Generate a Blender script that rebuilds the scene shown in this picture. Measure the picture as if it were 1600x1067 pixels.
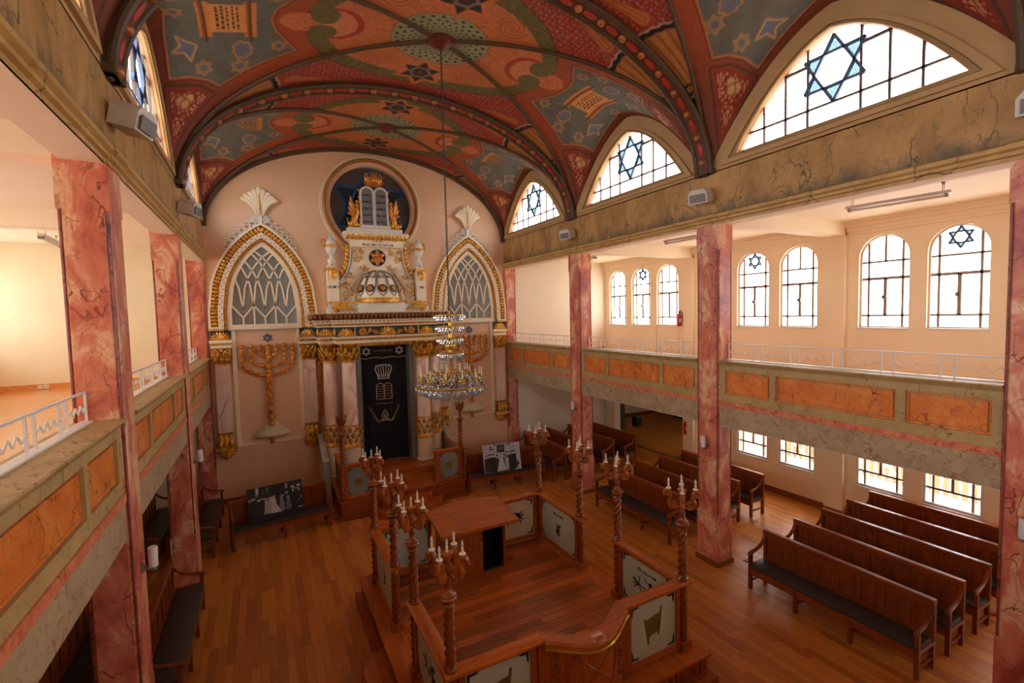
import bpy, bmesh, math, random
import numpy as np
from mathutils import Vector, Matrix

for _o in list(bpy.data.objects):
    bpy.data.objects.remove(_o)
SC = bpy.context.scene
COL = SC.collection
random.seed(7)
pi = math.pi

# ---------------------------------------------------------------- camera
CAM_P = (-3.2179, -15.3283, 5.1281)
YAW, PIT, ROL, FPX = 0.48280, -0.05703, -0.02452, 739.638
_fw = Vector((math.sin(YAW) * math.cos(PIT), math.cos(YAW) * math.cos(PIT), math.sin(PIT)))
_rt = Vector((math.cos(YAW), -math.sin(YAW), 0))
_up = _rt.cross(_fw)
_r2 = _rt * math.cos(ROL) + _up * math.sin(ROL)
_u2 = -_rt * math.sin(ROL) + _up * math.cos(ROL)
_m = Matrix.Identity(4)
for _i in range(3):
    _m[_i][0], _m[_i][1], _m[_i][2], _m[_i][3] = _r2[_i], _u2[_i], -_fw[_i], CAM_P[_i]
cam_d = bpy.data.cameras.new('camera')
cam_d.sensor_fit = 'HORIZONTAL'
cam_d.sensor_width = 36.0
cam_d.lens = FPX / 1600.0 * 36.0
cam_d.clip_start = 0.05
cam_d.clip_end = 300
cam = bpy.data.objects.new('camera', cam_d)
cam.matrix_world = _m
COL.objects.link(cam)
SC.camera = cam

# ---------------------------------------------------------------- world: hazy bright sky
wd = bpy.data.worlds.new('sky')
SC.world = wd
wd.use_nodes = True
_n = wd.node_tree.nodes
_n.clear()
_bg = _n.new('ShaderNodeBackground')
_bg.inputs[0].default_value = (1.0, 0.99, 0.96, 1)
_bg.inputs[1].default_value = 9.0
_wo = _n.new('ShaderNodeOutputWorld')
wd.node_tree.links.new(_bg.outputs[0], _wo.inputs[0])

SC.view_settings.view_transform = 'Standard'
SC.view_settings.look = 'None'
SC.view_settings.gamma = 1.0
SC.view_settings.use_curve_mapping = False
SC.view_settings.exposure = 0.18
SC.cycles.max_bounces = 10
SC.cycles.diffuse_bounces = 6
SC.cycles.transparent_max_bounces = 16
SC.cycles.caustics_reflective = False
SC.cycles.caustics_refractive = False
SC.cycles.sample_clamp_indirect = 6.0


# ---------------------------------------------------------------- key sizes (metres)
W = 4.55            # half width of the nave, to the column faces
BAY = 4.5
YC = lambda n: 0.17 - BAY * n            # centre of column row n
BC = lambda b: -2.08 - BAY * b           # centre of bay b
XO = 9.15           # outer side walls
ZB = 6.76           # soffit of the upper beams
ZL = 4.14           # top of the gallery parapet
ZS = 2.85           # soffit of the galleries
ZG = 3.60           # gallery floor
ZC = 7.10           # gallery ceiling
Z0, VH = 7.72, 2.6  # vault springing and rise
YR = -18.1          # rear wall


def portal(name, loc, rot, sx, sy):
    d = bpy.data.lights.new(name, 'AREA')
    d.shape = 'RECTANGLE'
    d.size, d.size_y = sx, sy
    d.cycles.is_portal = True
    o = bpy.data.objects.new(name, d)
    o.location = loc
    o.rotation_euler = rot
    COL.objects.link(o)


for _b in range(4):
    for _s in (-1, 1):
        portal('window_portal', (_s * (W + .42), BC(_b), 8.6), (0, _s * pi / 2, 0), 1.6, 3.4)
        portal('window_portal', (_s * (XO + .30), BC(_b), 5.65), (0, _s * pi / 2, 0), 2.3, 3.8)
portal('window_portal', (0, YR - .35, 5.65), (-pi / 2, 0, 0), 2.0, 2.2)  # portal of the added rear window
for _b in range(4):
    if _b:
        portal('window_portal', (XO + .30, BC(_b), 1.65), (0, pi / 2, 0), 1.7, 3.8)


# ---------------------------------------------------------------- helpers
def srgb(r, g, b):
    f = lambda c: (c / 255 / 12.92) if c / 255 <= .04045 else ((c / 255 + .055) / 1.055) ** 2.4
    return (f(r), f(g), f(b), 1.0)


class MB:
    """collects vertices and faces of one mesh"""
    def __init__(s):
        s.v, s.f = [], []

    def add(s, vs, fs):
        o = len(s.v)
        s.v.extend([tuple(p) for p in vs])
        s.f.extend([tuple(i + o for i in f) for f in fs])
        return s

    def box(s, x0, x1, y0, y1, z0, z1):
        return s.add([(x0, y0, z0), (x1, y0, z0), (x1, y1, z0), (x0, y1, z0), (x0, y0, z1), (x1, y0, z1), (x1, y1, z1), (x0, y1, z1)],
                     [(0, 3, 2, 1), (4, 5, 6, 7), (0, 1, 5, 4), (1, 2, 6, 5), (2, 3, 7, 6), (3, 0, 4, 7)])

    def prism(s, poly, d0, d1, ax='y'):
        """2-D polygon extruded along an axis: 'y' -> (a,b)=(x,z); 'x' -> (y,z); 'z' -> (x,y)"""
        if ax == 'y':
            P = lambda a, b, d: (a, d, b)
        elif ax == 'x':
            P = lambda a, b, d: (d, a, b)
        else:
            P = lambda a, b, d: (a, b, d)
        n = len(poly)
        vs = [P(a, b, d0) for a, b in poly] + [P(a, b, d1) for a, b in poly]
        fs = [tuple(range(n)), tuple(range(2 * n - 1, n - 1, -1))]
        fs += [(i, i + n, (i + 1) % n + n, (i + 1) % n) for i in range(n)]
        return s.add(vs, fs)

    def lathe(s, prof, c=(0, 0, 0), seg=16, cap=True, sx=1, sy=1):
        vs, fs = [], []
        n = len(prof)
        for r, z in prof:
            for k in range(seg):
                a = 2 * pi * k / seg
                vs.append((c[0] + r * math.cos(a) * sx, c[1] + r * math.sin(a) * sy, c[2] + z))
        for i in range(n - 1):
            for k in range(seg):
                k2 = (k + 1) % seg
                fs.append((i * seg + k, i * seg + k2, (i + 1) * seg + k2, (i + 1) * seg + k))
        if cap:
            fs.append(tuple(range(seg - 1, -1, -1)))
            fs.append(tuple((n - 1) * seg + k for k in range(seg)))
        return s.add(vs, fs)

    def tube(s, path, r, seg=8, closed=False, flat=1.0, up=None):
        """round tube along a path; r a number or a list; flat squashes along `up`"""
        P = [Vector(p) for p in path]
        n = len(P)
        R = r if isinstance(r, (list, tuple)) else [r] * n
        vs, fs = [], []
        prev = None
        for i in range(n):
            if closed:
                t = P[(i + 1) % n] - P[i - 1]
            else:
                t = P[min(i + 1, n - 1)] - P[max(i - 1, 0)]
            if t.length < 1e-9:
                t = Vector((0, 0, 1))
            t.normalize()
            if up is not None:
                a = Vector(up) - t * t.dot(Vector(up))
                if a.length < 1e-4:
                    a = t.orthogonal()
            elif prev is None:
                a = t.orthogonal()
            else:
                a = prev - t * prev.dot(t)
                if a.length < 1e-6:
                    a = t.orthogonal()
            a.normalize()
            prev = a
            b = t.cross(a)
            for k in range(seg):
                q = 2 * pi * k / seg
                vs.append(P[i] + (a * math.cos(q) * flat + b * math.sin(q)) * R[i])
        m = n if closed else n - 1
        for i in range(m):
            for k in range(seg):
                k2 = (k + 1) % seg
                j = (i + 1) % n
                fs.append((i * seg + k, i * seg + k2, j * seg + k2, j * seg + k))
        if not closed:
            fs.append(tuple(range(seg - 1, -1, -1)))
            fs.append(tuple((n - 1) * seg + k for k in range(seg)))
        return s.add(vs, fs)

    def ell(s, c, r, seg=10, rings=6, M=None):
        """ellipsoid; M an optional 3x3 rotation"""
        vs, fs = [], []
        for i in range(rings + 1):
            t = pi * i / rings
            for k in range(seg):
                a = 2 * pi * k / seg
                p = Vector((r[0] * math.sin(t) * math.cos(a), r[1] * math.sin(t) * math.sin(a), r[2] * math.cos(t)))
                if M is not None:
                    p = M @ p
                vs.append((p[0] + c[0], p[1] + c[1], p[2] + c[2]))
        for i in range(rings):
            for k in range(seg):
                k2 = (k + 1) % seg
                fs.append((i * seg + k, (i + 1) * seg + k, (i + 1) * seg + k2, i * seg + k2))
        return s.add(vs, fs)

    def xf(s, M):
        s.v = [tuple(M @ Vector(p)) for p in s.v]
        return s

    def mesh(s, name, mat=None, smooth=True, ang=40):
        me = bpy.data.meshes.new(name)
        me.from_pydata(s.v, [], s.f)
        bm = bmesh.new()
        bm.from_mesh(me)
        bmesh.ops.remove_doubles(bm, verts=bm.verts, dist=1e-6)
        bmesh.ops.recalc_face_normals(bm, faces=bm.faces)
        bm.to_mesh(me)
        bm.free()
        if smooth:
            me.polygons.foreach_set('use_smooth', [True] * len(me.polygons))
            me.set_sharp_from_angle(angle=math.radians(ang))
        if mat is not None:
            me.materials.append(mat)
        return me

    def build(s, name, mat, parent=None, smooth=True, ang=40, **kw):
        return link(name, s.mesh(name, mat, smooth, ang), parent, **kw)


def link(name, me, parent=None, loc=None, rot=None, kind=None, label=None, cat=None, group=None, scale=None):
    o = bpy.data.objects.new(name, me)
    COL.objects.link(o)
    if parent is not None:
        o.parent = parent
    if loc is not None:
        o.location = loc
    if rot is not None:
        o.rotation_euler = rot
    if scale is not None:
        o.scale = scale
    return tag(o, label, cat, group, kind)


def tag(o, label=None, cat=None, group=None, kind=None):
    for k, v in (('label', label), ('category', cat), ('group', group), ('kind', kind)):
        if v:
            o[k] = v
    return o


def thing(name, label, cat, loc=(0, 0, 0), rz=0, group=None, kind=None):
    o = bpy.data.objects.new(name, None)
    o.empty_display_size = .1
    COL.objects.link(o)
    o.location = loc
    o.rotation_euler = (0, 0, rz)
    return tag(o, label, cat, group, kind)


KIDS = {}


def kids(o):
    if o.name not in KIDS:
        KIDS[o.name] = [c for c in bpy.data.objects if c.parent == o]
    return KIDS[o.name]


def copy_tree(o, parent=None, **kw):
    c = o.copy()
    COL.objects.link(c)
    c.parent = parent
    for ch in kids(o):
        copy_tree(ch, c)
    for k, v in kw.items():
        if k == 'loc':
            c.location = v
        elif k == 'rz':
            c.rotation_euler = (0, 0, v)
        elif v:
            c[k] = v
    return c


def clip(poly, hole):
    """Sutherland-Hodgman: polygon clipped by a convex counter-clockwise outline"""
    out = list(poly)
    n = len(hole)
    for i in range(n):
        a, b = hole[i], hole[(i + 1) % n]
        ins = lambda p: (b[0] - a[0]) * (p[1] - a[1]) - (b[1] - a[1]) * (p[0] - a[0]) >= -1e-9
        src, out = out, []
        for j in range(len(src)):
            p, q = src[j - 1], src[j]
            ip, iq = ins(p), ins(q)
            if ip != iq:
                d1 = (b[0] - a[0]) * (p[1] - a[1]) - (b[1] - a[1]) * (p[0] - a[0])
                d2 = (b[0] - a[0]) * (q[1] - a[1]) - (b[1] - a[1]) * (q[0] - a[0])
                t = d1 / (d1 - d2)
                out.append((p[0] + t * (q[0] - p[0]), p[1] + t * (q[1] - p[1])))
            if iq:
                out.append(q)
        if not out:
            return []
    cl = []
    for p in out:
        if not cl or abs(p[0] - cl[-1][0]) + abs(p[1] - cl[-1][1]) > 1e-5:
            cl.append(p)
    if len(cl) > 1 and abs(cl[0][0] - cl[-1][0]) + abs(cl[0][1] - cl[-1][1]) < 1e-5:
        cl.pop()
    return cl if len(cl) > 2 else []


def bar2(p, q, w):
    """rectangle around a 2-D segment"""
    dx, dy = q[0] - p[0], q[1] - p[1]
    L = math.hypot(dx, dy)
    nx, ny = -dy / L * w / 2, dx / L * w / 2
    return [(p[0] - nx, p[1] - ny), (q[0] - nx, q[1] - ny), (q[0] + nx, q[1] + ny), (p[0] + nx, p[1] + ny)]


def star2(cx, cz, r, rot=0):
    """two triangles of a six-pointed star, counter-clockwise"""
    t = lambda a: (cx + r * math.cos(a), cz + r * math.sin(a))
    return ([t(rot + pi / 2 + k * 2 * pi / 3) for k in range(3)], [t(rot - pi / 2 + k * 2 * pi / 3) for k in range(3)])


# ---------------------------------------------------------------- materials
MATS = {}


def newmat(name):
    m = bpy.data.materials.new(name)
    m.use_nodes = True
    nt = m.node_tree
    b = nt.nodes['Principled BSDF']
    MATS[name] = m
    return m, nt, b


def _nd(nt, t, **kw):
    n = nt.nodes.new(t)
    for k, v in kw.items():
        if hasattr(n, k):
            setattr(n, k, v)
        else:
            n.inputs[k].default_value = v
    return n


def ramp(nt, fac, stops):
    r = nt.nodes.new('ShaderNodeValToRGB')
    els = r.color_ramp.elements
    while len(els) < len(stops):
        els.new(.5)
    for e, (p, c) in zip(els, stops):
        e.position = p
        e.color = c
    nt.links.new(fac, r.inputs[0])
    return r.outputs[0]


def mixc(nt, fac, a, b, mode='MIX'):
    m = nt.nodes.new('ShaderNodeMix')
    m.data_type = 'RGBA'
    m.blend_type = mode
    for i, x in ((0, fac), (6, a), (7, b)):
        if hasattr(x, 'node'):
            nt.links.new(x, m.inputs[i])
        else:
            m.inputs[i].default_value = x
    return m.outputs[2]


def coords(nt, scale=(1, 1, 1), obj=True):
    tc = nt.nodes.new('ShaderNodeTexCoord')
    mp = nt.nodes.new('ShaderNodeMapping')
    mp.inputs['Scale'].default_value = scale
    if obj:
        nt.links.new(tc.outputs['Object'], mp.inputs[0])
    else:
        nt.links.new(nt.nodes.new('ShaderNodeNewGeometry').outputs['Position'], mp.inputs[0])
    return mp.outputs[0]


def noise(nt, vec, scale, detail=4, rough=.55, dist=0):
    n = _nd(nt, 'ShaderNodeTexNoise', Scale=scale, Detail=detail, Roughness=rough, Distortion=dist)
    nt.links.new(vec, n.inputs['Vector'])
    return n.outputs['Fac']


def plain(name, col, rough=.6, metal=0., var=.12, scale=6, bump=0.):
    m, nt, b = newmat(name)
    v = coords(nt)
    f = noise(nt, v, scale)
    dark = tuple(c * (1 - var) for c in col[:3]) + (1,)
    lite = tuple(min(1, c * (1 + var)) for c in col[:3]) + (1,)
    nt.links.new(ramp(nt, f, [(.3, dark), (.7, lite)]), b.inputs['Base Color'])
    b.inputs['Roughness'].default_value = rough
    b.inputs['Metallic'].default_value = metal
    if bump:
        bp = _nd(nt, 'ShaderNodeBump', Strength=bump, Distance=.01)
        nt.links.new(noise(nt, v, scale * 8), bp.inputs['Height'])
        nt.links.new(bp.outputs[0], b.inputs['Normal'])
    return m


def wood(name, c1, c2, axis='y', rough=.3, scale=1.0, coat=0., lo=.86, hi=1.12):
    m, nt, b = newmat(name)
    s = {'x': (1.2, 14, 14), 'y': (14, 1.2, 14), 'z': (14, 14, 1.2)}[axis]
    v = coords(nt, tuple(k * scale for k in s))
    f = noise(nt, v, 1.6, 5, .6, .6)
    info = nt.nodes.new('ShaderNodeObjectInfo')
    base = ramp(nt, f, [(.28, c1), (.72, c2)])
    k = _nd(nt, 'ShaderNodeMapRange')
    nt.links.new(info.outputs['Random'], k.inputs[0])
    k.inputs[3].default_value = lo
    k.inputs[4].default_value = hi
    sc = nt.nodes.new('ShaderNodeVectorMath')
    sc.operation = 'SCALE'
    nt.links.new(base, sc.inputs[0])
    nt.links.new(k.outputs[0], sc.inputs['Scale'])
    nt.links.new(sc.outputs[0], b.inputs['Base Color'])
    b.inputs['Roughness'].default_value = rough
    b.inputs['Coat Weight'].default_value = coat
    b.inputs['Coat Roughness'].default_value = .06
    b.inputs['Specular IOR Level'].default_value = .25
    return m


def marble(name, stops, vein, vein_w=.02, vscale=1.6, bscale=1.5, rough=.35, stretch=(1, 1, 1), vein2=None, warp=.35, smoke=None):
    m, nt, b = newmat(name)
    v = coords(nt, stretch, False)
    f = noise(nt, v, bscale, 5, .6, .8)
    base = ramp(nt, f, stops)
    wn = _nd(nt, 'ShaderNodeTexNoise', Scale=vscale * 1.3, Detail=4.0)
    nt.links.new(v, wn.inputs['Vector'])
    add = _nd(nt, 'ShaderNodeVectorMath', operation='MULTIPLY_ADD')
    nt.links.new(wn.outputs['Color'], add.inputs[0])
    add.inputs[1].default_value = (warp, warp, warp)
    nt.links.new(v, add.inputs[2])
    out = base
    for col, sc, wd_ in ((vein, vscale, vein_w), (vein2, vscale * 2.3, vein_w * .8)):
        if col is None:
            continue
        vo = _nd(nt, 'ShaderNodeTexVoronoi', feature='DISTANCE_TO_EDGE', Scale=sc)
        nt.links.new(add.outputs[0], vo.inputs['Vector'])
        mask = ramp(nt, vo.outputs['Distance'], [(0, (1, 1, 1, 1)), (wd_, (.0, .0, .0, 1))])
        gate = ramp(nt, noise(nt, v, sc * .9, 2), [(.42, (0, 0, 0, 1)), (.58, (1, 1, 1, 1))])
        mm = mixc(nt, 1.0, mask, gate, 'MULTIPLY')
        out = mixc(nt, mm, out, col)
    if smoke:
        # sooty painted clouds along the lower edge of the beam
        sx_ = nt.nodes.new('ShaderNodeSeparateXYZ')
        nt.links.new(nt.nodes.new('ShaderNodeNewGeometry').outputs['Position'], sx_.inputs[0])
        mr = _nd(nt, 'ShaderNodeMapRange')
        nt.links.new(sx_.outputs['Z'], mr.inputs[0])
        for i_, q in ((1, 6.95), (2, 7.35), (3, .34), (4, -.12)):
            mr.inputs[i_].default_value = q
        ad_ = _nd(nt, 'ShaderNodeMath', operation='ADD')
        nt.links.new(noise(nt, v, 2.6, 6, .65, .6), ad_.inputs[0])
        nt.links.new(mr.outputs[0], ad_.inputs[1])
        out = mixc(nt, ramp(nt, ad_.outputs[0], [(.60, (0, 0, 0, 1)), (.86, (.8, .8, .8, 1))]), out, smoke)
    nt.links.new(out, b.inputs['Base Color'])
    b.inputs['Roughness'].default_value = rough
    return m


def vcol(name, rough=.7, attr='paint', coat=0, grain=.0):
    m, nt, b = newmat(name)
    a = nt.nodes.new('ShaderNodeAttribute')
    a.attribute_name = attr
    out = a.outputs['Color']
    if grain:
        f = noise(nt, coords(nt), 9, 5)
        g = ramp(nt, f, [(.3, (1 - grain, 1 - grain, 1 - grain, 1)), (.7, (1, 1, 1, 1))])
        out = mixc(nt, 1.0, out, g, 'MULTIPLY')
    nt.links.new(out, b.inputs['Base Color'])
    b.inputs['Roughness'].default_value = rough
    return m


def glass(name, tint=(1, 1, 1, 1), gloss=.04, frost=0.):
    m = bpy.data.materials.new(name)
    m.use_nodes = True
    nt = m.node_tree
    nt.nodes.clear()
    tr = _nd(nt, 'ShaderNodeBsdfTransparent')
    tr.inputs[0].default_value = tint
    gl = _nd(nt, 'ShaderNodeBsdfGlossy', Roughness=.06)
    mx = _nd(nt, 'ShaderNodeMixShader')
    mx.inputs[0].default_value = gloss
    nt.links.new(tr.outputs[0], mx.inputs[1])
    nt.links.new(gl.outputs[0], mx.inputs[2])
    o = _nd(nt, 'ShaderNodeOutputMaterial')
    nt.links.new(mx.outputs[0], o.inputs[0])
    return m


def gilt(name, dark, mid, lite, scale):
    """gilding: shade and glint of carved relief mottled into the colour, with bump"""
    m, nt, b = newmat(name)
    v = coords(nt, (1, 1, 1), False)
    f = noise(nt, v, scale, 3, .6, .4)
    nt.links.new(ramp(nt, f, [(.30, dark), (.42, mid), (.64, lite)]), b.inputs['Base Color'])
    b.inputs['Roughness'].default_value = .30
    b.inputs['Metallic'].default_value = .45
    bp = _nd(nt, 'ShaderNodeBump', Strength=.7, Distance=.02)
    nt.links.new(noise(nt, v, scale * 1.3, 2), bp.inputs['Height'])
    nt.links.new(bp.outputs[0], b.inputs['Normal'])
    return m


M_CREAM = plain('cream_plaster', srgb(240, 226, 190), .8, 0, .04, 1.2)
M_AISLE = plain('peach_plaster', srgb(247, 231, 202), .8, 0, .03, 1.0)
M_WHITE = plain('white_plaster', srgb(238, 226, 205), .8, 0, .03, 1.0)
M_CEILW = plain('gallery_ceiling_paint', srgb(250, 236, 208), .8, 0, .02, 1.0)
M_SALMON = plain('salmon_plaster', srgb(234, 192, 156), .8, 0, .05, .8)
M_OLIVE = plain('olive_trim', srgb(160, 128, 80), .6, 0, .12, 3)
M_TAN = plain('tan_surround', srgb(190, 154, 104), .65, 0, .07, 1.5)
M_REVEAL = plain('salmon_reveal', srgb(232, 158, 112), .7, 0, .05, 2)
M_PINK = marble('pink_marble', [(.32, srgb(170, 82, 70)), (.44, srgb(208, 114, 90)), (.53, srgb(220, 138, 108)), (.61, srgb(236, 190, 150)), (.72, srgb(218, 138, 108))],
                srgb(104, 38, 34), .024, 2.6, 2.6, .32, (1, 1, .62), srgb(136, 58, 46), .5)
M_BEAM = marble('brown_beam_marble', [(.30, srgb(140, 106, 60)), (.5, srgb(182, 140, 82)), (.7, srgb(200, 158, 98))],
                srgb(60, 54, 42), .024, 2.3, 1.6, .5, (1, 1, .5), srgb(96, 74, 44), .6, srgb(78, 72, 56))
M_CORN = marble('ochre_cornice', [(.3, srgb(176, 138, 78)), (.7, srgb(206, 168, 102))], srgb(84, 66, 40), .02, 1.6, 2, .45)
M_FRAME = marble('olive_frame_marble', [(.3, srgb(168, 140, 88)), (.7, srgb(194, 164, 110))], srgb(84, 66, 40), .03, 3.4, 2, .5, (1, 1, 1), None, .5)
M_ORANGE = marble('orange_panel_marble', [(.3, srgb(214, 110, 44)), (.55, srgb(228, 134, 60)), (.75, srgb(238, 160, 84))], srgb(64, 36, 20), .03, 2.8, 2.6, .35, (1, 1, .8), srgb(120, 64, 30), .6)
M_STRIPE = marble('red_stripe_marble', [(.3, srgb(204, 106, 74)), (.7, srgb(230, 148, 108))], srgb(160, 58, 42), .09, 7, 5, .4)
M_GREY = marble('grey_soffit_marble', [(.3, srgb(164, 142, 108)), (.7, srgb(192, 168, 132))], srgb(140, 68, 50), .045, 4.6, 2, .5, (1, 1, 1), srgb(112, 92, 70), .4)
M_PILAS = marble('pale_pink_marble', [(.3, srgb(224, 178, 160)), (.52, srgb(238, 212, 190)), (.75, srgb(244, 226, 206))], srgb(216, 156, 142), .06, 1.6, 2.6, .4, (1, 1, .45))
M_IVORY = plain('ivory_paint', srgb(246, 230, 200), .55, 0, .04, 4)
M_OFFW = plain('cool_white_paint', srgb(226, 220, 208), .55, 0, .04, 4)
M_GOLD = gilt('gold_leaf', srgb(112, 60, 18), srgb(214, 140, 40), srgb(248, 196, 88), 17)
M_GOLDR = gilt('red_gold_leaf', srgb(96, 42, 16), srgb(196, 108, 38), srgb(240, 176, 74), 20)  # brown carries the bead colour as well as the painted relief shade
M_BRASS = plain('brass', srgb(196, 158, 70), .25, .8, .1, 10)
M_BROWNT = plain('brown_scallop_paint', srgb(126, 72, 30), .5, .15, .18, 10)
M_TEAL = plain('dark_teal_ground', srgb(52, 62, 58), .6, 0, .2, 6)
M_BLACK = plain('black_paint', srgb(24, 22, 22), .5, 0, .2, 6)
M_METALW = plain('white_painted_metal', srgb(226, 222, 218), .4, 0, .03, 4)
M_BIMAH = wood('red_brown_wood', srgb(128, 58, 18), srgb(176, 88, 30), 'z', .34, 1, .18)
M_BIMAHX = wood('red_brown_wood_across', srgb(144, 66, 20), srgb(198, 104, 36), 'x', .32, 1, .2)
M_BIMAHY = wood('red_brown_wood_along', srgb(144, 66, 20), srgb(198, 104, 36), 'y', .32, 1, .2)
M_PLANK = wood('platform_plank_wood', srgb(138, 62, 20), srgb(196, 102, 38), 'x', .34, 1, .15, .45, 1.35)
M_CARVE = wood('carved_dark_wood', srgb(120, 50, 18), srgb(166, 78, 28), 'z', .32, 1.4, .3)
M_POST = wood('turned_post_wood', srgb(100, 44, 16), srgb(148, 70, 26), 'z', .24, 1, .5)
M_SCROLLW = wood('honey_carved_wood', srgb(122, 58, 22), srgb(172, 92, 36), 'z', .26, 1.6, .4)
M_PEW = wood('dark_pew_wood', srgb(106, 46, 16), srgb(146, 70, 27), 'z', .4, 1, .1)
M_PEWY = wood('dark_pew_wood_along', srgb(114, 50, 17), srgb(158, 78, 31), 'y', .36, 1, .15)
M_CUSH = plain('charcoal_leatherette', srgb(58, 54, 52), .45, 0, .1, 5, .1)
M_BASEB = wood('baseboard_wood', srgb(126, 72, 34), srgb(156, 96, 48), 'y', .4)
M_RIB = plain('dark_olive_rib_paint', srgb(84, 62, 40), .55, 0, .2, 5)
M_RIBB = plain('brown_rib_face_paint', srgb(92, 56, 40), .55, 0, .2, 5)
M_REDOV = plain('red_oval_paint', srgb(178, 52, 36), .5, 0, .15, 12)
M_STUD = plain('bronze_stud_paint', srgb(178, 108, 56), .4, .3, .15, 12)
M_GLASS = glass('window_glass', (.97, .98, 1, 1))
M_BLUEG = glass('blue_window_glass', (.27, .33, .355, 1))
M_BLUEG2 = glass('deep_blue_window_glass', (.15, .20, .355, 1))
M_LEAD = plain('grey_window_bar', srgb(150, 132, 118), .5, .1, .08, 6)
M_LEADD = plain('dark_grey_window_bar', srgb(96, 82, 76), .5, .1, .08, 6)
M_STARB = plain('blue_grey_star_bar', srgb(84, 104, 140), .5, .1, .08, 6)
M_SMOKE = plain('smoky_blind_glass', srgb(128, 130, 124), .25, 0, .12, 2)
M_PLAST = plain('pale_grey_plastic', srgb(206, 200, 190), .5, 0, .03, 5)
M_PLASTD = plain('grey_plastic', srgb(120, 116, 110), .5, 0, .05, 5)
M_RED = plain('red_enamel', srgb(196, 26, 22), .3, 0, .06, 5)
# ================================================================ STRUCTURE
def hprof(v, apex=.81, c=.7):
    s = lambda t: np.sqrt(np.clip(1 - ((t + c) / (1 + c)) ** 2, 0, 1))
    return apex * s(np.abs(v)) / s(0)


def hpoint(v, apex=.75, s=.8):
    v = np.abs(v)
    return apex * (1 - (1 - s) * v - s * v * v)


def vault_z(x, dy):
    u = np.clip(np.abs(x) / W, 0, 1)
    v = np.clip(np.abs(dy) / (BAY / 2), 0, 1)
    bar = np.sqrt(np.clip(1 - u * u, 0, 1))
    sd = np.sqrt(np.clip(1 - v * v, 0, 1))
    t = np.clip((u - v) / np.maximum(1 - v, 1e-6), 0, 1) ** 1.3
    return Z0 + VH * np.where(v >= u, bar, (1 - t) * sd + t * hpoint(v))


# ---- painted decoration of the vault, worked out in plan (x across, y along the bay)
def lin(*c):
    return np.array(srgb(*c)[:3])


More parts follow.
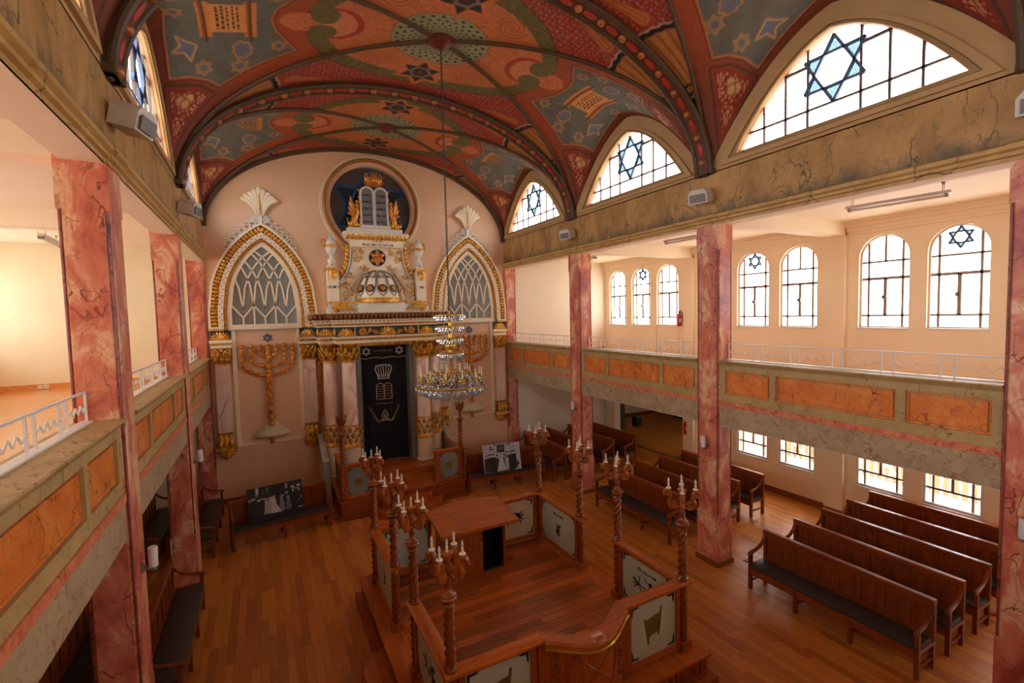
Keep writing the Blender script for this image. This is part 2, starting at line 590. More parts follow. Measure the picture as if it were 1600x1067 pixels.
def paint_vault(x, y, bay):
    X, Y = np.abs(x), np.abs(y)
    out = np.zeros(x.shape + (3,))

    def put(mask, col):
        m = np.clip(mask, 0, 1)[..., None]
        out[:] = out * (1 - m) + np.asarray(col) * m

    aa = .012
    inside = lambda d: np.clip(.5 - d / (2 * aa), 0, 1)          # signed distance -> coverage

    def seg(px, py, ax, ay, bx, by):
        dx, dy = bx - ax, by - ay
        t = np.clip(((px - ax) * dx + (py - ay) * dy) / (dx * dx + dy * dy + 1e-12), 0, 1)
        return np.hypot(px - ax - t * dx, py - ay - t * dy)

    def polyd(px, py, P):
        d = np.full(px.shape, 9.)
        s = np.ones(px.shape)
        n = len(P)
        for i in range(n):
            ax, ay = P[i]
            bx, by = P[i - 1]
            d = np.minimum(d, seg(px, py, ax, ay, bx, by))
            c1, c2, c3 = py >= ay, py < by, (bx - ax) * (py - ay) > (by - ay) * (px - ax)
            fl = (c1 & c2 & c3) | (~c1 & ~c2 & ~c3)
            s = np.where(fl, -s, s)
        return d * s

    def star_d(px, py, cx, cy, r, rot=0.):
        a = np.arctan2(py - cy, px - cx) + rot
        q = np.hypot(px - cx, py - cy)
        f = lambda ph: np.max([q * np.cos(a - ph - k * 2 * pi / 3) for k in range(3)], axis=0) - r * .5
        return np.minimum(f(pi / 2), f(-pi / 2)), f(pi / 2), f(-pi / 2)

    rnd = np.random.RandomState(3)
    R_band, R_side = lin(166, 78, 44), lin(126, 66, 44)
    orange, green, red, tan = lin(206, 122, 72), lin(112, 104, 56), lin(164, 48, 40), lin(198, 132, 74)
    pink, blue = lin(216, 138, 98), lin(104, 104, 98)
    side = (X / W) >= (Y / 2.25)
    out[:] = R_band
    # ---- barrel cells: red ground with pale dots, plumes, fans
    bm_ = (~side).astype(float)
    put(bm_, red)
    g1 = np.sin(x * 23 + 2 * np.sin(y * 17)) * np.sin(y * 25 + 2 * np.sin(x * 19))
    put(bm_ * np.clip((g1 - .15) * 4, 0, 1) * .55, lin(118, 84, 86))
    for sp, rr, off in ((.115, .017, 0.), (.083, .011, .04)):
        gx, gy = np.floor((x + off) / sp), np.floor((y + off) / sp)
        h1 = np.modf(np.abs(np.sin(gx * 12.9898 + gy * 78.233) * 43758.5453))[0]
        h2 = np.modf(np.abs(np.sin(gx * 39.346 + gy * 11.135) * 24634.634))[0]
        cx = (gx + .3 + .4 * h1) * sp - off
        cy = (gy + .3 + .4 * h2) * sp - off
        put(bm_ * inside(np.hypot(x - cx, y - cy) - rr) * .85, lin(222, 146, 100))
    pl = seg(X, Y, 1.0, 2.13, 2.5, 1.80)
    t = np.clip((X - 1.0) / 1.5, 0, 1)
    put(bm_ * inside(pl - .02 - .10 * t ** 2), lin(206, 124, 66))
    put(bm_ * inside(np.abs(pl - .05 * t) - .008), lin(150, 70, 40))
    # fans
    fd = np.hypot(X - 4.75, Y - 1.98) - 0
    fan = (~side) & (fd < 2.02 + .12 * (Y - 2.0))
    put(fan.astype(float), tan)
    ang = np.arctan2(Y - 1.98, 4.75 - X)
    put(fan * np.clip(np.sin(ang * 62) * 1.4 - .2, 0, 1) * .75, lin(146, 84, 44))
    e = np.abs(fd - (1.99 + .12 * (Y - 2.0) + .012 * np.sin(ang * 62)))
    put((~side) * inside(e - .045), lin(40, 36, 36))
    put((~side) * inside(np.abs(fd - (2.055 + .12 * (Y - 2) + .012 * np.sin(ang * 62))) - .010), lin(220, 206, 190))
    put((fan & (fd < .80)).astype(float), lin(36, 34, 34))
    for q in (.86, .98):
        put(fan * inside(np.abs(fd - q - .01 * np.sin(ang * 62)) - .02), lin(30, 28, 28))
    # ---- central field with green garland
    ro = np.hypot(X / 2.35, Y / 1.80)
    ri = np.hypot(X / 2.06, Y / 1.46)
    cen = inside((ro - 1) * 1.8)
    put(cen, orange)
    s1 = np.sin(x * 13 + 3.1 * np.sin(y * 9 + x * 3)) * np.cos(y * 14 + 2.7 * np.sin(x * 8 - y * 4))
    put(cen * np.clip(1 - np.abs(s1 - .12) * 9, 0, 1) * .55, lin(140, 66, 34))
    put(cen * np.clip(1 - np.abs(s1 + .45) * 8, 0, 1) * .45, lin(236, 160, 108))
    for cx, cy in ((1.0, 1.0),):
        q, a = np.hypot(X - cx, Y - cy), np.arctan2(Y - cy, X - cx)
        put(inside(q - .30), orange)
        put(inside(q - .30) * np.clip(np.sin(q * 70 - a * 2) * 1.6 - .4, 0, 1) * .7, lin(150, 72, 38))
    ring = cen * inside((1 - ri) * 1.5)
    put(ring, green)
    wv = np.sin(np.arctan2(Y / 1.6, X / 2.2) * 60 + 6 * np.sin(ro * 40))
    put(ring * np.clip(wv, 0, 1) * .45, lin(74, 70, 36))
    put(ring * np.clip(-wv, 0, 1) * .3, lin(140, 132, 74))
    put(inside(np.abs((ro - 1) * 1.9) - .012), lin(96, 44, 28))
    # curls of the garland at the long ends
    lobe = inside(np.hypot((X - 2.38) / 1.0, (Y - 0) / .75) * 1.0 - .36)
    put(lobe, lin(206, 122, 82))
    fl = np.sin(X * 46) * np.sin(Y * 44)
    put(lobe * np.clip(fl * 2 - .3, 0, 1) * .6, lin(176, 84, 56))
    cr = inside(np.hypot(X - 1.86, Y) - .46) * (X < 2.0)
    put(cr, lin(176, 56, 36))
    q, a = np.hypot(X - 1.92, Y), np.arctan2(Y, X - 1.92)
    put(inside(q - .40) * (X < 2.1), pink)
    put(inside(q - .40) * (X < 2.1) * np.clip(np.sin(a * 34), 0, 1) * .5, lin(190, 96, 62))
    for cy in (.25,):
        q = np.hypot(X - 2.06, Y - cy)
        a = np.arctan2(Y - cy, X - 2.06)
        c_ = inside(q - .235)
        put(c_, green)
        put(c_ * np.clip(np.sin(q * 95 - a), 0, 1) * .5, lin(72, 70, 36))
    lk = inside(seg(X, Y, 2.22, .38, 2.10, .62) - .10)
    put(lk * side, green)
    # ---- pale green disc with dots in rings
    rd = np.hypot(x / 1.0, y / .88)
    a0 = np.arctan2(y / .88, x)
    put(inside(rd - .92 - .014 * np.cos(a0 * 44)), lin(156, 160, 126))
    put(inside(np.abs(rd - .92 - .014 * np.cos(a0 * 44)) - .008), lin(120, 64, 40))
    for k, rr in enumerate((.24, .29, .345, .41, .49, .585, .70, .82)):
        na = 28
        ph = (k % 2) * pi / na
        da = (np.mod(a0 + ph, 2 * pi / na) - pi / na) * rr
        put(inside(np.hypot(da, rd - rr) - (.011 + .040 * (rr - .2))), lin(28, 26, 24))
    # ---- six-pointed stars
    for sg in (-1, 1):
        d, f1, f2 = star_d(x, y, 0, sg * 1.30, .60)
        put(inside(d), lin(214, 124, 74))
        d, f1, f2 = star_d(x, y, 0, sg * 1.30, .44)
        put(inside(d), lin(50, 40, 34))
        for ph in range(6):
            a_ = ph * pi / 3 + .15
            px, py = .19 * math.cos(a_), sg * 1.30 + .19 * math.sin(a_)
            qx, qy = px + .21 * math.cos(a_ + 1.9), py + .21 * math.sin(a_ + 1.9)
            put(inside(d) * inside(seg(x, y, px, py, qx, qy) - .032), lin(134, 116, 112))
        put(inside(np.hypot(x, y - sg * 1.30) - .06), lin(130, 52, 34))
    # ---- side cells: border band and slate panels with emblems
    sm = side.astype(float) * (1 - cen)
    wallb = np.clip((X - 4.33 - .02) * 30, 0, 1)
    put(sm * np.clip((X - 3.2) / 1.0, 0, 1) * .9, R_side)
    P = [(2.86, 0), (2.80, .30), (2.46, .84), (3.70, 1.42), (3.86, 1.24), (4.10, 1.12), (4.40, 1.08), (4.36, .45), (4.30, .0)]
    P = P + [(a_, -b_) for a_, b_ in P[-2:0:-1]]
    dP = polyd(X, y, P)
    pn = inside(dP)
    put(inside(np.abs(dP - .035) - .010) * side, lin(112, 40, 24))
    put(pn, blue)
    nz = np.sin(x * 5.1 + 2.2 * np.sin(y * 3.7)) * np.sin(y * 4.3 + 1.7 * np.sin(x * 4.4))
    put(pn * np.clip(nz, 0, 1) * .5, lin(96, 82, 72))
    put(pn * np.clip(-nz, 0, 1) * .4, lin(88, 104, 104))
    put(inside(np.abs(dP) - .010), lin(204, 132, 78))
    for k, (cx, cy, r) in enumerate([(2.74, .70, .14), (2.80, -.66, .14), (3.36, 1.10, .16), (3.66, -1.18, .16), (3.06, -.98, .13), (3.90, 1.02, .14), (4.18, .0, .13)]):
        d, f1, f2 = star_d(X, y, cx, cy, r)
        put(pn * inside(d), lin(100, 106, 126))
        put(pn * inside(np.minimum(np.abs(np.maximum(f1, -9)) + (f1 > .02) * 9, np.abs(f2) + (f2 > .02) * 9) - .016) * inside(np.hypot(X - cx, y - cy) - r), lin(176, 132, 84))
    for cx, cy, r in ((3.30, .76, .14), (3.42, -.80, .14)):
        q = np.hypot((X - cx), (y - cy) * .8)
        w_ = r + .012 * np.sin(8 * np.arctan2(y - cy, X - cx))
        put(pn * inside(q - w_), lin(106, 110, 130))
        put(pn * inside(np.abs(q - w_) - .014), lin(190, 138, 88))
    for sg in (-1, 1):
        bird = polyd(X, y * sg, [(3.95, .62), (4.06, .88), (4.14, .74), (4.30, .72), (4.18, .62), (4.22, .46), (4.08, .56)])
        put(pn * inside(bird), lin(104, 110, 136))
        put(pn * inside(np.abs(bird) - .014), lin(200, 150, 96))
    # scroll, menorah or tablets in the middle of each panel
    sc = np.ones(x.shape)
    if bay % 2 == 1:
        for cx in (3.16, 3.80):
            put(pn * inside(np.maximum(np.abs(X - cx) - .085, np.abs(y) - .48)), lin(214, 134, 70))
            put(pn * inside(np.maximum(np.abs(X - cx - .03) - .022, np.abs(y) - .48)), lin(148, 76, 38))
            put(pn * inside(np.maximum(np.abs(X - cx) - .016, np.abs(y) - .58)), lin(80, 44, 26))
        body = np.maximum(np.abs(X - 3.48) - .24, np.abs(y) - .38)
        put(pn * inside(body), lin(216, 146, 84))
        rows = np.mod(X - 3.30, .072)
        txt = (np.sin(y * 97 + np.floor((X - 3.30) / .072) * 5.3) * np.sin(y * 41 + np.floor((X - 3.30) / .072) * 2.1) > -.35)
        put(pn * inside(np.maximum(np.abs(X - 3.48) - .18, np.abs(y) - .32)) * (rows > .020) * (rows < .056) * txt, lin(84, 48, 30))
    else:
        q = np.hypot(X - 3.10, y)
        half = (X > 3.10)
        put(pn * half * inside(q - .42), lin(176, 120, 66))
        put(pn * half * inside(q - .39) * (np.mod(q, .10) > .045), lin(104, 88, 76))
        put(pn * inside(np.maximum(np.abs(X - 3.06) - .06, np.abs(y) - .42)), lin(190, 128, 70))
        put(pn * inside(seg(X, y, 3.1, 0, 4.05, 0) - .020), lin(120, 80, 46))
        put(pn * inside(seg(X, y, 4.05, -.1, 4.05, .1) - .016), lin(60, 44, 30))
    # corner spandrels with white foliage
    T = [(3.84, 1.53), (4.02, 1.33), (4.46, 1.20), (4.535, 1.92)]
    dT = polyd(X, Y, T)
    put(inside(np.abs(dT - .05) - .02) * side, lin(96, 50, 34))
    put(inside(dT), lin(148, 44, 30))
    tq = np.hypot((X - 4.24) / .9, (Y - 1.42) / 1.0)
    lf = np.sin(X * 52 + 2.5 * np.sin(Y * 31)) * np.sin(Y * 47 + 2.3 * np.sin(X * 29))
    put(inside(dT + .04) * np.clip(lf * 2.4 - .15, 0, 1), lin(206, 152, 106))
    for kx, ky in ((4.24, 1.40), (4.17, 1.43), (4.31, 1.41), (4.25, 1.48)):
        q = np.hypot(X - kx, Y - ky)
        put(inside(dT + .02) * inside(q - .07), lin(214, 160, 108))
        put(inside(dT + .02) * inside(np.abs(q - .07) - .008), lin(120, 60, 40))
    return out


M_VAULT = vcol('painted_vault', .75, grain=.22)
ceil = thing('ceiling', 'barrel vaulted ceiling painted in red, orange and slate blue over the nave', 'ceiling', kind='structure')


def vault_bay(b, nx, ny):
    th = np.linspace(-pi / 2, pi / 2, nx + 1)
    xs = W * np.sin(th)
    ys = np.linspace(-BAY / 2, BAY / 2, ny + 1)
    x, y = np.meshgrid(xs, ys, indexing='ij')
    z = vault_z(x, y)
    # pull grid lines near the side walls so that the steep edge is well sampled
    V = np.stack([x, y + BC(b), z], -1).reshape(-1, 3)
    i, j = np.meshgrid(np.arange(nx), np.arange(ny), indexing='ij')
    a = i * (ny + 1) + j
    F = np.stack([a, a + 1, a + ny + 2, a + ny + 1], -1).reshape(-1, 4)
    me = bpy.data.meshes.new('vault_bay')
    me.vertices.add(len(V))
    me.vertices.foreach_set('co', V.ravel())
    me.loops.add(F.size)
    me.loops.foreach_set('vertex_index', F.ravel())
    me.polygons.add(len(F))
    me.polygons.foreach_set('loop_start', np.arange(0, F.size, 4))
    me.polygons.foreach_set('loop_total', np.full(len(F), 4))
    me.polygons.foreach_set('use_smooth', np.ones(len(F), bool))
    me.update(calc_edges=True)
    at = me.color_attributes.new('paint', 'FLOAT_COLOR', 'POINT')
    c = paint_vault(x, y, b).reshape(-1, 3)
    at.data.foreach_set('color', np.concatenate([c, np.ones((len(c), 1))], 1).ravel().astype(np.float32))
    me.materials.append(M_VAULT)
    link('vault_bay', me, ceil)


vault_bay(0, 430, 190)
vault_bay(1, 600, 260)
vault_bay(2, 520, 230)
vault_bay(3, 80, 40)

# solid roof mass above the vault (keeps daylight out)
MB().box(-W - .6, W + .6, YR - .3, .5, 10.45, 10.6).build('roof_slab', M_WHITE, ceil)


# ---- transverse ribs with studs, diagonal ribs, bosses
def arch_pts(off, n, a0=0, a1=pi):
    return [((W - off) * math.cos(a0 + (a1 - a0) * i / n), Z0 + (VH - off) * math.sin(a0 + (a1 - a0) * i / n)) for i in range(n + 1)]


def rib_solid(y0, y1, o0, o1, n=60):
    mb = MB()
    A, Bq = arch_pts(o0, n), arch_pts(o1, n)
    vs, fs = [], []
    for i in range(n + 1):
        vs += [(A[i][0], y0, A[i][1]), (A[i][0], y1, A[i][1]), (Bq[i][0], y1, Bq[i][1]), (Bq[i][0], y0, Bq[i][1])]
    for i in range(n):
        for k in range(4):
            k2 = (k + 1) % 4
            fs.append((4 * i + k, 4 * i + k2, 4 * i + 4 + k2, 4 * i + 4 + k))
    fs += [(0, 3, 2, 1), (4 * n, 4 * n + 1, 4 * n + 2, 4 * n + 3)]
    return mb.add(vs, fs)


stud_me = MB().lathe([(.07, 0), (.066, .022), (.045, .048), (.025, .056), (.001, .058)], seg=12).mesh('stud', M_STUD)
oval_me = MB().lathe([(.072, 0), (.066, .016), (.036, .026), (.001, .028)], seg=12, sx=1.9, sy=.85).mesh('red_oval', M_REDOV)
for n in range(5):
    yc = YC(n)
    if n == 0:
        rib_solid(-.16, .02, .0, .10).build('wall_rib', M_RIB, ceil)
        continue
    rib = rib_solid(yc - .15, yc + .15, -.02, .10).build('transverse_rib', M_RIBB, ceil)
    for sg in (-1, 1):
        mb = MB()
        mb.tube([(p[0], yc + sg * .16, p[1]) for p in arch_pts(.085, 60)], .05, 8)
        mb.build('rib_roll', M_RIB, rib)
    for sg in (-1, 1):
        MB().box(sg * (W - .11), sg * (W + .02), yc - .21, yc + .21, 7.72, 7.80).build('rib_foot', M_RIB, rib)
    # flat soffit studs and ovals
    L, ang_l = 0, []
    N = 2400
    pts = arch_pts(.10, N)
    acc, step, k = 0, .235, 0
    for i in range(1, N):
        acc += math.hypot(pts[i][0] - pts[i - 1][0], pts[i][1] - pts[i - 1][1])
        if acc >= step:
            acc -= step
            k += 1
            px, pz = pts[i]
            tx, tz = pts[i][0] - pts[i - 1][0], pts[i][1] - pts[i - 1][1]
            l_ = math.hypot(tx, tz)
            tx, tz = tx / l_, tz / l_
            nx_, nz_ = -tz, tx                       # towards the inside of the arch
            if nz_ > 0 or (px * nx_ > 0):
                nx_, nz_ = -nx_, -nz_
            Mx = Matrix(((tx, 0, nx_, px), (0, 1, 0, yc), (tz, 0, nz_, pz), (0, 0, 0, 1)))
            if n <= 3:
                o = link('stud' if k % 2 else 'red_oval', stud_me if k % 2 else oval_me, rib)
                o.matrix_local = Mx
for b in range(4):
    for sx in (-1, 1):
        for sy in (-1, 1):
            path = []
            for i in range(41):
                t = math.sin(i / 40 * pi / 2)
                px, py = sx * W * t, sy * BAY / 2 * t
                path.append((px * .995, BC(b) + py * .995, float(vault_z(np.array(px), np.array(py))) - .02))
            MB().tube(path, .042, 8).build('diagonal_rib', M_RIB, ceil)
    zt = Z0 + VH
    boss = MB().lathe([(.26, .02), (.25, -.03), (.20, -.05), (.19, -.08), (.12, -.11), (.10, -.14), (.04, -.16), (.001, -.17)], (0, BC(b), zt), 24).build('ceiling_boss', plain('boss_red', srgb(104, 36, 24), .55, .0, .2, 12) if b == 0 else MATS['boss_red'], ceil)


# ---- clerestory walls, beams, lunette windows
def pointed(hw, hz, z0, n=14, c=.7):
    """pointed arch outline, counter-clockwise seen with y to the right; starts at the lower left"""
    v = np.linspace(1, 0, n + 1)
    h = hpoint(v, 1.0, .75)
    right = [(hw * a, z0 + hz * k) for a, k in zip(v, h)]
    left = [(-hw * a, z0 + hz * k) for a, k in zip(v[::-1][1:], h[::-1][1:])]
    return right + left


def arched(hw, z0, z1, n=16):
    """round-headed outline: lower right, up, over, lower left (counter-clockwise)"""
    zs = z1 - hw
    return [(hw, z0)] + [(hw * math.cos(pi * i / n), zs + hw * math.sin(pi * i / n)) for i in range(n + 1)] + [(-hw, z0)]


def ring_prism(mb, outer, inner, d0, d1, P):
    """solid between two outlines of equal point count (open loops closed end to end)"""
    n = len(outer)
    vs = [P(a, b, d) for d in (d0, d1) for poly in (outer, inner) for a, b in poly]
    fs = []
    for i in range(n):
        j = (i + 1) % n
        fs.append((i, j, n + j, n + i))
        fs.append((2 * n + i, 3 * n + i, 3 * n + j, 2 * n + j))
        fs.append((i, 2 * n + i, 2 * n + j, j))
        fs.append((n + i, n + j, 3 * n + j, 3 * n + i))
    mb.add(vs, fs)


def win_cells(hole, cols, rows):
    out = []
    for i in range(len(cols) - 1):
        for j in range(len(rows[i]) - 1):
            c = clip([(cols[i], rows[i][j]), (cols[i + 1], rows[i][j]), (cols[i + 1], rows[i][j + 1]), (cols[i], rows[i][j + 1])], hole)
            if c:
                out.append(c)
    return out


def tri_prism(mb, poly, d0, d1, P):
    n = len(poly)
    vs = [P(a, b, d0) for a, b in poly] + [P(a, b, d1) for a, b in poly]
    mb.add(vs, [tuple(range(n)), tuple(range(2 * n - 1, n - 1, -1))] + [(i, i + n, (i + 1) % n + n, (i + 1) % n) for i in range(n)])


WIN_N = [0]
SIDE = {-1: 'left', 1: 'right'}
ORD = ['nearest the ark', 'second from the ark', 'third from the ark', 'beside the rear gallery']
for sx in (-1, 1):
    P = lambda a, b, d, s=sx: (s * d, a, b)
    wall = thing('wall_%s' % SIDE[sx], 'painted %s side wall of the hall with beams and windows' % SIDE[sx], 'wall', kind='structure')
    # architrave beam over the columns, with its cornice
    MB().box(*sorted((sx * W, sx * (W + .36))), YR, .1, ZB + .05, 7.76).build('beam', M_BEAM, wall, smooth=False)
    MB().box(*sorted((sx * (W + .005), sx * (W + .365))), YR, .1, ZB, ZB + .05).build('beam_soffit', M_CEILW, wall, smooth=False)
    mb = MB()
    mb.prism([(sx * (W - d), z) for d, z in ((-.02, ZB), (.0, ZB), (.0, ZB + .045), (.035, ZB + .06), (.035, ZB + .10), (.075, ZB + .125), (.075, ZB + .175), (.04, ZB + .20), (-.02, ZB + .21))], YR, .0, 'y')
    mb.build('cornice', M_CORN, wall)
    for n in range(1, 5):
        MB().prism([(sx * (W - d), z) for d, z in ((.0, ZB - .0), (.012, ZB), (.012, ZB + .04), (.05, ZB + .055), (.05, ZB + .10), (.092, ZB + .12), (.092, ZB + .18), (.05, ZB + .215), (.0, ZB + .215))], YC(n) - .26, YC(n) + .26, 'y').build('cornice_block', M_CORN, wall)
    for b in range(4):
        y0 = BC(b)
        hw, apex, sill = 1.63, 1.37, 7.95
        Py = lambda a, bb, d, s=sx, y=y0: (s * d, y + a, bb)
        hole = pointed(hw, apex, sill)
        n = len(hole)
        # wall face between the window and the vault
        vv = np.linspace(1, 0, 15)
        hz = Z0 + VH * hpoint(vv)
        outer = [(2.25 * a, float(k) + .02) for a, k in zip(vv, hz)] + [(-2.25 * a, float(k) + .02) for a, k in zip(vv[::-1][1:], hz[::-1][1:])]
        mb = MB()
        ring_prism(mb, outer, hole, W + .0, W + .17, Py)
        mb.box(*sorted((sx * (W + .001), sx * (W + .17))), y0 - 2.25, y0 + 2.25, 7.755, 7.80)
        mb.build('lunette_wall', M_TAN, wall)
        # mouldings
        for k, (e0, e1, dd) in enumerate(((.0, .10, .025), (.13, .30, .05))):
            mb = MB()
            inn = pointed(hw + e0, apex + e0 * .8, sill - e0 * .45)
            out_ = pointed(hw + e1, apex + e1 * .8, sill - e1 * .45)
            ring_prism(mb, out_, inn, W - dd, W + .02, Py)
            mb.build('arch_moulding', M_TAN if k else M_OLIVE, wall)
        # coloured reveal
        mb = MB()
        ring_prism(mb, hole, pointed(hw - .015, apex - .012, sill + .008), W + .01, W + .165, Py)
        mb.build('window_reveal', M_REVEAL, wall)
        # the window itself
        WIN_N[0] += 1
        win = thing('window_%d' % WIN_N[0], 'pointed lunette window with blue star on the %s, %s' % (SIDE[sx], ORD[b]), 'window', kind='structure')
        g = pointed(hw - .012, apex - .01, sill + .005)
        d0, d1 = W + .075, W + .115
        cols = [-hw, -1.12, -.74, -.38, .38, .74, 1.12, hw]
        z1, z2 = sill + .30, 99
        rows = [[sill - .1, z1, z2], [sill - .1, z1, z2], [sill - .1, z1, sill + .98, z2], [sill - .1, z1, z2], [sill - .1, z1, sill + .98, z2], [sill - .1, z1, z2], [sill - .1, z1, z2]]
        rows[4] = [sill - .1, z1, sill + .98, z2]
        sc = (0, sill + .80)
        tri = star2(sc[0], sc[1], .50)
        frame = MB()
        gi = pointed(hw - .05, apex - .045, sill + .04)
        ring_prism(frame, g, gi, d0 - .02, d1 + .02, Py)
        fo = frame.build('frame', M_LEAD, win)
        bars, sbars = MB(), MB()
        for i in range(1, len(cols) - 1):
            c = clip(bar2((cols[i], sill), (cols[i], 99), .034), g)
            if c:
                tri_prism(bars, c, d0, d1, Py)
        c = clip(bar2((-hw, z1), (hw, z1), .032), g)
        tri_prism(bars, c, d0, d1, Py)
        for a_, b_ in ((-.74, -.38), (.38, .74)):
            for zz in (sill + .98,):
                c = clip(bar2((a_, zz), (b_, zz), .046), g)
                tri_prism(bars, c, d0, d1, Py)
        for t in tri:
            for i in range(3):
                c = clip(bar2(t[i - 1], t[i], .036), g)
                if c:
                    tri_prism(sbars, c, d0 - .004, d1 + .004, Py)
        bars.build('muntin', M_LEADD, win)
        sbars.build('star_bar', M_STARB, win)
        cells = win_cells(g, cols, rows)
        hexa = []
        for cell in cells:
            mb = MB()
            tri_prism(mb, cell, d0 + .016, d0 + .024, Py)
            mb.build('pane', M_GLASS, win, smooth=False)
        for t, u in ((tri[0], tri[1]), (tri[1], tri[0])):
            for i in range(3):
                tip = t[i]
                a1 = [tip[0] + (t[(i + 1) % 3][0] - tip[0]) / 3, tip[1] + (t[(i + 1) % 3][1] - tip[1]) / 3]
                a2 = [tip[0] + (t[i - 1][0] - tip[0]) / 3, tip[1] + (t[i - 1][1] - tip[1]) / 3]
                mb = MB()
                tri_prism(mb, [tip, tuple(a1), tuple(a2)], d0 + .006, d0 + .012, Py)
                mb.build('star_pane', M_BLUEG if sx > 0 else M_BLUEG2, win, smooth=False)

# ---- columns (square piers with stopped corner chamfers)
M_CHAMF = marble('dark_pink_marble_edge', [(.3, srgb(120, 50, 46)), (.7, srgb(170, 96, 80))], srgb(60, 26, 26), .06, 4, 4, .4)


def column(sx, n):
    y0, y1 = YC(n) - .25, YC(n) + .25
    xa, xb = W, W + .42
    label = 'pink marbled square column on the %s, %s' % (SIDE[sx], ['engaged at the ark wall', 'first out from the ark wall', 'second out from the ark wall', 'third out from the ark wall', 'last row by the rear gallery'][n])
    t = thing('column', label, 'column', (sx * (W + .21), YC(n), 0), group=None, kind='structure')

    def shaft(z0, z1, ch):
        mb = MB()
        hx, hy = .21, .25
        c = .055
        if ch:
            pl = []
            for px, py in ((hx, hy), (-hx, hy), (-hx, -hy), (hx, -hy)):
                sxx, syy = (1 if px > 0 else -1), (1 if py > 0 else -1)
                a, b_ = (px - sxx * c, py), (px, py - syy * c)
                pl += [b_, a] if sxx * syy > 0 else [a, b_]
        else:
            pl = [(hx, hy), (-hx, hy), (-hx, -hy), (hx, -hy)]
        return mb.prism(pl, z0, z1, 'z')
    top = ZC if True else ZB
    for z0, z1, ch in ((.0, 1.05, 0), (1.05, ZS - .02, 1), (ZS - .02, 4.62, 1), (4.62, 5.30, 1), (5.30, 6.28, 1), (6.28, ZB, 0)):
        shaft(z0, z1, ch).build('shaft_block', M_PINK, t, smooth=False)
    MB().box(*sorted((sx * .15, sx * .21)), -.25, .25, ZB, ZC).build('shaft_block', M_PINK, t, smooth=False)
    # bead in each chamfer
    for ex in (-1, 1):
        for ey in (-1, 1):
            MB().tube([(ex * .188, ey * .228, 1.05), (ex * .188, ey * .228, 6.28)], .016, 6).build('chamfer_bead', M_CHAMF, t)
    if n:
        MB().box(-.235, .235, -.275, .275, 0, .10).build('plinth', M_BASEB, t)


for sx in (-1, 1):
    for n in range(0, 5):
        column(sx, n)


# ---- galleries: floor slab, parapet, rail
M_FLOORG = wood('gallery_floor_wood', srgb(204, 134, 74), srgb(226, 162, 98), 'y', .22, .8, .2)
rail_tmp = {}


def rail(sx, b):
    """white metal railing of one bay, six panels with zigzag bars"""
    t = thing('railing', 'white metal railing with zigzag bars on the %s gallery parapet, bay %s' % (SIDE[sx], ORD[b]), 'railing', (sx * (W + .30), BC(b), ZL), group='gallery railings')
    y0, y1 = -1.98, 1.98
    if 'top' not in rail_tmp:
        rail_tmp['top'] = MB().box(-.014, .014, y0 - .02, y1 + .02, .300, .320).mesh('top_bar', M_METALW)
        rail_tmp['post'] = MB().box(-.010, .010, -.010, .010, 0, .305).mesh('post', M_METALW)
        rail_tmp['foot'] = MB().box(-.05, .05, y0 - .05, y1 + .05, 0, .016).mesh('base_strip', M_METALW)
        w = .53
        zz = [(0, -w / 2, .15), (0, -w / 2 + .05, .15)]
        for k in range(6):
            zz.append((0, -w / 2 + .05 + (k + .6) * (w - .10) / 6, .15 + (.035 if k % 2 == 0 else -.035)))
        zz += [(0, w / 2 - .04, .15), (0, w / 2, .15)]
        mb = MB()
        mb.tube(zz, .009, 6)
        rail_tmp['zig'] = mb.mesh('zigzag_bar', M_METALW, ang=25)
    link('top_bar', rail_tmp['top'], t)
    link('base_strip', rail_tmp['foot'], t)
    for k in range(6):
        c = y0 + .265 + k * (y1 - y0 - .53) / 5
        link('post', rail_tmp['post'], t, (0, c - .265, 0))
        link('post', rail_tmp['post'], t, (0, c + .265, 0))
        link('zigzag_bar', rail_tmp['zig'], t, (0, c, 0))


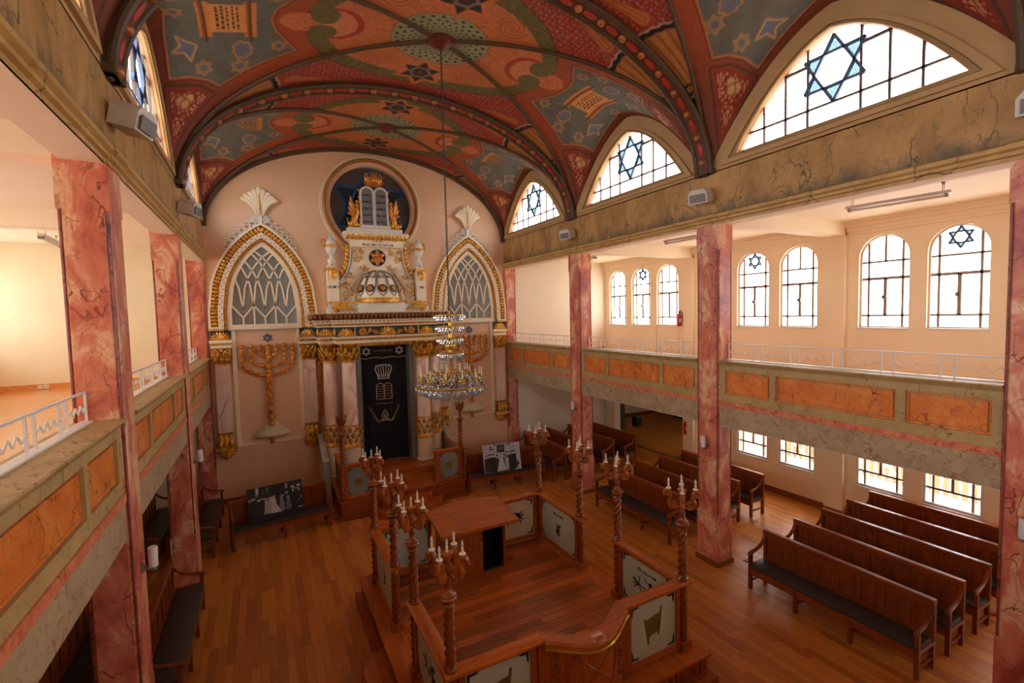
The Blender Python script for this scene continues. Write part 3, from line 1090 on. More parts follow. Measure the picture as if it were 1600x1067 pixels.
for sx in (-1, 1):
    gal = thing('gallery_%s' % SIDE[sx], 'marbled %s gallery with orange parapet panels between the columns' % SIDE[sx], 'gallery', kind='structure')
    bx = lambda mb, d0, d1, y0, y1, z0, z1, s=sx: mb.box(*sorted((s * d0, s * d1)), y0, y1, z0, z1)
    bx(MB(), W + .30, XO, YR, 0, ZS + .02, ZG - .02).build('slab', M_WHITE, gal)
    bx(MB(), W + .38, XO, YR, 0, ZG - .02, ZG).build('gallery_floor', M_FLOORG, gal)
    for b in range(4):
        ya, yb = BC(b) - 2.0, BC(b) + 2.0
        f = bx(MB(), W + .045, W + .36, ya, yb, ZS + .012, 3.26).build('lower_beam', M_GREY, gal)
        bx(MB(), W + .03, W + .30, ya, yb, 3.26, 3.355).build('red_band', M_STRIPE, gal)
        bx(MB(), W + .055, W + .36, ya, yb, ZS, ZS + .012).build('soffit_edge', M_METALW, gal)
        bx(MB(), W + .10, W + .40, ya, yb, 3.355, 4.06).build('parapet', M_FRAME, gal)
        # frame members around the three panels
        pan = ((1.87, .97), (.86, -.91), (-1.02, -1.90))
        fr = MB()
        bx(fr, W + .05, W + .11, ya, yb, 3.355, 3.50)
        bx(fr, W + .05, W + .11, ya, yb, 3.95, 4.06)
        fr.build('frame_rail', M_FRAME, gal)
        edges = [yb] + [q + BC(b) for p in pan for q in p] + [ya]
        for k in range(0, len(edges), 2):
            bx(MB(), W + .05, W + .11, edges[k + 1], edges[k], 3.50, 3.95).build('frame_stile', M_FRAME, gal)
        for p0, p1 in pan:
            p0, p1 = p0 + BC(b), p1 + BC(b)
            mb = MB()
            Pq = lambda a, bb, d, s=sx: (s * d, a, bb)
            i0 = [(p1, 3.50), (p0, 3.50), (p0, 3.95), (p1, 3.95)]
            i1 = [(p1 + .03, 3.53), (p0 - .03, 3.53), (p0 - .03, 3.92), (p1 + .03, 3.92)]
            ring_prism(mb, i0, i1, W + .085, W + .12, Pq)
            bx(mb, W + .075, W + .11, p1 + .045, p0 - .045, 3.545, 3.905)
            mb.build('orange_panel', M_ORANGE, gal, smooth=False)
        mb = MB()
        mb.prism([(sx * (W + d), z) for d, z in ((.03, 4.06), (.42, 4.06), (.42, 4.14), (-.01, 4.14), (-.02, 4.125), (-.005, 4.10), (.02, 4.08))], ya, yb, 'y')
        mb.build('ledge', M_FRAME, gal)
        rail(sx, b)

# ---- outer walls, ceilings and floors of the aisles
WY = [-.75, -2.04, -3.33]            # window centres of the first bay


def wall_with_holes(name, sx, holes, z0, z1, mat, parent):
    """side wall at |x| = XO built in strips around its windows; holes: (yc, half width, sill, top, round)"""
    holes = sorted(holes, key=lambda h: h[0])
    mb = MB()
    d0, d1 = XO, XO + .30
    P = lambda a, b, d: (sx * d, a, b)
    y = YR
    for yc, hw, s, t, rd in holes:
        mb.box(*sorted((sx * d0, sx * d1)), y, yc - hw, z0, z1)
        if s > z0:
            mb.box(*sorted((sx * d0, sx * d1)), yc - hw, yc + hw, z0, s)
        if rd:
            o = arched(hw, s, t)[1:-1]
            n = len(o)
            half = n // 2
            for part in (o[:half + 1], o[half:]):
                poly = [(yc + a, b_) for a, b_ in part]
                top = [(yc + part[-1][0], z1), (yc + part[0][0], z1)]
                # strip by strip keeps the faces convex
                for k in range(len(part) - 1):
                    a, c = part[k], part[k + 1]
                    tri_prism(mb, [(yc + a[0], a[1]), (yc + c[0], c[1]), (yc + c[0], z1), (yc + a[0], z1)], d0, d1, P)
        else:
            mb.box(*sorted((sx * d0, sx * d1)), yc - hw, yc + hw, t, z1)
        y = yc + hw
    mb.box(*sorted((sx * d0, sx * d1)), y, .25, z0, z1)
    return mb.build(name, mat, parent, smooth=False)


def arched_window(sx, yc, hw, s, t, star, label, door=False):
    WIN_N[0] += 1
    w = thing('window_%d' % WIN_N[0], label, 'window', kind='structure')
    P = lambda a, b, d: (sx * d, yc + a, b)
    g = arched(hw - .005, s + .005, t - .005)
    gi = arched(hw - .035, s + .035, t - .035)
    d0, d1 = XO + .10, XO + .14
    fr = MB()
    ring_prism(fr, g, gi, d0 - .02, d1 + .02, P)
    fr.build('frame', M_METALW, w)
    cols = [-hw, -.33, 0, .33, hw]
    zb, zm, zt = s + .28, s + 1.12, s + 1.50
    bars, sbars = MB(), MB()
    seg_ = [((-.33, s), (-.33, t)), ((.33, s), (.33, t)), ((-hw, zb), (hw, zb)), ((-hw, zm), (hw, zm)), ((-hw, zt), (hw, zt)), ((0, zb), (0, zm))]
    if not star:
        seg_.append(((0, zt), (0, t)))
    for k, (a, b_) in enumerate(seg_):
        c = clip(bar2(a, b_, .064 if k in (3, 5) else .042), g)
        if c:
            tri_prism(bars, c, d0, d1, P)
    if star:
        tri = star2(0, t - .255, .22)
        for q in tri:
            for i in range(3):
                tri_prism(sbars, bar2(q[i - 1], q[i], .030), d0 - .003, d1, P)
    bars.build('muntin', M_LEAD, w)
    if star:
        sbars.build('star_bar', M_STARB, w)
    if not door:
        for k in (-1, 1):
            MB().box(*sorted((sx * (d0 - .05), sx * d0)), yc + k * .035 - .012, yc + k * .035 + .012, s + .66, s + .74).build('latch', M_LEAD, w)
    rows = [[s, zb, zt, t], [s, zb, zm, zt, t], [s, zb, zm, zt, t], [s, zb, zt, t]]
    for cell in win_cells(g, cols, rows):
        mb = MB()
        tri_prism(mb, cell, d0 + .016, d0 + .022, P)
        mb.build('pane', M_GLASS, w, smooth=False)
    if star:
        for q in tri:
            for i in range(3):
                tip = q[i]
                a1 = (tip[0] + (q[(i + 1) % 3][0] - tip[0]) / 3, tip[1] + (q[(i + 1) % 3][1] - tip[1]) / 3)
                a2 = (tip[0] + (q[i - 1][0] - tip[0]) / 3, tip[1] + (q[i - 1][1] - tip[1]) / 3)
                mb = MB()
                tri_prism(mb, [tip, a1, a2], d0 + .006, d0 + .012, P)
                mb.build('star_pane', M_BLUEG, w, smooth=False)
    MB().box(*sorted((sx * (XO - .03), sx * (XO + .10))), yc - hw - .02, yc + hw + .02, s - .03, s).build('sill', M_METALW, w)
    return w


def low_window(yc, hw, s, t, label):
    WIN_N[0] += 1
    w = thing('window_%d' % WIN_N[0], label, 'window', kind='structure')
    P = lambda a, b, d: (d, yc + a, b)
    d0, d1 = XO + .06, XO + .11
    fr = MB()
    rect = lambda e: [(hw - e, s + e), (hw - e, t - e), (-hw + e, t - e), (-hw + e, s + e)]
    ring_prism(fr, rect(.0), rect(.05), d0 - .03, d1 + .02, P)
    fr.build('frame', M_METALW, w)
    bars = MB()
    zs_ = s + .36
    for a, b_, q in (((-.32, s), (-.32, t), .036), ((.32, s), (.32, t), .036), ((-hw, zs_), (hw, zs_), .045), ((0, zs_), (0, t), .05)):
        tri_prism(bars, bar2(a, b_, q), d0, d1, P)
    bars.build('muntin', M_LEAD, w)
    cols = [-hw, -.32, 0, .32, hw]
    for cell in win_cells(rect(0), cols, [[s, zs_, t]] * 4):
        mb = MB()
        tri_prism(mb, cell, d0 + .02, d0 + .026, P)
        mb.build('pane', M_GLASS, w, smooth=False)
    MB().box(XO - .03, XO + .08, yc - hw - .03, yc + hw + .03, s - .04, s).build('sill', M_METALW, w)


WPOS = ['first', 'second', 'third']
for sx in (-1, 1):
    wall = bpy.data.objects['wall_%s' % SIDE[sx]]
    up, lo = [], []
    for b in range(4):
        for k in range(3):
            yc = WY[k] - BAY * b
            door = (sx == 1 and b == 0 and k == 2)
            up.append((yc, .49, 4.62, 6.72, True))
            arched_window(sx, yc, .49, 4.62, 6.72, k == 1, ('%s arched window with %s in the %s gallery, bay %s' % (WPOS[k], 'blue star' if k == 1 else 'plain head', SIDE[sx], ORD[b])), door)
            if sx == 1 and b:
                lo.append((yc, .49, .87, 2.5, False))
                low_window(yc, .49, .87, 2.5, '%s low casement under the right gallery, bay %s' % (WPOS[k], ORD[b]))
    wall_with_holes('upper_wall', sx, up, ZG - .2, ZC + .1, M_AISLE, wall)
    if sx == 1:
        lo.append((-2.28, 1.80, 0.0, 2.62, False))
    wall_with_holes('lower_wall', sx, lo, 0.0, ZG - .2, M_AISLE if sx > 0 else M_WHITE, wall)
    for n in range(1, 5):
        yc = YC(n)
        MB().box(*sorted((sx * (XO - .12), sx * XO)), yc - .19, yc + .19, ZG, ZC).build('wall_pier', M_AISLE, wall)
        MB().box(*sorted((sx * (XO - .14), sx * XO)), yc - .21, yc + .21, 0, ZS).build('wall_pier', M_AISLE if sx > 0 else M_WHITE, wall)
        MB().box(*sorted((sx * (W + .36), sx * XO)), yc - .19, yc + .19, ZB + .04, ZC).build('ceiling_beam', M_CEILW, wall)
    for z0, d in ((6.80, .05), (6.86, .09), (6.95, .15), (7.03, .2)):
        MB().box(*sorted((sx * (XO - d), sx * XO)), YR, 0, z0, ZC).build('cove_moulding', M_AISLE, wall)
    MB().box(*sorted((sx * (W + .3), sx * (XO + .3))), YR, .25, ZC, ZC + .15).build('gallery_ceiling', M_CEILW, wall)
    MB().box(*sorted((sx * (XO - .025), sx * XO)), YR, .0, ZG, ZG + .10).build('gallery_skirting', M_AISLE, wall)
    bb = thing('baseboard_%s' % SIDE[sx], 'brown wooden baseboard along the foot of the %s outer wall' % SIDE[sx], 'baseboard', kind='structure')
    if sx > 0:
        MB().box(XO - .025, XO, YR, -4.10, 0, .16).build('board', M_BASEB, bb)
        MB().box(XO - .165, XO - .14, -9.06, -8.60, 0, .16).build('board', M_BASEB, bb)
    else:
        MB().box(-XO, -XO + .025, YR, 0, 0, .16).build('board', M_BASEB, bb)
# gallery door leaf under the third window
WIN_N[0] += 0
dr = thing('door_1', 'cream gallery door under an arched glazed head beside the red extinguisher', 'door', kind='structure')
MB().box(XO - .035, XO + .02, -3.84, -2.84, ZG, 4.64).build('leaf', M_AISLE, dr)
MB().box(XO - .04, XO - .034, -2.85, -2.835, ZG, 4.64).build('gap', M_LEAD, dr)
MB().box(XO - .042, XO - .034, -3.84, -2.84, ZG, ZG + .02).build('threshold', M_BLACK, dr)

# ---- back wall of the aisles, rear wall
bw = thing('wall_back', 'salmon and cream end wall behind the ark', 'wall', kind='structure')
mb = MB()
OCX, OCZ, OCR = -.03, 8.58, 1.26
n = 48
circ = [(OCX + OCR * math.cos(2 * pi * i / n), OCZ + OCR * math.sin(2 * pi * i / n)) for i in range(n)]
big = []
for i in range(n):
    a = 2 * pi * i / n
    c, s_ = math.cos(a), math.sin(a)
    k = min((2.0) / abs(c) if abs(c) > 1e-6 else 9e9, 2.0 / abs(s_) if abs(s_) > 1e-6 else 9e9)
    big.append((OCX + c * k, OCZ + s_ * k))
ring_prism(mb, big, circ, 0.0, .35, lambda a, b, d: (a, d, b))
mb.box(-W - .2, OCX - 2.0, 0, .35, 0, 10.6)
mb.box(OCX + 2.0, W + .2, 0, .35, 0, 10.6)
mb.box(OCX - 2.0, OCX + 2.0, 0, .35, 0, OCZ - 2.0)
mb.box(OCX - 2.0, OCX + 2.0, 0, .35, OCZ + 2.0, 10.6)
mb.build('nave_end', M_SALMON, bw, smooth=False)
for sx in (-1, 1):
    MB().box(*sorted((sx * (W + .15), sx * (XO + .3))), .0, .3, 0, ZC + .15).build('aisle_end', M_CREAM if sx < 0 else M_WHITE, bw)
bbk = thing('baseboard_back', 'brown wooden baseboard along the foot of the end wall', 'baseboard', kind='structure')
for sx in (-1, 1):
    MB().box(*sorted((sx * (W + .42), sx * XO)), -.025, 0, 0, .16).build('board', M_BASEB, bbk)
    MB().box(*sorted((sx * (W + .42), sx * XO)), -.03, 0, ZG, ZG + .13).build('gallery_board', M_FLOORG, bbk)
    MB().box(*sorted((sx * 1.78, sx * W)), -.03, 0, 0, .15).build('board', M_BASEB, bbk)
rw = thing('wall_rear', 'plain plastered wall behind the rear gallery', 'wall', kind='structure')
MB().box(-XO - .3, XO + .3, YR - .3, YR, 0, 4.6).build('rear_face', M_CREAM, rw)
MB().box(-XO - .3, XO + .3, YR - .3, YR, 6.7, 10.6).build('rear_face', M_CREAM, rw)
for xa, xb in ((-XO - .3, -1.0), (1.0, XO + .3)):
    MB().box(xa, xb, YR - .3, YR, 4.6, 6.7).build('rear_pier', M_CREAM, rw)
for k, xc in enumerate((0,)):  # window added behind the camera to light the nave from the front
    WIN_N[0] += 1
    w = thing('window_%d' % WIN_N[0], 'broad unseen window added in the rear wall for frontal light', 'window', kind='structure')
    mb = MB()
    ring_prism(mb, [(xc - 1, 4.6), (xc + 1, 4.6), (xc + 1, 6.7), (xc - 1, 6.7)], [(xc - .94, 4.66), (xc + .94, 4.66), (xc + .94, 6.64), (xc - .94, 6.64)], YR - .2, YR - .1, lambda a, b, d: (a, d, b))
    for q in (-.33, .33):
        mb.box(xc + q - .02, xc + q + .02, YR - .17, YR - .13, 4.6, 6.7)
    mb.box(xc - 1, xc + 1, YR - .17, YR - .13, 5.6, 5.64)
    mb.build('frame', M_METALW, w)
    MB().box(xc - .95, xc + .95, YR - .152, YR - .148, 4.65, 6.65).build('pane', M_GLASS, w)
MB().box(-W, W, YR, -15.0, ZS, ZG).build('rear_gallery_floor', M_FLOORG, rw)

# ---- ground floor of planks
M_FLOOR, nt, b_ = newmat('floor_plank_wood')
v = coords(nt, (13, 1.1, 13))
f = noise(nt, v, 1.5, 5, .6, .7)
at = _nd(nt, 'ShaderNodeAttribute')
at.attribute_name = 'tone'
inf = _nd(nt, 'ShaderNodeObjectInfo')
ad = _nd(nt, 'ShaderNodeMath', operation='ADD')
nt.links.new(at.outputs['Fac'], ad.inputs[0])
nt.links.new(inf.outputs['Random'], ad.inputs[1])
fr_ = _nd(nt, 'ShaderNodeMath', operation='FRACT')
nt.links.new(ad.outputs[0], fr_.inputs[0])
base = ramp(nt, fr_.outputs[0], [(0, srgb(184, 106, 42)), (.35, srgb(212, 130, 54)), (.7, srgb(226, 148, 66)), (1, srgb(198, 114, 48))])
gr = ramp(nt, f, [(.3, (.80, .78, .76, 1)), (.7, (1, 1, 1, 1))])
nt.links.new(mixc(nt, 1.0, base, gr, 'MULTIPLY'), b_.inputs['Base Color'])
b_.inputs['Roughness'].default_value = .36
b_.inputs['Specular IOR Level'].default_value = .35
b_.inputs['Coat Weight'].default_value = .08
b_.inputs['Coat Roughness'].default_value = .18
fl = thing('floor', 'polished brown plank floor of the hall', 'floor', kind='structure')
M_SUB = plain('dark_subfloor', srgb(74, 38, 18), .7)
MB().box(-XO - .3, XO + .3, YR - .3, .35, -.2, -.012).build('subfloor', M_SUB, fl)
PW, GAP = .118, .003
rng = random.Random(11)
planks = []
x = -XO
while x < XO:
    y = YR + rng.uniform(-1.2, 0)
    while y < 0:
        L = rng.choice((.9, 1.2, 1.5))
        planks.append((x, max(y, YR), min(y + L, 0), L))
        y += L
    x += PW


def cam_px(p):
    d = Vector(p) - Vector(CAM_P)
    z = d.dot(_fw)
    if z < .2:
        return None
    return 800 + FPX * d.dot(_r2) / z, 533.5 - FPX * d.dot(_u2) / z, z


def visible_rank(q):
    px = cam_px((q[0], (q[1] + q[2]) / 2, 0))
    if px is None or not (0 < px[0] < 1600 and 0 < px[1] < 1067):
        return 1e9
    xx, yy = q[0], (q[1] + q[2]) / 2
    if abs(xx) < 2.1 and -11.4 < yy < -6.4 or (abs(xx) < 1.8 and yy > -3.1):
        return 1e9
    if xx < -4.2 or (xx > 4.2 and -12.8 < yy < -9.4):
        return 1e8
    return px[2]


planks.sort(key=visible_rank)
pm = {}
rest = MB()
for i, (px, ya, yb, L) in enumerate(planks):
    if i < 300:
        key = round(yb - ya, 4)
        if key not in pm:
            pm[key] = MB().box(GAP / 2, PW - GAP / 2, GAP / 2, key - GAP / 2, -.012, 0).mesh('plank', M_FLOOR, smooth=False)
        link('plank', pm[key], fl, (px, ya, 0))
    else:
        rest.add([(px + GAP / 2, ya + GAP / 2, 0), (px + PW - GAP / 2, ya + GAP / 2, 0), (px + PW - GAP / 2, yb - GAP / 2, 0), (px + GAP / 2, yb - GAP / 2, 0)], [(0, 1, 2, 3)])
me = bpy.data.meshes.new('planks_beyond')
me.from_pydata(rest.v, [], rest.f)
me.materials.append(M_FLOOR)
ta = me.attributes.new('tone', 'FLOAT', 'FACE')
ta.data.foreach_set('value', [rng.random() for _ in rest.f])
link('planks_beyond', me, fl, kind='stuff')
# ================================================================ ARK WALL
def text_mesh(body, size, mat, depth=.004, cx=0, cz=0, maxw=None):
    """raised lettering in the x-z plane facing -y, centred on (cx, cz)"""
    c = bpy.data.curves.new('lettering', 'FONT')
    c.body = body[::-1]
    c.size = size
    c.align_x = 'CENTER'
    c.align_y = 'CENTER'
    c.extrude = depth / 2
    c.resolution_u = 2
    o = bpy.data.objects.new('lettering', c)
    COL.objects.link(o)
    bpy.context.view_layer.update()
    me = bpy.data.meshes.new_from_object(o.evaluated_get(bpy.context.evaluated_depsgraph_get()))
    bpy.data.objects.remove(o)
    bpy.data.curves.remove(c)
    k = 1.0
    if len(me.vertices):
        xs = [v.co.x for v in me.vertices]
        if maxw and max(xs) - min(xs) > maxw:
            k = maxw / (max(xs) - min(xs))
    for v in me.vertices:
        v.co = (v.co.x * k + cx, -v.co.z, v.co.y + cz)
    me.materials.clear()
    me.materials.append(mat)
    return me


def shell(mb, c, r, n=9, d=.05, squash=.9):
    """scallop shell opening upwards on a face towards -y: fan of lobes"""
    for k in range(n):
        a = pi * (k + .5) / n
        L = r * (.52 + .06 * math.sin(a))
        p = (c[0] + math.cos(a) * r * .52, c[1], c[2] + math.sin(a) * r * .52 * squash)
        M = Matrix.Rotation(-(a - pi / 2), 3, 'Y')
        mb.ell(p, (r * .16, d, L), 8, 6, M)
    mb.ell((c[0], c[1] - d * .4, c[2] + r * .1), (r * .2, d, r * .16), 8, 6)


def spiral(c, r0, turns, n, sgn=1, a0=0, shrink=.9):
    pts = []
    for i in range(n + 1):
        t = i / n
        a = a0 + sgn * t * turns * 2 * pi
        r = r0 * (1 - shrink * t)
        pts.append((c[0] + r * math.cos(a), c[1], c[2] + r * math.sin(a)))
    return pts


def leaf(mb, base, tip, w, thick=.015, bend=.03, n=6, out=(0, -1, 0)):
    """pointed leaf from base to tip, bowing along `out`"""
    b, t, o = Vector(base), Vector(tip), Vector(out)
    d = t - b
    s = d.cross(o)
    if s.length < 1e-6:
        s = d.orthogonal()
    s.normalize()
    vs, fs = [], []
    for i in range(n + 1):
        q = i / n
        ww = w * math.sin(pi * (.12 + .88 * q)) ** .8 if q < 1 else w * .05
        p = b + d * q + o * (bend * math.sin(pi * q) + (bend * 1.1 if q == 1 else 0))
        vs += [p - s * ww, p + o * thick, p + s * ww, p - o * thick * .3]
    for i in range(n):
        for k in range(4):
            k2 = (k + 1) % 4
            fs.append((4 * i + k, 4 * i + k2, 4 * i + 4 + k2, 4 * i + 4 + k))
    fs += [(0, 3, 2, 1), (4 * n, 4 * n + 1, 4 * n + 2, 4 * n + 3)]
    mb.add(vs, fs)


# ---- oculus: gilded ring, star glass
WIN_N[0] += 1
oc = thing('window_%d' % WIN_N[0], 'round window with blue six-pointed star high above the ark', 'window', kind='structure')
oc.location = (0, 0, 0)
P = lambda a, b, d: (a, d, b)
cir = lambda r, n=64: [(OCX + r * math.cos(2 * pi * i / n), OCZ + r * math.sin(2 * pi * i / n)) for i in range(n)]
M_OCHRE = plain('ochre_gilt_moulding', srgb(168, 110, 46), .45, .3, .12, 6)
for r0, r1, d, m, nm in ((1.24, 1.37, -.05, M_SALMON, 'inner_ring'), (1.37, 1.46, -.13, M_OCHRE, 'gilt_ring'), (1.46, 1.54, -.10, M_CREAM, 'outer_ring')):
    mb = MB()
    ring_prism(mb, cir(r1), cir(r0), d, .02, P)
    mb.build(nm, m, oc)
MB().tube([(OCX + 1.415 * math.cos(2 * pi * i / 72), -.13, OCZ + 1.415 * math.sin(2 * pi * i / 72)) for i in range(72)], .045, 8, closed=True).build('gilt_roll', M_OCHRE, oc)
M_NIGHT = plain('dusky_star_glass', srgb(92, 84, 80), .4, 0, .2, 2)
M_NAVYG = plain('dark_navy_glass', srgb(24, 40, 56), .4, 0, .2, 3)
M_BLUEL = plain('blue_star_border', srgb(34, 92, 150), .4, 0, .1, 4)
mb = MB()
mb.prism(cir(1.27), .20, .22, 'y')
mb.build('dusky_glass', M_NIGHT, oc, smooth=False)
tri = star2(OCX, OCZ, 1.22)
for t in tri:
    mb = MB()
    mb.prism(t, .185, .199, 'y')
    mb.build('star_glass', M_NAVYG, oc, smooth=False)
mb = MB()
for t in tri:
    for i in range(3):
        mb.prism(bar2(t[i - 1], t[i], .075), .17, .186, 'y')
mb.build('star_border', M_BLUEL, oc, smooth=False)


# ---- blind lancet windows with gilded arches
def lancet(hw, z0, zs, rise, c=.8, n=14):
    v = np.linspace(1, 0, n + 1)
    h = hprof(v, 1.0, c)
    r = [(hw, z0)] + [(hw * a, zs + rise * k) for a, k in zip(v, h)]
    l = [(-hw * a, zs + rise * k) for a, k in zip(v[::-1][1:], h[::-1][1:])] + [(-hw, z0)]
    return r + l


M_DOT = plain('rust_dot_paint', srgb(150, 84, 52), .6)


def blind_window(xc, side):
    WIN_N[0] += 1
    t = thing('window_%d' % WIN_N[0], 'gilded pointed arch with tracery window on the %s of the ark' % side, 'window', (xc, 0, 4.88), kind='structure')
    Z = lambda pts: [(a, b - 4.88) for a, b in pts]
    hw, sill, spr, rise = .82, 4.97, 5.42, 1.80
    L = lambda e, z0=4.90: Z(lancet(hw + e, z0, spr, rise + e * 1.18))
    mb = MB()
    mb.prism(L(.02, 4.95), -.02, -.005, 'y')
    mb.build('smoky_pane', M_SMOKE, t, smooth=False)
    for e0, e1, d, m, nm in ((.0, .12, -.07, M_IVORY, 'window_frame'), (.20, .33, -.15, M_IVORY, 'dotted_band'), (.50, .56, -.15, M_IVORY, 'outer_edge')):
        mb = MB()
        ring_prism(mb, L(e1, 4.88), L(e0, 4.88 if e0 else 5.03), d, .0, P)
        mb.build(nm, m, t)
    MB().prism([(-.94, .02), (.94, .02), (.94, .12), (-.94, .12)], -.08, 0, 'y').build('sill_bar', M_IVORY, t)
    mb = MB()
    ring_prism(mb, L(.50, 4.88), L(.33, 4.88), -.10, 0, P)
    mb.build('lobe_bed', M_BROWNT, t)  # brown bed puts the dark gaps between the lobes into colour
    mb = MB()
    ring_prism(mb, L(.20, 4.88), L(.12, 4.88), -.10, 0, P)
    mb.build('bead_bed', M_OCHRE, t)

    def along(e, step):
        o = L(e, 4.90)
        pts = []
        # right side bottom to apex, then left side
        acc = step * .5
        for i in range(len(o) - 1):
            a, b_ = Vector(o[i]), Vector(o[i + 1])
            d = (b_ - a).length
            q = 0
            while acc <= d - q + 1e-9:
                q += acc
                p = a + (b_ - a) * (q / d)
                tn = (b_ - a).normalized()
                pts.append((p[0], p[1], tn[0], tn[1]))
                acc = step
            acc -= (d - q)
        return pts
    mb = MB()
    for px, pz, tx, tz in along(.415, .098):
        a = math.atan2(tz, tx)
        M = Matrix.Rotation(-a, 3, 'Y')
        mb.ell((px, -.12, pz), (.050, .045, .088), 8, 6, M)
    mb.build('gold_lobe', M_GOLD, t, kind='stuff')
    mb = MB()
    for px, pz, tx, tz in along(.16, .055):
        mb.ell((px, -.105, pz), (.024, .02, .034), 6, 4, Matrix.Rotation(-math.atan2(tz, tx), 3, 'Y'))
    mb.build('gold_bead', M_GOLD, t, kind='stuff')
    mb = MB()
    for k, (px, pz, tx, tz) in enumerate(along(.265, .085)):
        nx, nz = -tz, tx
        o = .025 if k % 2 else -.025
        mb.box(px + nx * o - .014, px + nx * o + .014, -.158, -.148, pz + nz * o - .014, pz + nz * o + .014)
    mb.build('rust_dot', M_DOT, t, kind='stuff')
    # returns at the foot of the arch
    for s in (-1, 1):
        MB().box(s * 1.02 if s > 0 else -1.38, 1.38 if s > 0 else s * 1.02, -.16, 0, -.0, .10).build('foot_band', M_IVORY, t)
        mb = MB()
        for k in range(7):
            mb.box(s * (1.05 + k * .05) - .017, s * (1.05 + k * .05) + .017, -.175, -.15, .012, .05)
        mb.build('foot_dentil', M_GOLD, t, kind='stuff')
    # interlacing tracery
    hole = L(.01, 4.97)
    bars = MB()
    bw_ = .044

    def bar(p, q):
        c = clip(bar2(p, q, bw_), hole)
        if c:
            bars.prism(c, -.05, -.015, 'y')
    z1, z2 = 5.22 - 4.88, 5.56 - 4.88
    xs = [-hw + 2 * hw * k / 6 for k in range(7)]
    for k in range(1, 6):
        if k % 2:
            bar((xs[k], .05), (xs[k], z1))
            bar((xs[k], z1), (xs[k - 1], z2))
            bar((xs[k], z1), (xs[k + 1], z2))
        else:
            bar((xs[k], .05), (xs[k], z2))
    vv = np.linspace(1, -.9, 24)
    hh = hprof(np.clip(vv, 0, 1), 1.0, .8)
    for k in range(0, 7, 1):
        if k % 2 and k not in (1, 3, 5):
            continue
        for s in (-1, 1):
            prev = None
            for i in range(13):
                v_ = 1 - i / 12
                h_ = float(hprof(np.array(v_), 1.0, .8))
                x0 = xs[k] + s * 1.0 * hw * (1 - v_)
                z0_ = (z2 if k % 2 == 0 else z2 - .10) + (rise - .12) * h_
                if prev:
                    bar(prev, (x0, z0_))
                prev = (x0, z0_)
    bars.build('tracery', M_IVORY, t, smooth=False)
    # openwork crest and palmette
    mb = MB()
    for s in (-1, 1):
        pts = [q for q in along(.62, .17) if (q[0] * s > .02 and q[1] > 1.75 and abs(q[0]) < .92)]
        for px, pz, tx, tz in pts:
            mb.tube(spiral((px, -.06, pz + .05), .12, 1.25, 18, s, pi / 2 - s * .6, .7), .021, 6)
            mb.tube(spiral((px + s * .03, -.05, pz - .06), .06, 1.0, 12, -s, 0, .6), .011, 6)
    for s in (-1, 1):
        mb.tube(spiral((s * .13, -.07, 3.10), .10, 1.3, 18, -s, pi / 2, .7), .02, 6)
    mb.box(-.05, .05, -.10, -.02, 2.90, 3.22)
    mb.build('openwork_crest', M_OFFW, t)
    za = 8.06 - 4.88
    mb = MB()
    for k in range(-4, 5):
        a = k * .125
        L_ = .68 - .03 * abs(k)
        b0 = Vector((.02 * k, -.08, za + .02 + .02 * (4 - abs(k))))
        pts = []
        for i in range(9):
            q = i / 8
            aa = a * (.55 + .75 * q ** 2)
            pts.append((b0[0] + math.sin(aa) * L_ * q, -.08 - .05 * math.sin(q * 2.4), b0[2] + math.cos(aa) * L_ * q))
        mb.tube(pts, [.022 + .040 * (q / 8) ** .7 for q in range(9)], 7, flat=.6, up=(0, 1, 0))
        e = pts[-1]
        mb.ell((e[0], e[1] - .01, e[2]), (.055, .04, .04), 6, 5)
    mb.build('palm_finial', M_IVORY, t)
    mb = MB()
    mb.tube([(0, -.15, za + .02), (0, -.17, za + .3), (0, -.14, za + .66)], [.022, .02, .012], 8)
    for k in range(9):
        mb.ell((0, -.165, za + .05 + k * .066), (.022, .022, .026), 6, 4)
    mb.build('palm_stem', M_GOLD, t)


blind_window(-3.15, 'left')
blind_window(3.15, 'right')


# ---- pilasters with gilded capital and corbel
def capital(mb, c, r, h, core, n=8):
    """leafy bell capital: c at its underside"""
    core.lathe([(r * .95, 0), (r * 1.08, h * .03), (r * 1.08, h * .08), (r * .98, h * .10), (r * 1.0, h * .5), (r * 1.2, h * .8), (r * 1.42, h * .9), (r * 1.42, h)], c, 16)
    for row, (z0, z1, rr, m) in enumerate(((.08, .48, 1.04, n), (.25, .72, 1.10, n), (.5, .95, 1.2, 4))):
        for k in range(m):
            a = 2 * pi * (k + .5 * (row % 2)) / m + (pi / 4 if row == 2 else 0)
            o = Vector((math.cos(a), math.sin(a), 0))
            b_ = Vector(c) + o * r * rr * .95 + Vector((0, 0, h * z0))
            t_ = Vector(c) + o * r * (rr + (.45 if row < 2 else .55)) + Vector((0, 0, h * z1))
            leaf(mb, b_, t_, r * (.36 if row < 2 else .26), .02, .03, 5, o)
            if row == 2:
                q = t_
                s_ = Vector((-o[1], o[0], 0))
                mb.ell(q, (r * .2, r * .2, r * .2), 8, 6)
            else:
                mb.ell(t_, (r * .17,) * 3, 6, 4)


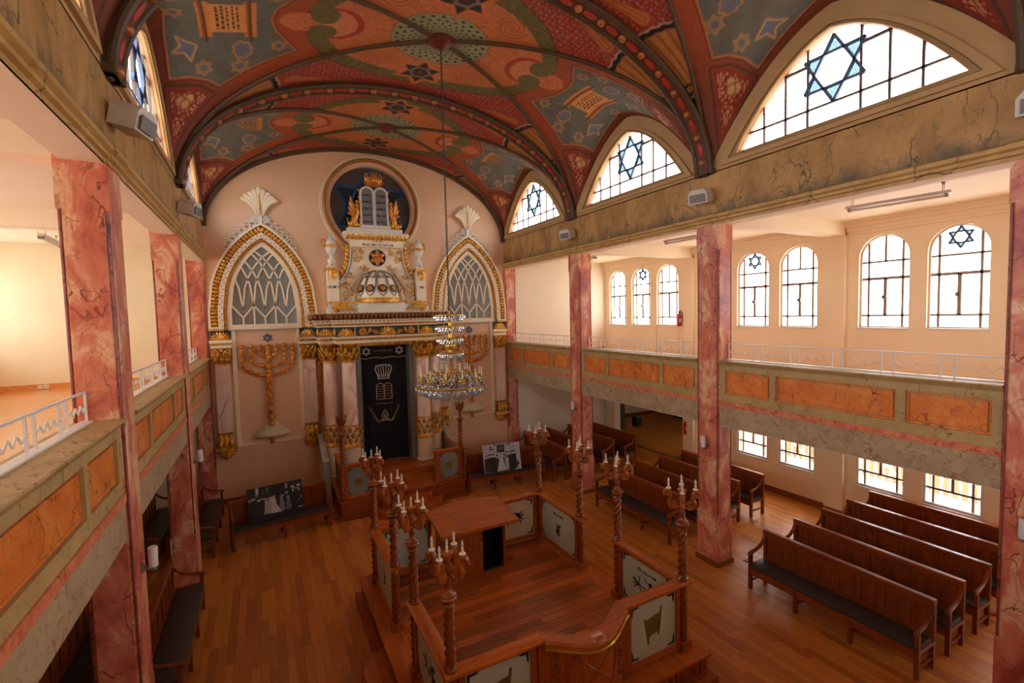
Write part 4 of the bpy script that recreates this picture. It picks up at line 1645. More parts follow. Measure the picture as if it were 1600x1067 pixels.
def flat_capital(mb, w, d, z0, z1, core):
    """gilded block capital against the wall, -y front, centred on x=0"""
    h = z1 - z0
    core.prism([(-w * .44, z0), (w * .44, z0), (w * .46, z0 + h * .6), (w * .58, z1 - .05), (w * .58, z1), (-w * .58, z1), (-w * .58, z1 - .05), (-w * .46, z0 + h * .6)], -d * .85, 0, 'y')
    mb.box(-w * .48, w * .48, -d - .02, 0, z0, z0 + .035)
    for row, m in ((0, 3), (1, 4)):
        for k in range(m):
            x = (k - (m - 1) / 2) * w * (.30 if row == 0 else .27)
            leaf(mb, (x, -d * .82, z0 + .04 + row * h * .22), (x * 1.15, -d - .09, z0 + h * (.52 + .26 * row)), w * .15, .025, .035)
    for s in (-1, 1):
        mb.tube(spiral((s * w * .36, -d - .03, z1 - h * .22), w * .19, 1.6, 20, s, pi * (0 if s < 0 else 1), .8), .020, 6)
        leaf(mb, (s * .02, -d * .9, z0 + h * .45), (s * w * .30, -d - .06, z1 - h * .12), w * .10, .012, .03)
    mb.ell((0, -d - .03, z1 - h * .13), (w * .14, .04, h * .11), 8, 6)


def corbel(mb, w, d, z0, zm, z1, core):
    core.prism([(-w * .50, zm), (w * .50, zm), (w * .42, zm + (z1 - zm) * .25), (w * .38, z1 - .05), (w * .46, z1), (-w * .46, z1), (-w * .38, z1 - .05), (-w * .42, zm + (z1 - zm) * .25)], -d, 0, 'y')
    mb.box(-w * .62, w * .62, -d - .07, 0, zm - .04, zm + .035)
    for k in range(3):
        x = (k - 1) * w * .27
        leaf(mb, (x, -d * .95, z1 - .06), (x * 1.2, -d - .07, zm + .08), w * .14, .02, .03)
    for s in (-1, 1):
        mb.tube(spiral((s * w * .2, -d - .02, (zm + z1) / 2), w * .16, 1.4, 16, s, 0, .8), .018, 6)
    for k in range(7):
        a = pi + pi * (k + .5) / 7
        R = w * .52
        mb.ell((math.cos(a) * R * .5, -d * .6, zm - .04 + math.sin(a) * (zm - z0) * .5), (w * .11, d * .5, (zm - z0) * .5), 8, 6, Matrix.Rotation(-(a - pi / 2), 3, 'Y'))
    mb.ell((0, -d * .55, z0 + .01), (.05, .06, .05), 8, 6)


PD = .13


def pilaster(xc, label):
    t = thing('pilaster', label, 'pilaster' if label else None, (xc, 0, 1.30), group='outer pilasters of the ark wall' if label else None)
    if not label:
        t.parent = ark
    z = lambda v: v - 1.30
    MB().box(-.175, .175, -PD, 0, z(2.02), z(3.95)).build('shaft', M_PILAS, t)
    mb = MB()
    core = MB()
    flat_capital(mb, .42, PD, z(3.93), z(4.40), core)
    core.build('capital', M_OCHRE, t)  # darker core colour gives shade between the leaves
    mb.build('capital_leaf', M_GOLD, t, kind='stuff')
    mb = MB()
    core = MB()
    corbel(mb, .42, PD + .03, z(1.32), z(1.60), z(2.05), core)
    core.build('corbel', M_OCHRE, t)  # core coloured darker than its leaves, for shaded depth
    mb.build('corbel_leaf', M_GOLD, t, kind='stuff')
    if abs(xc) > 3:
        mb = MB()
        mb.box(-.25, .25, -PD - .04, 0, z(4.40), z(4.47))
        mb.box(-.27, .27, -PD - .08, 0, z(4.54), z(4.62))
        mb.box(-.24, .24, -PD - .02, 0, z(4.47), z(4.54))
        mb.build('impost', M_IVORY, t)
        mb = MB()
        for k in range(9):
            mb.box(-.23 + k * .055, -.23 + k * .055 + .032, -PD - .05, -PD, z(4.475), z(4.53))
        mb.build('dentil', M_GOLD, t, kind='stuff')
        MB().box(-.24, .24, -.08, 0, z(4.62), z(4.88)).build('frieze_block', M_TEAL, t)
        mb = MB()
        shell(mb, (0, -.10, z(4.63)), .235, 9, .05)
        mb.build('shell', M_GOLD, t)


# ---- menorah reliefs in their panels
def menorah(xc, side):
    fr = thing('trim_%d' % (1 if xc < 0 else 2), 'pale recessed wall panel framing the gilded menorah %s of the ark' % side, 'panel', (xc, 0, 1.6), kind='structure')
    for s in (-1, 1):
        MB().box(*sorted((s * .79, s * .89)), -.05, 0, .05, 3.28).build('frame_strip', M_IVORY, fr)
    MB().box(-.89, .89, -.06, 0, -.0, .05).build('frame_foot', M_IVORY, fr)
    t = thing('wall_menorah', 'gilded seven-branched menorah relief on the wall %s of the ark' % side, 'menorah', (xc, 0, 1.56), group='menorah reliefs')
    z = lambda v: v - 1.56
    y = -.09

    def beads(path, r, m):
        mb = MB()
        # resample evenly
        P_ = [Vector(p) for p in path]
        ln = [0]
        for i in range(1, len(P_)):
            ln.append(ln[-1] + (P_[i] - P_[i - 1]).length)
        n = max(3, int(ln[-1] / (r * 1.25)))
        j = 0
        for k in range(n + 1):
            s = ln[-1] * k / n
            while j < len(ln) - 2 and ln[j + 1] < s:
                j += 1
            p = P_[j] + (P_[j + 1] - P_[j]) * ((s - ln[j]) / (ln[j + 1] - ln[j] + 1e-9))
            rr = r * (1.22 if k % 2 == 0 else .82)
            mb.ell(p, (rr, rr * .8, rr), 8, 6)
            a = k * 2.4
            mb.ell((p[0] + math.cos(a) * r * .75, p[1] - r * .45, p[2] + math.sin(a) * r * .75), (r * .42,) * 3, 6, 4)
        mb.tube(path, r * .6, 8)
        return mb
    stem = [(0, y, z(2.12)), (0, y, z(4.36))]
    mb = beads([(0, y, z(2.14)), (0, y, z(3.4))], .078, 0)
    mb.v += []
    o = len(mb.v)
    m2 = beads([(0, y, z(3.3)), (0, y, z(4.34))], .064, 0)
    mb.add(m2.v, m2.f)
    for k in range(4):
        mb.ell((0, y, z((2.16, 2.55, 3.40, 3.78)[k])), (.085, .07, .05), 10, 6)
    mb.build('stem', M_GOLDR, t)
    for R in (.205, .42, .655):
        for s in (-1, 1):
            zc = 4.30
            pts = [(s * .02, y, z(zc - R * 1.14))]
            for i in range(1, 15):
                a = pi / 2 * i / 14
                pts.append((s * R * math.sin(a), y, z(zc - .28 * (R > .3) - (R * 1.14 - .28 * (R > .3)) * math.cos(a))))
            pts.append((s * R, y, z(4.36)))
            beads(pts, .055, 0).build('branch', M_GOLDR, t)
    for R in (-.655, -.42, -.205, 0, .205, .42, .655):
        MB().ell((R, y, z(4.41)), (.062, .055, .06), 10, 6).build('cup', M_GOLDR, t)
    dish = MB().lathe([(.02, z(2.22)), (.13, z(2.21)), (.16, z(2.13)), (.25, z(2.09)), (.29, z(2.01)), (.38, z(1.97)), (.46, z(1.88)), (.49, z(1.83)), (.45, z(1.79)), (.30, z(1.75)), (.10, z(1.72))], (0, 0, 0), 28)
    dish.v = [(a, min(b, 0.0) * .55 - .001, c) for a, b, c in dish.v]
    dish.build('base_dish', plain('stone_cream_paint', srgb(214, 204, 168), .6, 0, .06, 5) if 'stone_cream_paint' not in MATS else MATS['stone_cream_paint'], t)
    mb = MB()
    for k in range(13):
        a = -pi * (k + .5) / 13
        mb.ell((math.cos(a) * .40, math.sin(a) * .22, z(1.775)), (.045, .03, .03), 6, 5)
    mb.build('gold_swag', M_GOLD, t, kind='stuff')
    mb = MB()
    mb.lathe([(.01, z(1.56)), (.05, z(1.59)), (.07, z(1.64)), (.045, z(1.69)), (.08, z(1.72)), (.11, z(1.76))], (0, -.09, 0), 10)
    mb.build('drop', M_GOLDR, t)
    mb = MB()
    for q in star2(0, z(4.63), .12):
        for i in range(3):
            mb.prism(bar2(q[i - 1], q[i], .022), -.05, -.02, 'y')
    mb.build('star', M_BLUEL, t, smooth=False)


menorah(-3.13, 'left')
menorah(3.13, 'right')

# ---- the ark
ark = thing('torah_ark', 'ornate ivory and gold ark front with marble columns and stepped cornice', 'ark', (0, 0, 0))
for x_, s_ in ((-4.27, 'pink marbled wall pilaster left of the left gilded menorah'), (-2.06, None), (2.06, None), (4.27, 'pink marbled wall pilaster right of the right gilded menorah')):
    pilaster(x_, s_)
M_REDB = plain('pale_blue_grey_paint', srgb(206, 206, 204), .5, 0, .03, 4)


def step_poly(e, e2=None):
    h = [(-2.29 - e, .0), (-2.29 - e, -.22 - e), (-1.82 - e, -.22 - e), (-1.82 - e, -.95 - e), (-1.43 - e, -.95 - e), (-1.43 - e, -1.36 - e)]
    return h + [(-a, b) for a, b in h[::-1]]


def short_poly(e):
    h = [(-1.82 - e, .0), (-1.82 - e, -.95 - e), (-1.43 - e, -.95 - e), (-1.43 - e, -1.36 - e)]
    return h + [(-a, b) for a, b in h[::-1]]


def tier(name, z0, z1, e0, e1, mat):
    A, B_ = (step_poly(e0), step_poly(e1)) if z0 < 4.88 else (short_poly(e0), short_poly(e1))
    n = len(A)
    vs = [(a, b, z0) for a, b in A] + [(a, b, z1) for a, b in B_]
    fs = [tuple(range(n)), tuple(range(2 * n - 1, n - 1, -1))] + [(i, i + n, (i + 1) % n + n, (i + 1) % n) for i in range(n)]
    return MB().add(vs, fs).build(name, mat, ark, smooth=False)


def dentils(name, z0, z1, e, depth, step, mat, w=.55):
    mb = MB()
    P_ = step_poly(e) if z0 < 4.88 else short_poly(e)
    for i in range(len(P_) - 1):
        a, b = Vector(P_[i]), Vector(P_[i + 1])
        L = (b - a).length
        n = max(1, int(L / step))
        d = (b - a) / L
        for k in range(n):
            c = a + d * (L * (k + .5) / n)
            hx = abs(d[0]) * step * w / 2 + abs(d[1]) * depth
            hy = abs(d[1]) * step * w / 2 + abs(d[0]) * depth
            mb.box(c[0] - hx, c[0] + hx, c[1] - hy, c[1] + hy, z0, z1)
    return mb.build(name, mat, ark, kind='stuff', smooth=False)


tier('architrave', 4.42, 4.50, .0, .02, M_IVORY)
tier('architrave_bed', 4.50, 4.56, .0, .0, M_BROWNT)  # brown colour stands in for the shaded gaps between dentils
dentils('gold_dentil', 4.505, 4.555, .02, .02, .055, M_GOLD)
tier('lower_cornice', 4.56, 4.62, .05, .08, M_IVORY)
tier('frieze', 4.62, 4.89, .0, .0, M_TEAL)
tier('middle_cornice', 4.89, 4.93, .06, .07, M_IVORY)
tier('bead_bed', 4.93, 4.98, .05, .05, M_BROWNT)  # brown again for the shaded gaps, between the beads
dentils('gold_bead_row', 4.935, 4.975, .06, .015, .042, M_GOLD)
tier('dotted_band', 4.98, 5.09, .08, .12, M_IVORY)
dentils('rust_dot', 5.03, 5.055, .105, .008, .11, M_DOT, .4)
tier('scallop_bed', 5.09, 5.26, .10, .17, M_BROWNT)
tier('top_edge', 5.26, 5.30, .18, .20, M_IVORY)
mb = MB()
P_ = short_poly(.17)
for i in range(len(P_) - 1):
    a, b = Vector(P_[i]), Vector(P_[i + 1])
    L = (b - a).length
    n = max(1, int(L / .115))
    d = (b - a) / L
    for k in range(n):
        c = a + d * (L * (k + .5) / n)
        mb.ell((c[0], c[1], 5.19), (.056 * abs(d[0]) + .05 * abs(d[1]), .056 * abs(d[1]) + .05 * abs(d[0]), .10), 8, 6)
mb.build('scallop', M_BROWNT, ark, kind='stuff')
# frieze ornaments
for x_, y_ in ((-1.16, -1.36), (1.16, -1.36), (-1.63, -.95), (1.63, -.95), (-2.06, -.22), (2.06, -.22), (0, -1.36)):
    mb = MB()
    shell(mb, (x_, y_ - .02, 4.635), .225 if x_ else .25, 9, .05)
    mb.build('shell', M_GOLD, ark)
for s in (-1, 1):
    for yy, x_ in ((-1.16, 1.43), (-.6, 1.82)):
        mb = MB()
        for k in range(3):
            mb.ell((s * (x_ + .015), yy + (k - 1) * .09, 4.75), (.03, .04, .10), 8, 6)
        mb.build('side_acanthus', M_GOLD, ark)
    mb = MB()
    mb.tube(spiral((s * .72, -1.38, 4.75), .105, 2.1, 34, s, pi / 2, .85), .020, 7)
    pts = [(s * (.64 - .42 * q), -1.38, 4.655 + .075 * math.sin(q * pi * 1.2) ** 2 + .02) for q in [i / 14 for i in range(15)]]
    mb.tube(pts, .018, 7)
    mb.tube(spiral((s * .36, -1.38, 4.73), .07, 1.5, 24, -s, -pi / 2, .85), .016, 7)
    leaf(mb, (s * .55, -1.38, 4.70), (s * .48, -1.42, 4.86), .035)
    mb.build('scrollwork', M_GOLDR, ark)
    MB().box(s * .92 - .015, s * .92 + .015, -1.385, -1.36, 4.62, 4.89).build('frieze_post', M_GOLD, ark)


# columns
def ark_column(x_, y_, z_):
    c = (x_, y_, 0)
    MB().lathe([(.25, z_), (.27, z_ + .02), (.27, z_ + .07), (.235, z_ + .09), (.235, 1.36), (.25, 1.40), (.25, 1.44)], c, 24).build('column_drum', M_IVORY, ark)
    mb = MB()
    cb = MB().lathe([(.245, 1.44), (.225, 1.60), (.212, 2.0), (.212, 2.06)], c, 24).build('column_base', M_IVORY, ark)
    mb.lathe([(.285, 1.42), (.29, 1.46), (.26, 1.50), (.245, 1.52), (.235, 1.53)], c, 24)
    mb.lathe([(.215, 2.02), (.232, 2.03), (.232, 2.06), (.21, 2.07)], c, 24)
    for row in range(3):
        for k in range(10):
            a = 2 * pi * (k + .5 * (row % 2)) / 10
            o = Vector((math.cos(a), math.sin(a), 0))
            leaf(mb, Vector((x_, y_, 1.52 + row * .17)) + o * .215, Vector((x_, y_, 1.73 + row * .15)) + o * .275, .062, .02, .03, 4, o)
            mb.ell(Vector((x_, y_, 1.73 + row * .15)) + o * .275, (.02, .02, .02), 6, 4)
    mb.build('base_acanthus', M_GOLD, cb)
    MB().lathe([(.205, 2.05), (.20, 2.6), (.188, 3.90)], c, 28).build('column_shaft', M_PILAS, ark)
    mb = MB()
    core = MB()
    capital(mb, (x_, y_, 3.87), .19, .55, core)
    cc = core.build('column_capital', M_OCHRE, ark)  # core darker than the acanthus, shading the gaps by colour
    mb.lathe([(.20, 3.87), (.215, 3.885), (.215, 3.91), (.195, 3.925)], (x_, y_, 0), 18)
    mb.lathe([(.26, 4.36), (.275, 4.38), (.275, 4.42), (.26, 4.42)], (x_, y_, 0), 18)
    mb.build('acanthus', M_GOLD, cc)


for s in (-1, 1):
    ark_column(s * 1.09, -1.10, .68)
    ark_column(s * 1.55, -.70, .50)
    # hanging gilded pendants between column and pilaster
    for px in (1.78, 1.60):
        mb = MB()
        R_ = random.Random(5)
        for k in range(46):
            z_ = 3.95 - k * .040
            w = .055 if k < 42 else .055 * (46 - k) / 5
            mb.ell((s * px + R_.uniform(-w, w), -.06 + R_.uniform(-.015, .015), z_), (.028, .024, .024), 6, 4)
        mb.box(s * px - .05, s * px + .05, -.045, 0, 2.2, 4.0)
        mb.build('pendant', M_GOLDR, ark)
    mb = MB()
    shell(mb, (s * 1.72, -.08, 4.10), .17, 7, .04)
    for k in (-1, 1):
        mb.tube(spiral((s * 1.72 + k * .12, -.07, 4.12), .06, 1.2, 14, k, 0, .8), .016, 6)
    mb.build('gold_crest', M_GOLD, ark)
    # inner cheeks of the ark opening
    MB().box(*sorted((s * .72, s * .86)), -.95, -.02, .68, 4.42).build('cheek', M_PLASTD, ark)
MB().box(-.80, .80, -.08, -.01, .68, 4.42).build('back_board', M_BLACK, ark)
# gilded pelmet with a serrated edge
mb = MB()
mb.box(-.86, .86, -1.02, -.40, 4.34, 4.42)
for k in range(28):
    x0 = -.86 + k * 1.72 / 28
    mb.prism([(x0, 4.345), (x0 + .0307, 4.285), (x0 + .0614, 4.345)], -1.02, -1.0, 'y')
mb.build('pelmet', M_GOLD, ark)

# ---- superstructure of the ark
y0 = -.34
M_LION = plain('fawn_lion_paint', srgb(206, 176, 146), .55, 0, .08, 10)
top = thing('ark_gable', 'ivory and gold carved gable with little dome standing on the ark cornice', 'ark gable', (0, 0, 5.31))
z = lambda v: v - 5.31
mb = MB()
mb.box(-1.52, 1.52, -.62, 0, z(5.31), z(5.46))
mb.box(-1.46, 1.46, -.56, 0, z(5.46), z(5.56))
mb.build('plinth', M_OFFW, top)
MB().box(-1.48, 1.48, -.58, 0, z(5.56), z(5.63)).build('gold_fillet', M_GOLD, top)
mb = MB()
mb.box(-.70, .70, -.86, -.3, z(5.31), z(5.42))
mb.box(-.74, .74, -.90, -.3, z(5.42), z(5.50))
mb.box(-.68, .68, -.82, -.3, z(5.50), z(5.58))
mb.build('dome_plinth', M_OFFW, top)
# shaped panel
half = [(1.13, 5.63), (1.13, 6.22), (1.02, 6.32), (.90, 6.50), (.82, 6.70), (.77, 6.95), (.75, 7.28)]
poly = [(a, z(b)) for a, b in half] + [(-a, z(b)) for a, b in half[::-1]]
mb = MB()
mb.prism(poly, y0, -.02, 'y')
mb.build('gable_panel', M_IVORY, top, smooth=False)
for s in (-1, 1):
    pts = [(s * a, y0 - .01, z(b)) for a, b in half[1:]]
    MB().tube(pts, .05, 6, flat=.5, up=(0, 1, 0)).build('white_border', M_OFFW, top)
    mb = MB()
    for i in range(14):
        q = i / 13
        z_ = 6.36 + q * .85
        xx = np.interp(z_, [b for a, b in half], [a for a, b in half])
        mb.box(s * (xx - .01) - .014, s * (xx - .01) + .014, y0 - .045, y0 - .03, z(z_ - .022), z(z_ + .022))
    mb.build('border_lettering', M_BLACK, top, kind='stuff')
    mb = MB()
    for i in range(7):
        q = i / 6
        z_ = 6.42 + q * .75
        xx = float(np.interp(z_, [b for a, b in half], [a for a, b in half])) + .06
        leaf(mb, (s * xx, y0 + .05, z(z_)), (s * (xx + .09), y0 - .0, z(z_ + .20)), .05, .02, .03)
    mb.tube(spiral((s * .93, y0 + .03, z(7.24)), .09, 1.3, 16, s, pi, .8), .02, 6)
    mb.build('gold_frond', M_GOLD, top)
    # foliage and rearing lion in relief
    mb = MB()
    R_ = random.Random(8)
    for (cx, cz, r, tn, sg) in ((.95, 5.86, .13, 1.6, 1), (.66, 6.02, .10, 1.4, -1), (1.00, 6.12, .08, 1.3, 1), (.40, 6.62, .10, 1.4, 1), (.60, 6.92, .11, 1.5, -1), (.44, 7.15, .08, 1.3, 1), (.68, 7.17, .06, 1.2, -1), (.84, 6.40, .08, 1.3, -1), (.24, 6.45, .06, 1.2, -1)):
        mb.tube(spiral((s * cx, y0 - .015, z(cz)), r, tn, 22, s * sg, R_.uniform(0, 6), .8), .014, 6)
        for k in range(4):
            a = R_.uniform(0, 2 * pi)
            leaf(mb, (s * cx + math.cos(a) * r * .7, y0 - .01, z(cz) + math.sin(a) * r * .7), (s * cx + math.cos(a) * r * 1.7, y0 - .05, z(cz) + math.sin(a) * r * 1.7), .022)
    mb.build('foliage', M_GOLD, top)
    mb = MB()
    mb.tube([(s * .80, y0 - .03, z(6.10)), (s * .70, y0 - .06, z(6.28)), (s * .58, y0 - .07, z(6.44)), (s * .53, y0 - .06, z(6.58))], [.06, .075, .07, .05], 8)
    mb.ell((s * .50, y0 - .07, z(6.64)), (.06, .05, .05), 8, 6)
    mb.ell((s * .44, y0 - .08, z(6.63)), (.035, .03, .028), 8, 6)
    mb.tube([(s * .57, y0 - .06, z(6.46)), (s * .44, y0 - .06, z(6.44)), (s * .36, y0 - .05, z(6.50))], [.035, .028, .024], 6)
    mb.tube([(s * .80, y0 - .03, z(6.12)), (s * .88, y0 - .03, z(5.98)), (s * .80, y0 - .03, z(5.86))], [.05, .04, .028], 6)
    mb.tube([(s * .76, y0 - .03, z(6.12)), (s * .70, y0 - .03, z(5.98)), (s * .64, y0 - .03, z(5.88))], [.05, .04, .028], 6)
    mb.tube([(s * .84, y0 - .02, z(6.12)), (s * .96, y0 - .02, z(6.22)), (s * .92, y0 - .02, z(6.36))], [.02, .016, .014], 6)
    mb.ell((s * .53, y0 - .06, z(6.56)), (.085, .05, .085), 8, 6)
    mb.build('lion_relief', M_LION, top)
    # posts
    MB().box(*sorted((s * 1.17, s * 1.48)), -.50, -.05, z(5.63), z(6.60)).build('post', M_IVORY, top)
    mb = MB()
    mb.box(*sorted((s * 1.14, s * 1.51)), -.53, -.03, z(6.56), z(6.64))
    for k in range(3):
        leaf(mb, (s * 1.325 + (k - 1) * .08, -.50, z(6.56)), (s * 1.325 + (k - 1) * .05, -.56, z(6.30 - .06 * (k == 1))), .05, .025, .03)
    mb.ell((s * 1.325, -.54, z(6.52)), (.10, .05, .06), 8, 6)
    mb.build('post_cap', M_GOLD, top)
    me = text_mesh('ה׳תשא' if s < 0 else 'אדר', .13, M_BLACK, .006, s * 1.325, z(6.06))
    link('lettering', me, top, (0, -.503, 0))
    mb = MB()
    for k in range(4):
        a = .35 + k * .32
        mb.tube([(s * 1.30 - s * .02 * k, -.68 - .02 * k, z(5.32)), (s * (1.30 + .10 * math.sin(a)), -.70, z(5.45)), (s * (1.22 - .1 * k), -.72, z(5.60 - .05 * k)), (s * (1.12 - .12 * k) , -.70, z(5.42 - .02 * k))], [.05, .06, .055, .03], 8)
    mb.build('gold_plume', M_GOLD, top)
# rosette
mb = MB()
mb.prism([(.27 * math.cos(2 * pi * i / 32), z(6.97) + .27 * math.sin(2 * pi * i / 32)) for i in range(32)], y0 - .015, y0 + .01, 'y')
mb.build('rosette_ground', M_BLACK, top)
MB().tube([(.275 * math.cos(2 * pi * i / 40), y0 - .02, z(6.97) + .275 * math.sin(2 * pi * i / 40)) for i in range(40)], .022, 8, closed=True).build('rosette_ring', M_OFFW, top)


def rosette(mb, c, r):
    for k in range(6):
        a = pi / 2 + k * pi / 3
        M = Matrix.Rotation(-(a - pi / 2), 3, 'Y')
        mb.ell((c[0] + math.cos(a) * r * .55, c[1], c[2] + math.sin(a) * r * .55), (r * .26, r * .16, r * .42), 8, 6, M)
    mb.ell((c[0], c[1] - r * .1, c[2]), (r * .22, r * .18, r * .22), 8, 6)


mb = MB()
rosette(mb, (0, y0 - .04, z(6.97)), .24)
mb.build('rosette', M_GOLDR, top)
# cornice with acanthus and lettering bands
mb = MB()
mb.prism([(-.78, z(7.28)), (.78, z(7.28)), (.80, z(7.42)), (.92, z(7.50)), (.98, z(7.66)), (.98, z(7.72)), (-.98, z(7.72)), (-.98, z(7.66)), (-.92, z(7.50)), (-.80, z(7.42))], -.52, -.02, 'y')
mb.build('gable_cornice', M_IVORY, top, smooth=False)
mb = MB()
for k in range(15):
    x0 = -.86 + k * 1.72 / 14
    leaf(mb, (x0, -.52, z(7.49)), (x0, -.56, z(7.66)), .055, .02, .03)
mb.box(-.96, .96, -.53, -.5, z(7.48), z(7.51))
mb.build('gold_acanthus', M_GOLD, top, kind='stuff')
link('lettering', text_mesh('דע לפני מי אתה עומד', .105, M_BLACK, .006, 0, z(7.34), 1.3), top, (0, -.523, 0))
link('lettering', text_mesh('כתר תורה', .075, M_DOT, .006, 0, z(7.445), .6), top, (0, -.523, 0))
# little dome of petals with rosettes
DR, DZ = .62, .95
dome = MB()
prof = [(DR * math.cos(a) ** .8 if a < pi / 2 else .001, DZ * math.sin(a)) for a in [pi / 2 * i / 12 for i in range(13)]]
dome.lathe([(DR * 1.02, -.0)] + prof[0:], (0, -.36, z(5.62)), 32)
dome.build('dome_core', M_IVORY, top)


def dome_pt(az, el, off=0.):
    r = (DR + off) * max(math.cos(el), 0) ** .8
    return Vector((r * math.sin(az), -.36 - r * math.cos(az), z(5.62) + (DZ + off) * math.sin(el)))


for k in range(-2, 3):
    az = k * .62
    w = .27
    # petal outline raised from the dome
    pts = []
    for i in range(9):
        q = i / 8
        pts.append((az - w * math.sin(pi * min(1, (1 - q) * .9 + .1)) ** .55 if q < 1 else az, .22 + q * 1.22))
    edge = []
    for i in range(17):
        t_ = i / 16
        el = 1.42 - (1.42 - .16) * (1 - abs(2 * t_ - 1)) ** .8
        s = -1 if t_ < .5 else 1
        ww = w * min(1, (abs(1.42 - el) / .55)) ** .6
        if abs(t_ - .5) < .22:
            ww *= math.sqrt(max(0, 1 - ((.22 - abs(t_ - .5)) / .22) ** 2)) if abs(t_ - .5) < .22 else 1
        edge.append(dome_pt(az + s * ww, el, .02))
    MB().tube(edge, .013, 6).build('petal_edge', M_PLASTD, top)
    o = Vector((math.sin(az), -math.cos(az), 0))
    for el, r, mt in ((.42, .125, M_GOLDR), (.90, .085, M_REDB)):
        c = dome_pt(az, el, .012)
        nrm = Vector((math.sin(az) * math.cos(el * .8), -math.cos(az) * math.cos(el * .8), math.sin(el * .8))).normalized()
        Mz = nrm.to_track_quat('-Y', 'Z').to_matrix().to_4x4()
        mb = MB()
        mb.prism([(r * math.cos(2 * pi * i / 20), r * (1 if mt is M_GOLDR else .6) * math.sin(2 * pi * i / 20)) for i in range(20)], -.012, .004, 'y')
        mb.xf(Matrix.Translation(c) @ Mz)
        ob = mb.build('petal_medallion', M_BLACK, top)
        mb = MB()
        rosette(mb, (0, -.022, 0), r * .82)
        mb.xf(Matrix.Translation(c) @ Mz)
        mb.build('rosette', mt, ob)
MB().lathe([(DR + .05, 0), (DR + .045, .10), (DR + .02, .13), (DR - .02, .13)], (0, -.36, z(5.60)), 32).build('dome_collar', M_GOLD, top)
arc = [(.74 * math.cos(pi * i / 24), y0 - .01, z(5.66) + .98 * math.sin(pi * i / 24)) for i in range(25)]
MB().tube(arc, .04, 8).build('dome_arch', M_IVORY, top)


# ---- urns
def urn(s, label):
    t = thing('urn', label, 'urn', (s * 1.325, -.28, 6.64), group='urns on the ark')
    MB().lathe([(.15, 0), (.15, .05), (.11, .08), (.09, .12), (.12, .17), (.12, .22), (.07, .27), (.055, .34), (.07, .40), (.13, .46), (.16, .56), (.16, .63), (.15, .66), (.135, .72), (.11, .80), (.07, .84)], (0, 0, 0), 20).build('body', M_OFFW, t)
    MB().lathe([(.165, .60), (.178, .62), (.178, .66), (.165, .68)], (0, 0, 0), 20).build('band', M_GOLD, t)
    MB().lathe([(.06, .84), (.075, .87), (.055, .92), (.02, .98), (.004, 1.02)], (0, 0, 0), 12).build('finial', M_REDB, t)
    for k in (-1, 1):
        pts = [(k * .15, 0, .63), (k * .22, 0, .66), (k * .25, 0, .74), (k * .23, 0, .82), (k * .17, 0, .84), (k * .15, 0, .79), (k * .18, 0, .76)]
        MB().tube(pts, .022, 7).build('handle', M_GOLD, t)
    MB().ell((0, -.15, .10), (.03, .03, .045), 8, 6).build('boss', M_GOLDR, t)


urn(-1, 'ivory two-handled urn with gold band left of the ark gable')
urn(1, 'ivory two-handled urn with gold band right of the ark gable')

# ---- tablets of the law with griffins and crown
tb = thing('law_tablets', 'stone tablets of the law between golden griffins under a crown', 'tablets', (-.03, -.30, 7.72))
MB().box(-.82, .82, -.16, .14, 0, .13).build('plinth', M_OFFW, tb)
MB().box(-.44, .44, -.20, .16, .13, .20).build('upper_plinth', M_OFFW, tb)
M_SLATE = plain('slate_tablet', srgb(128, 128, 130), .5, 0, .1, 4)
rows_r = ['אנכי ה׳', 'לא יהיה', 'לא תשא', 'זכור את', 'כבד את']
rows_l = ['לא תרצח', 'לא תנאף', 'לא תגנב', 'לא תענה', 'לא תחמד']
for s, rows in ((-1, rows_l), (1, rows_r)):
    o = arched(.215, .20, 1.40)
    i_ = arched(.165, .24, 1.35)
    mb = MB()
    ring_prism(mb, [(a + s * .208, b) for a, b in o], [(a + s * .208, b) for a, b in i_], -.09, .06, P)
    mb.build('tablet_frame', M_OFFW, tb)
    MB().prism([(a + s * .208, b) for a, b in arched(.17, .23, 1.355)], -.05, .04, 'y').build('tablet_face', M_SLATE, tb, smooth=False)
    for k, r_ in enumerate(rows):
        link('lettering', text_mesh(r_, .105, M_BLACK, .006, s * .208, 1.14 - k * .20, .27), tb, (0, -.055, 0))
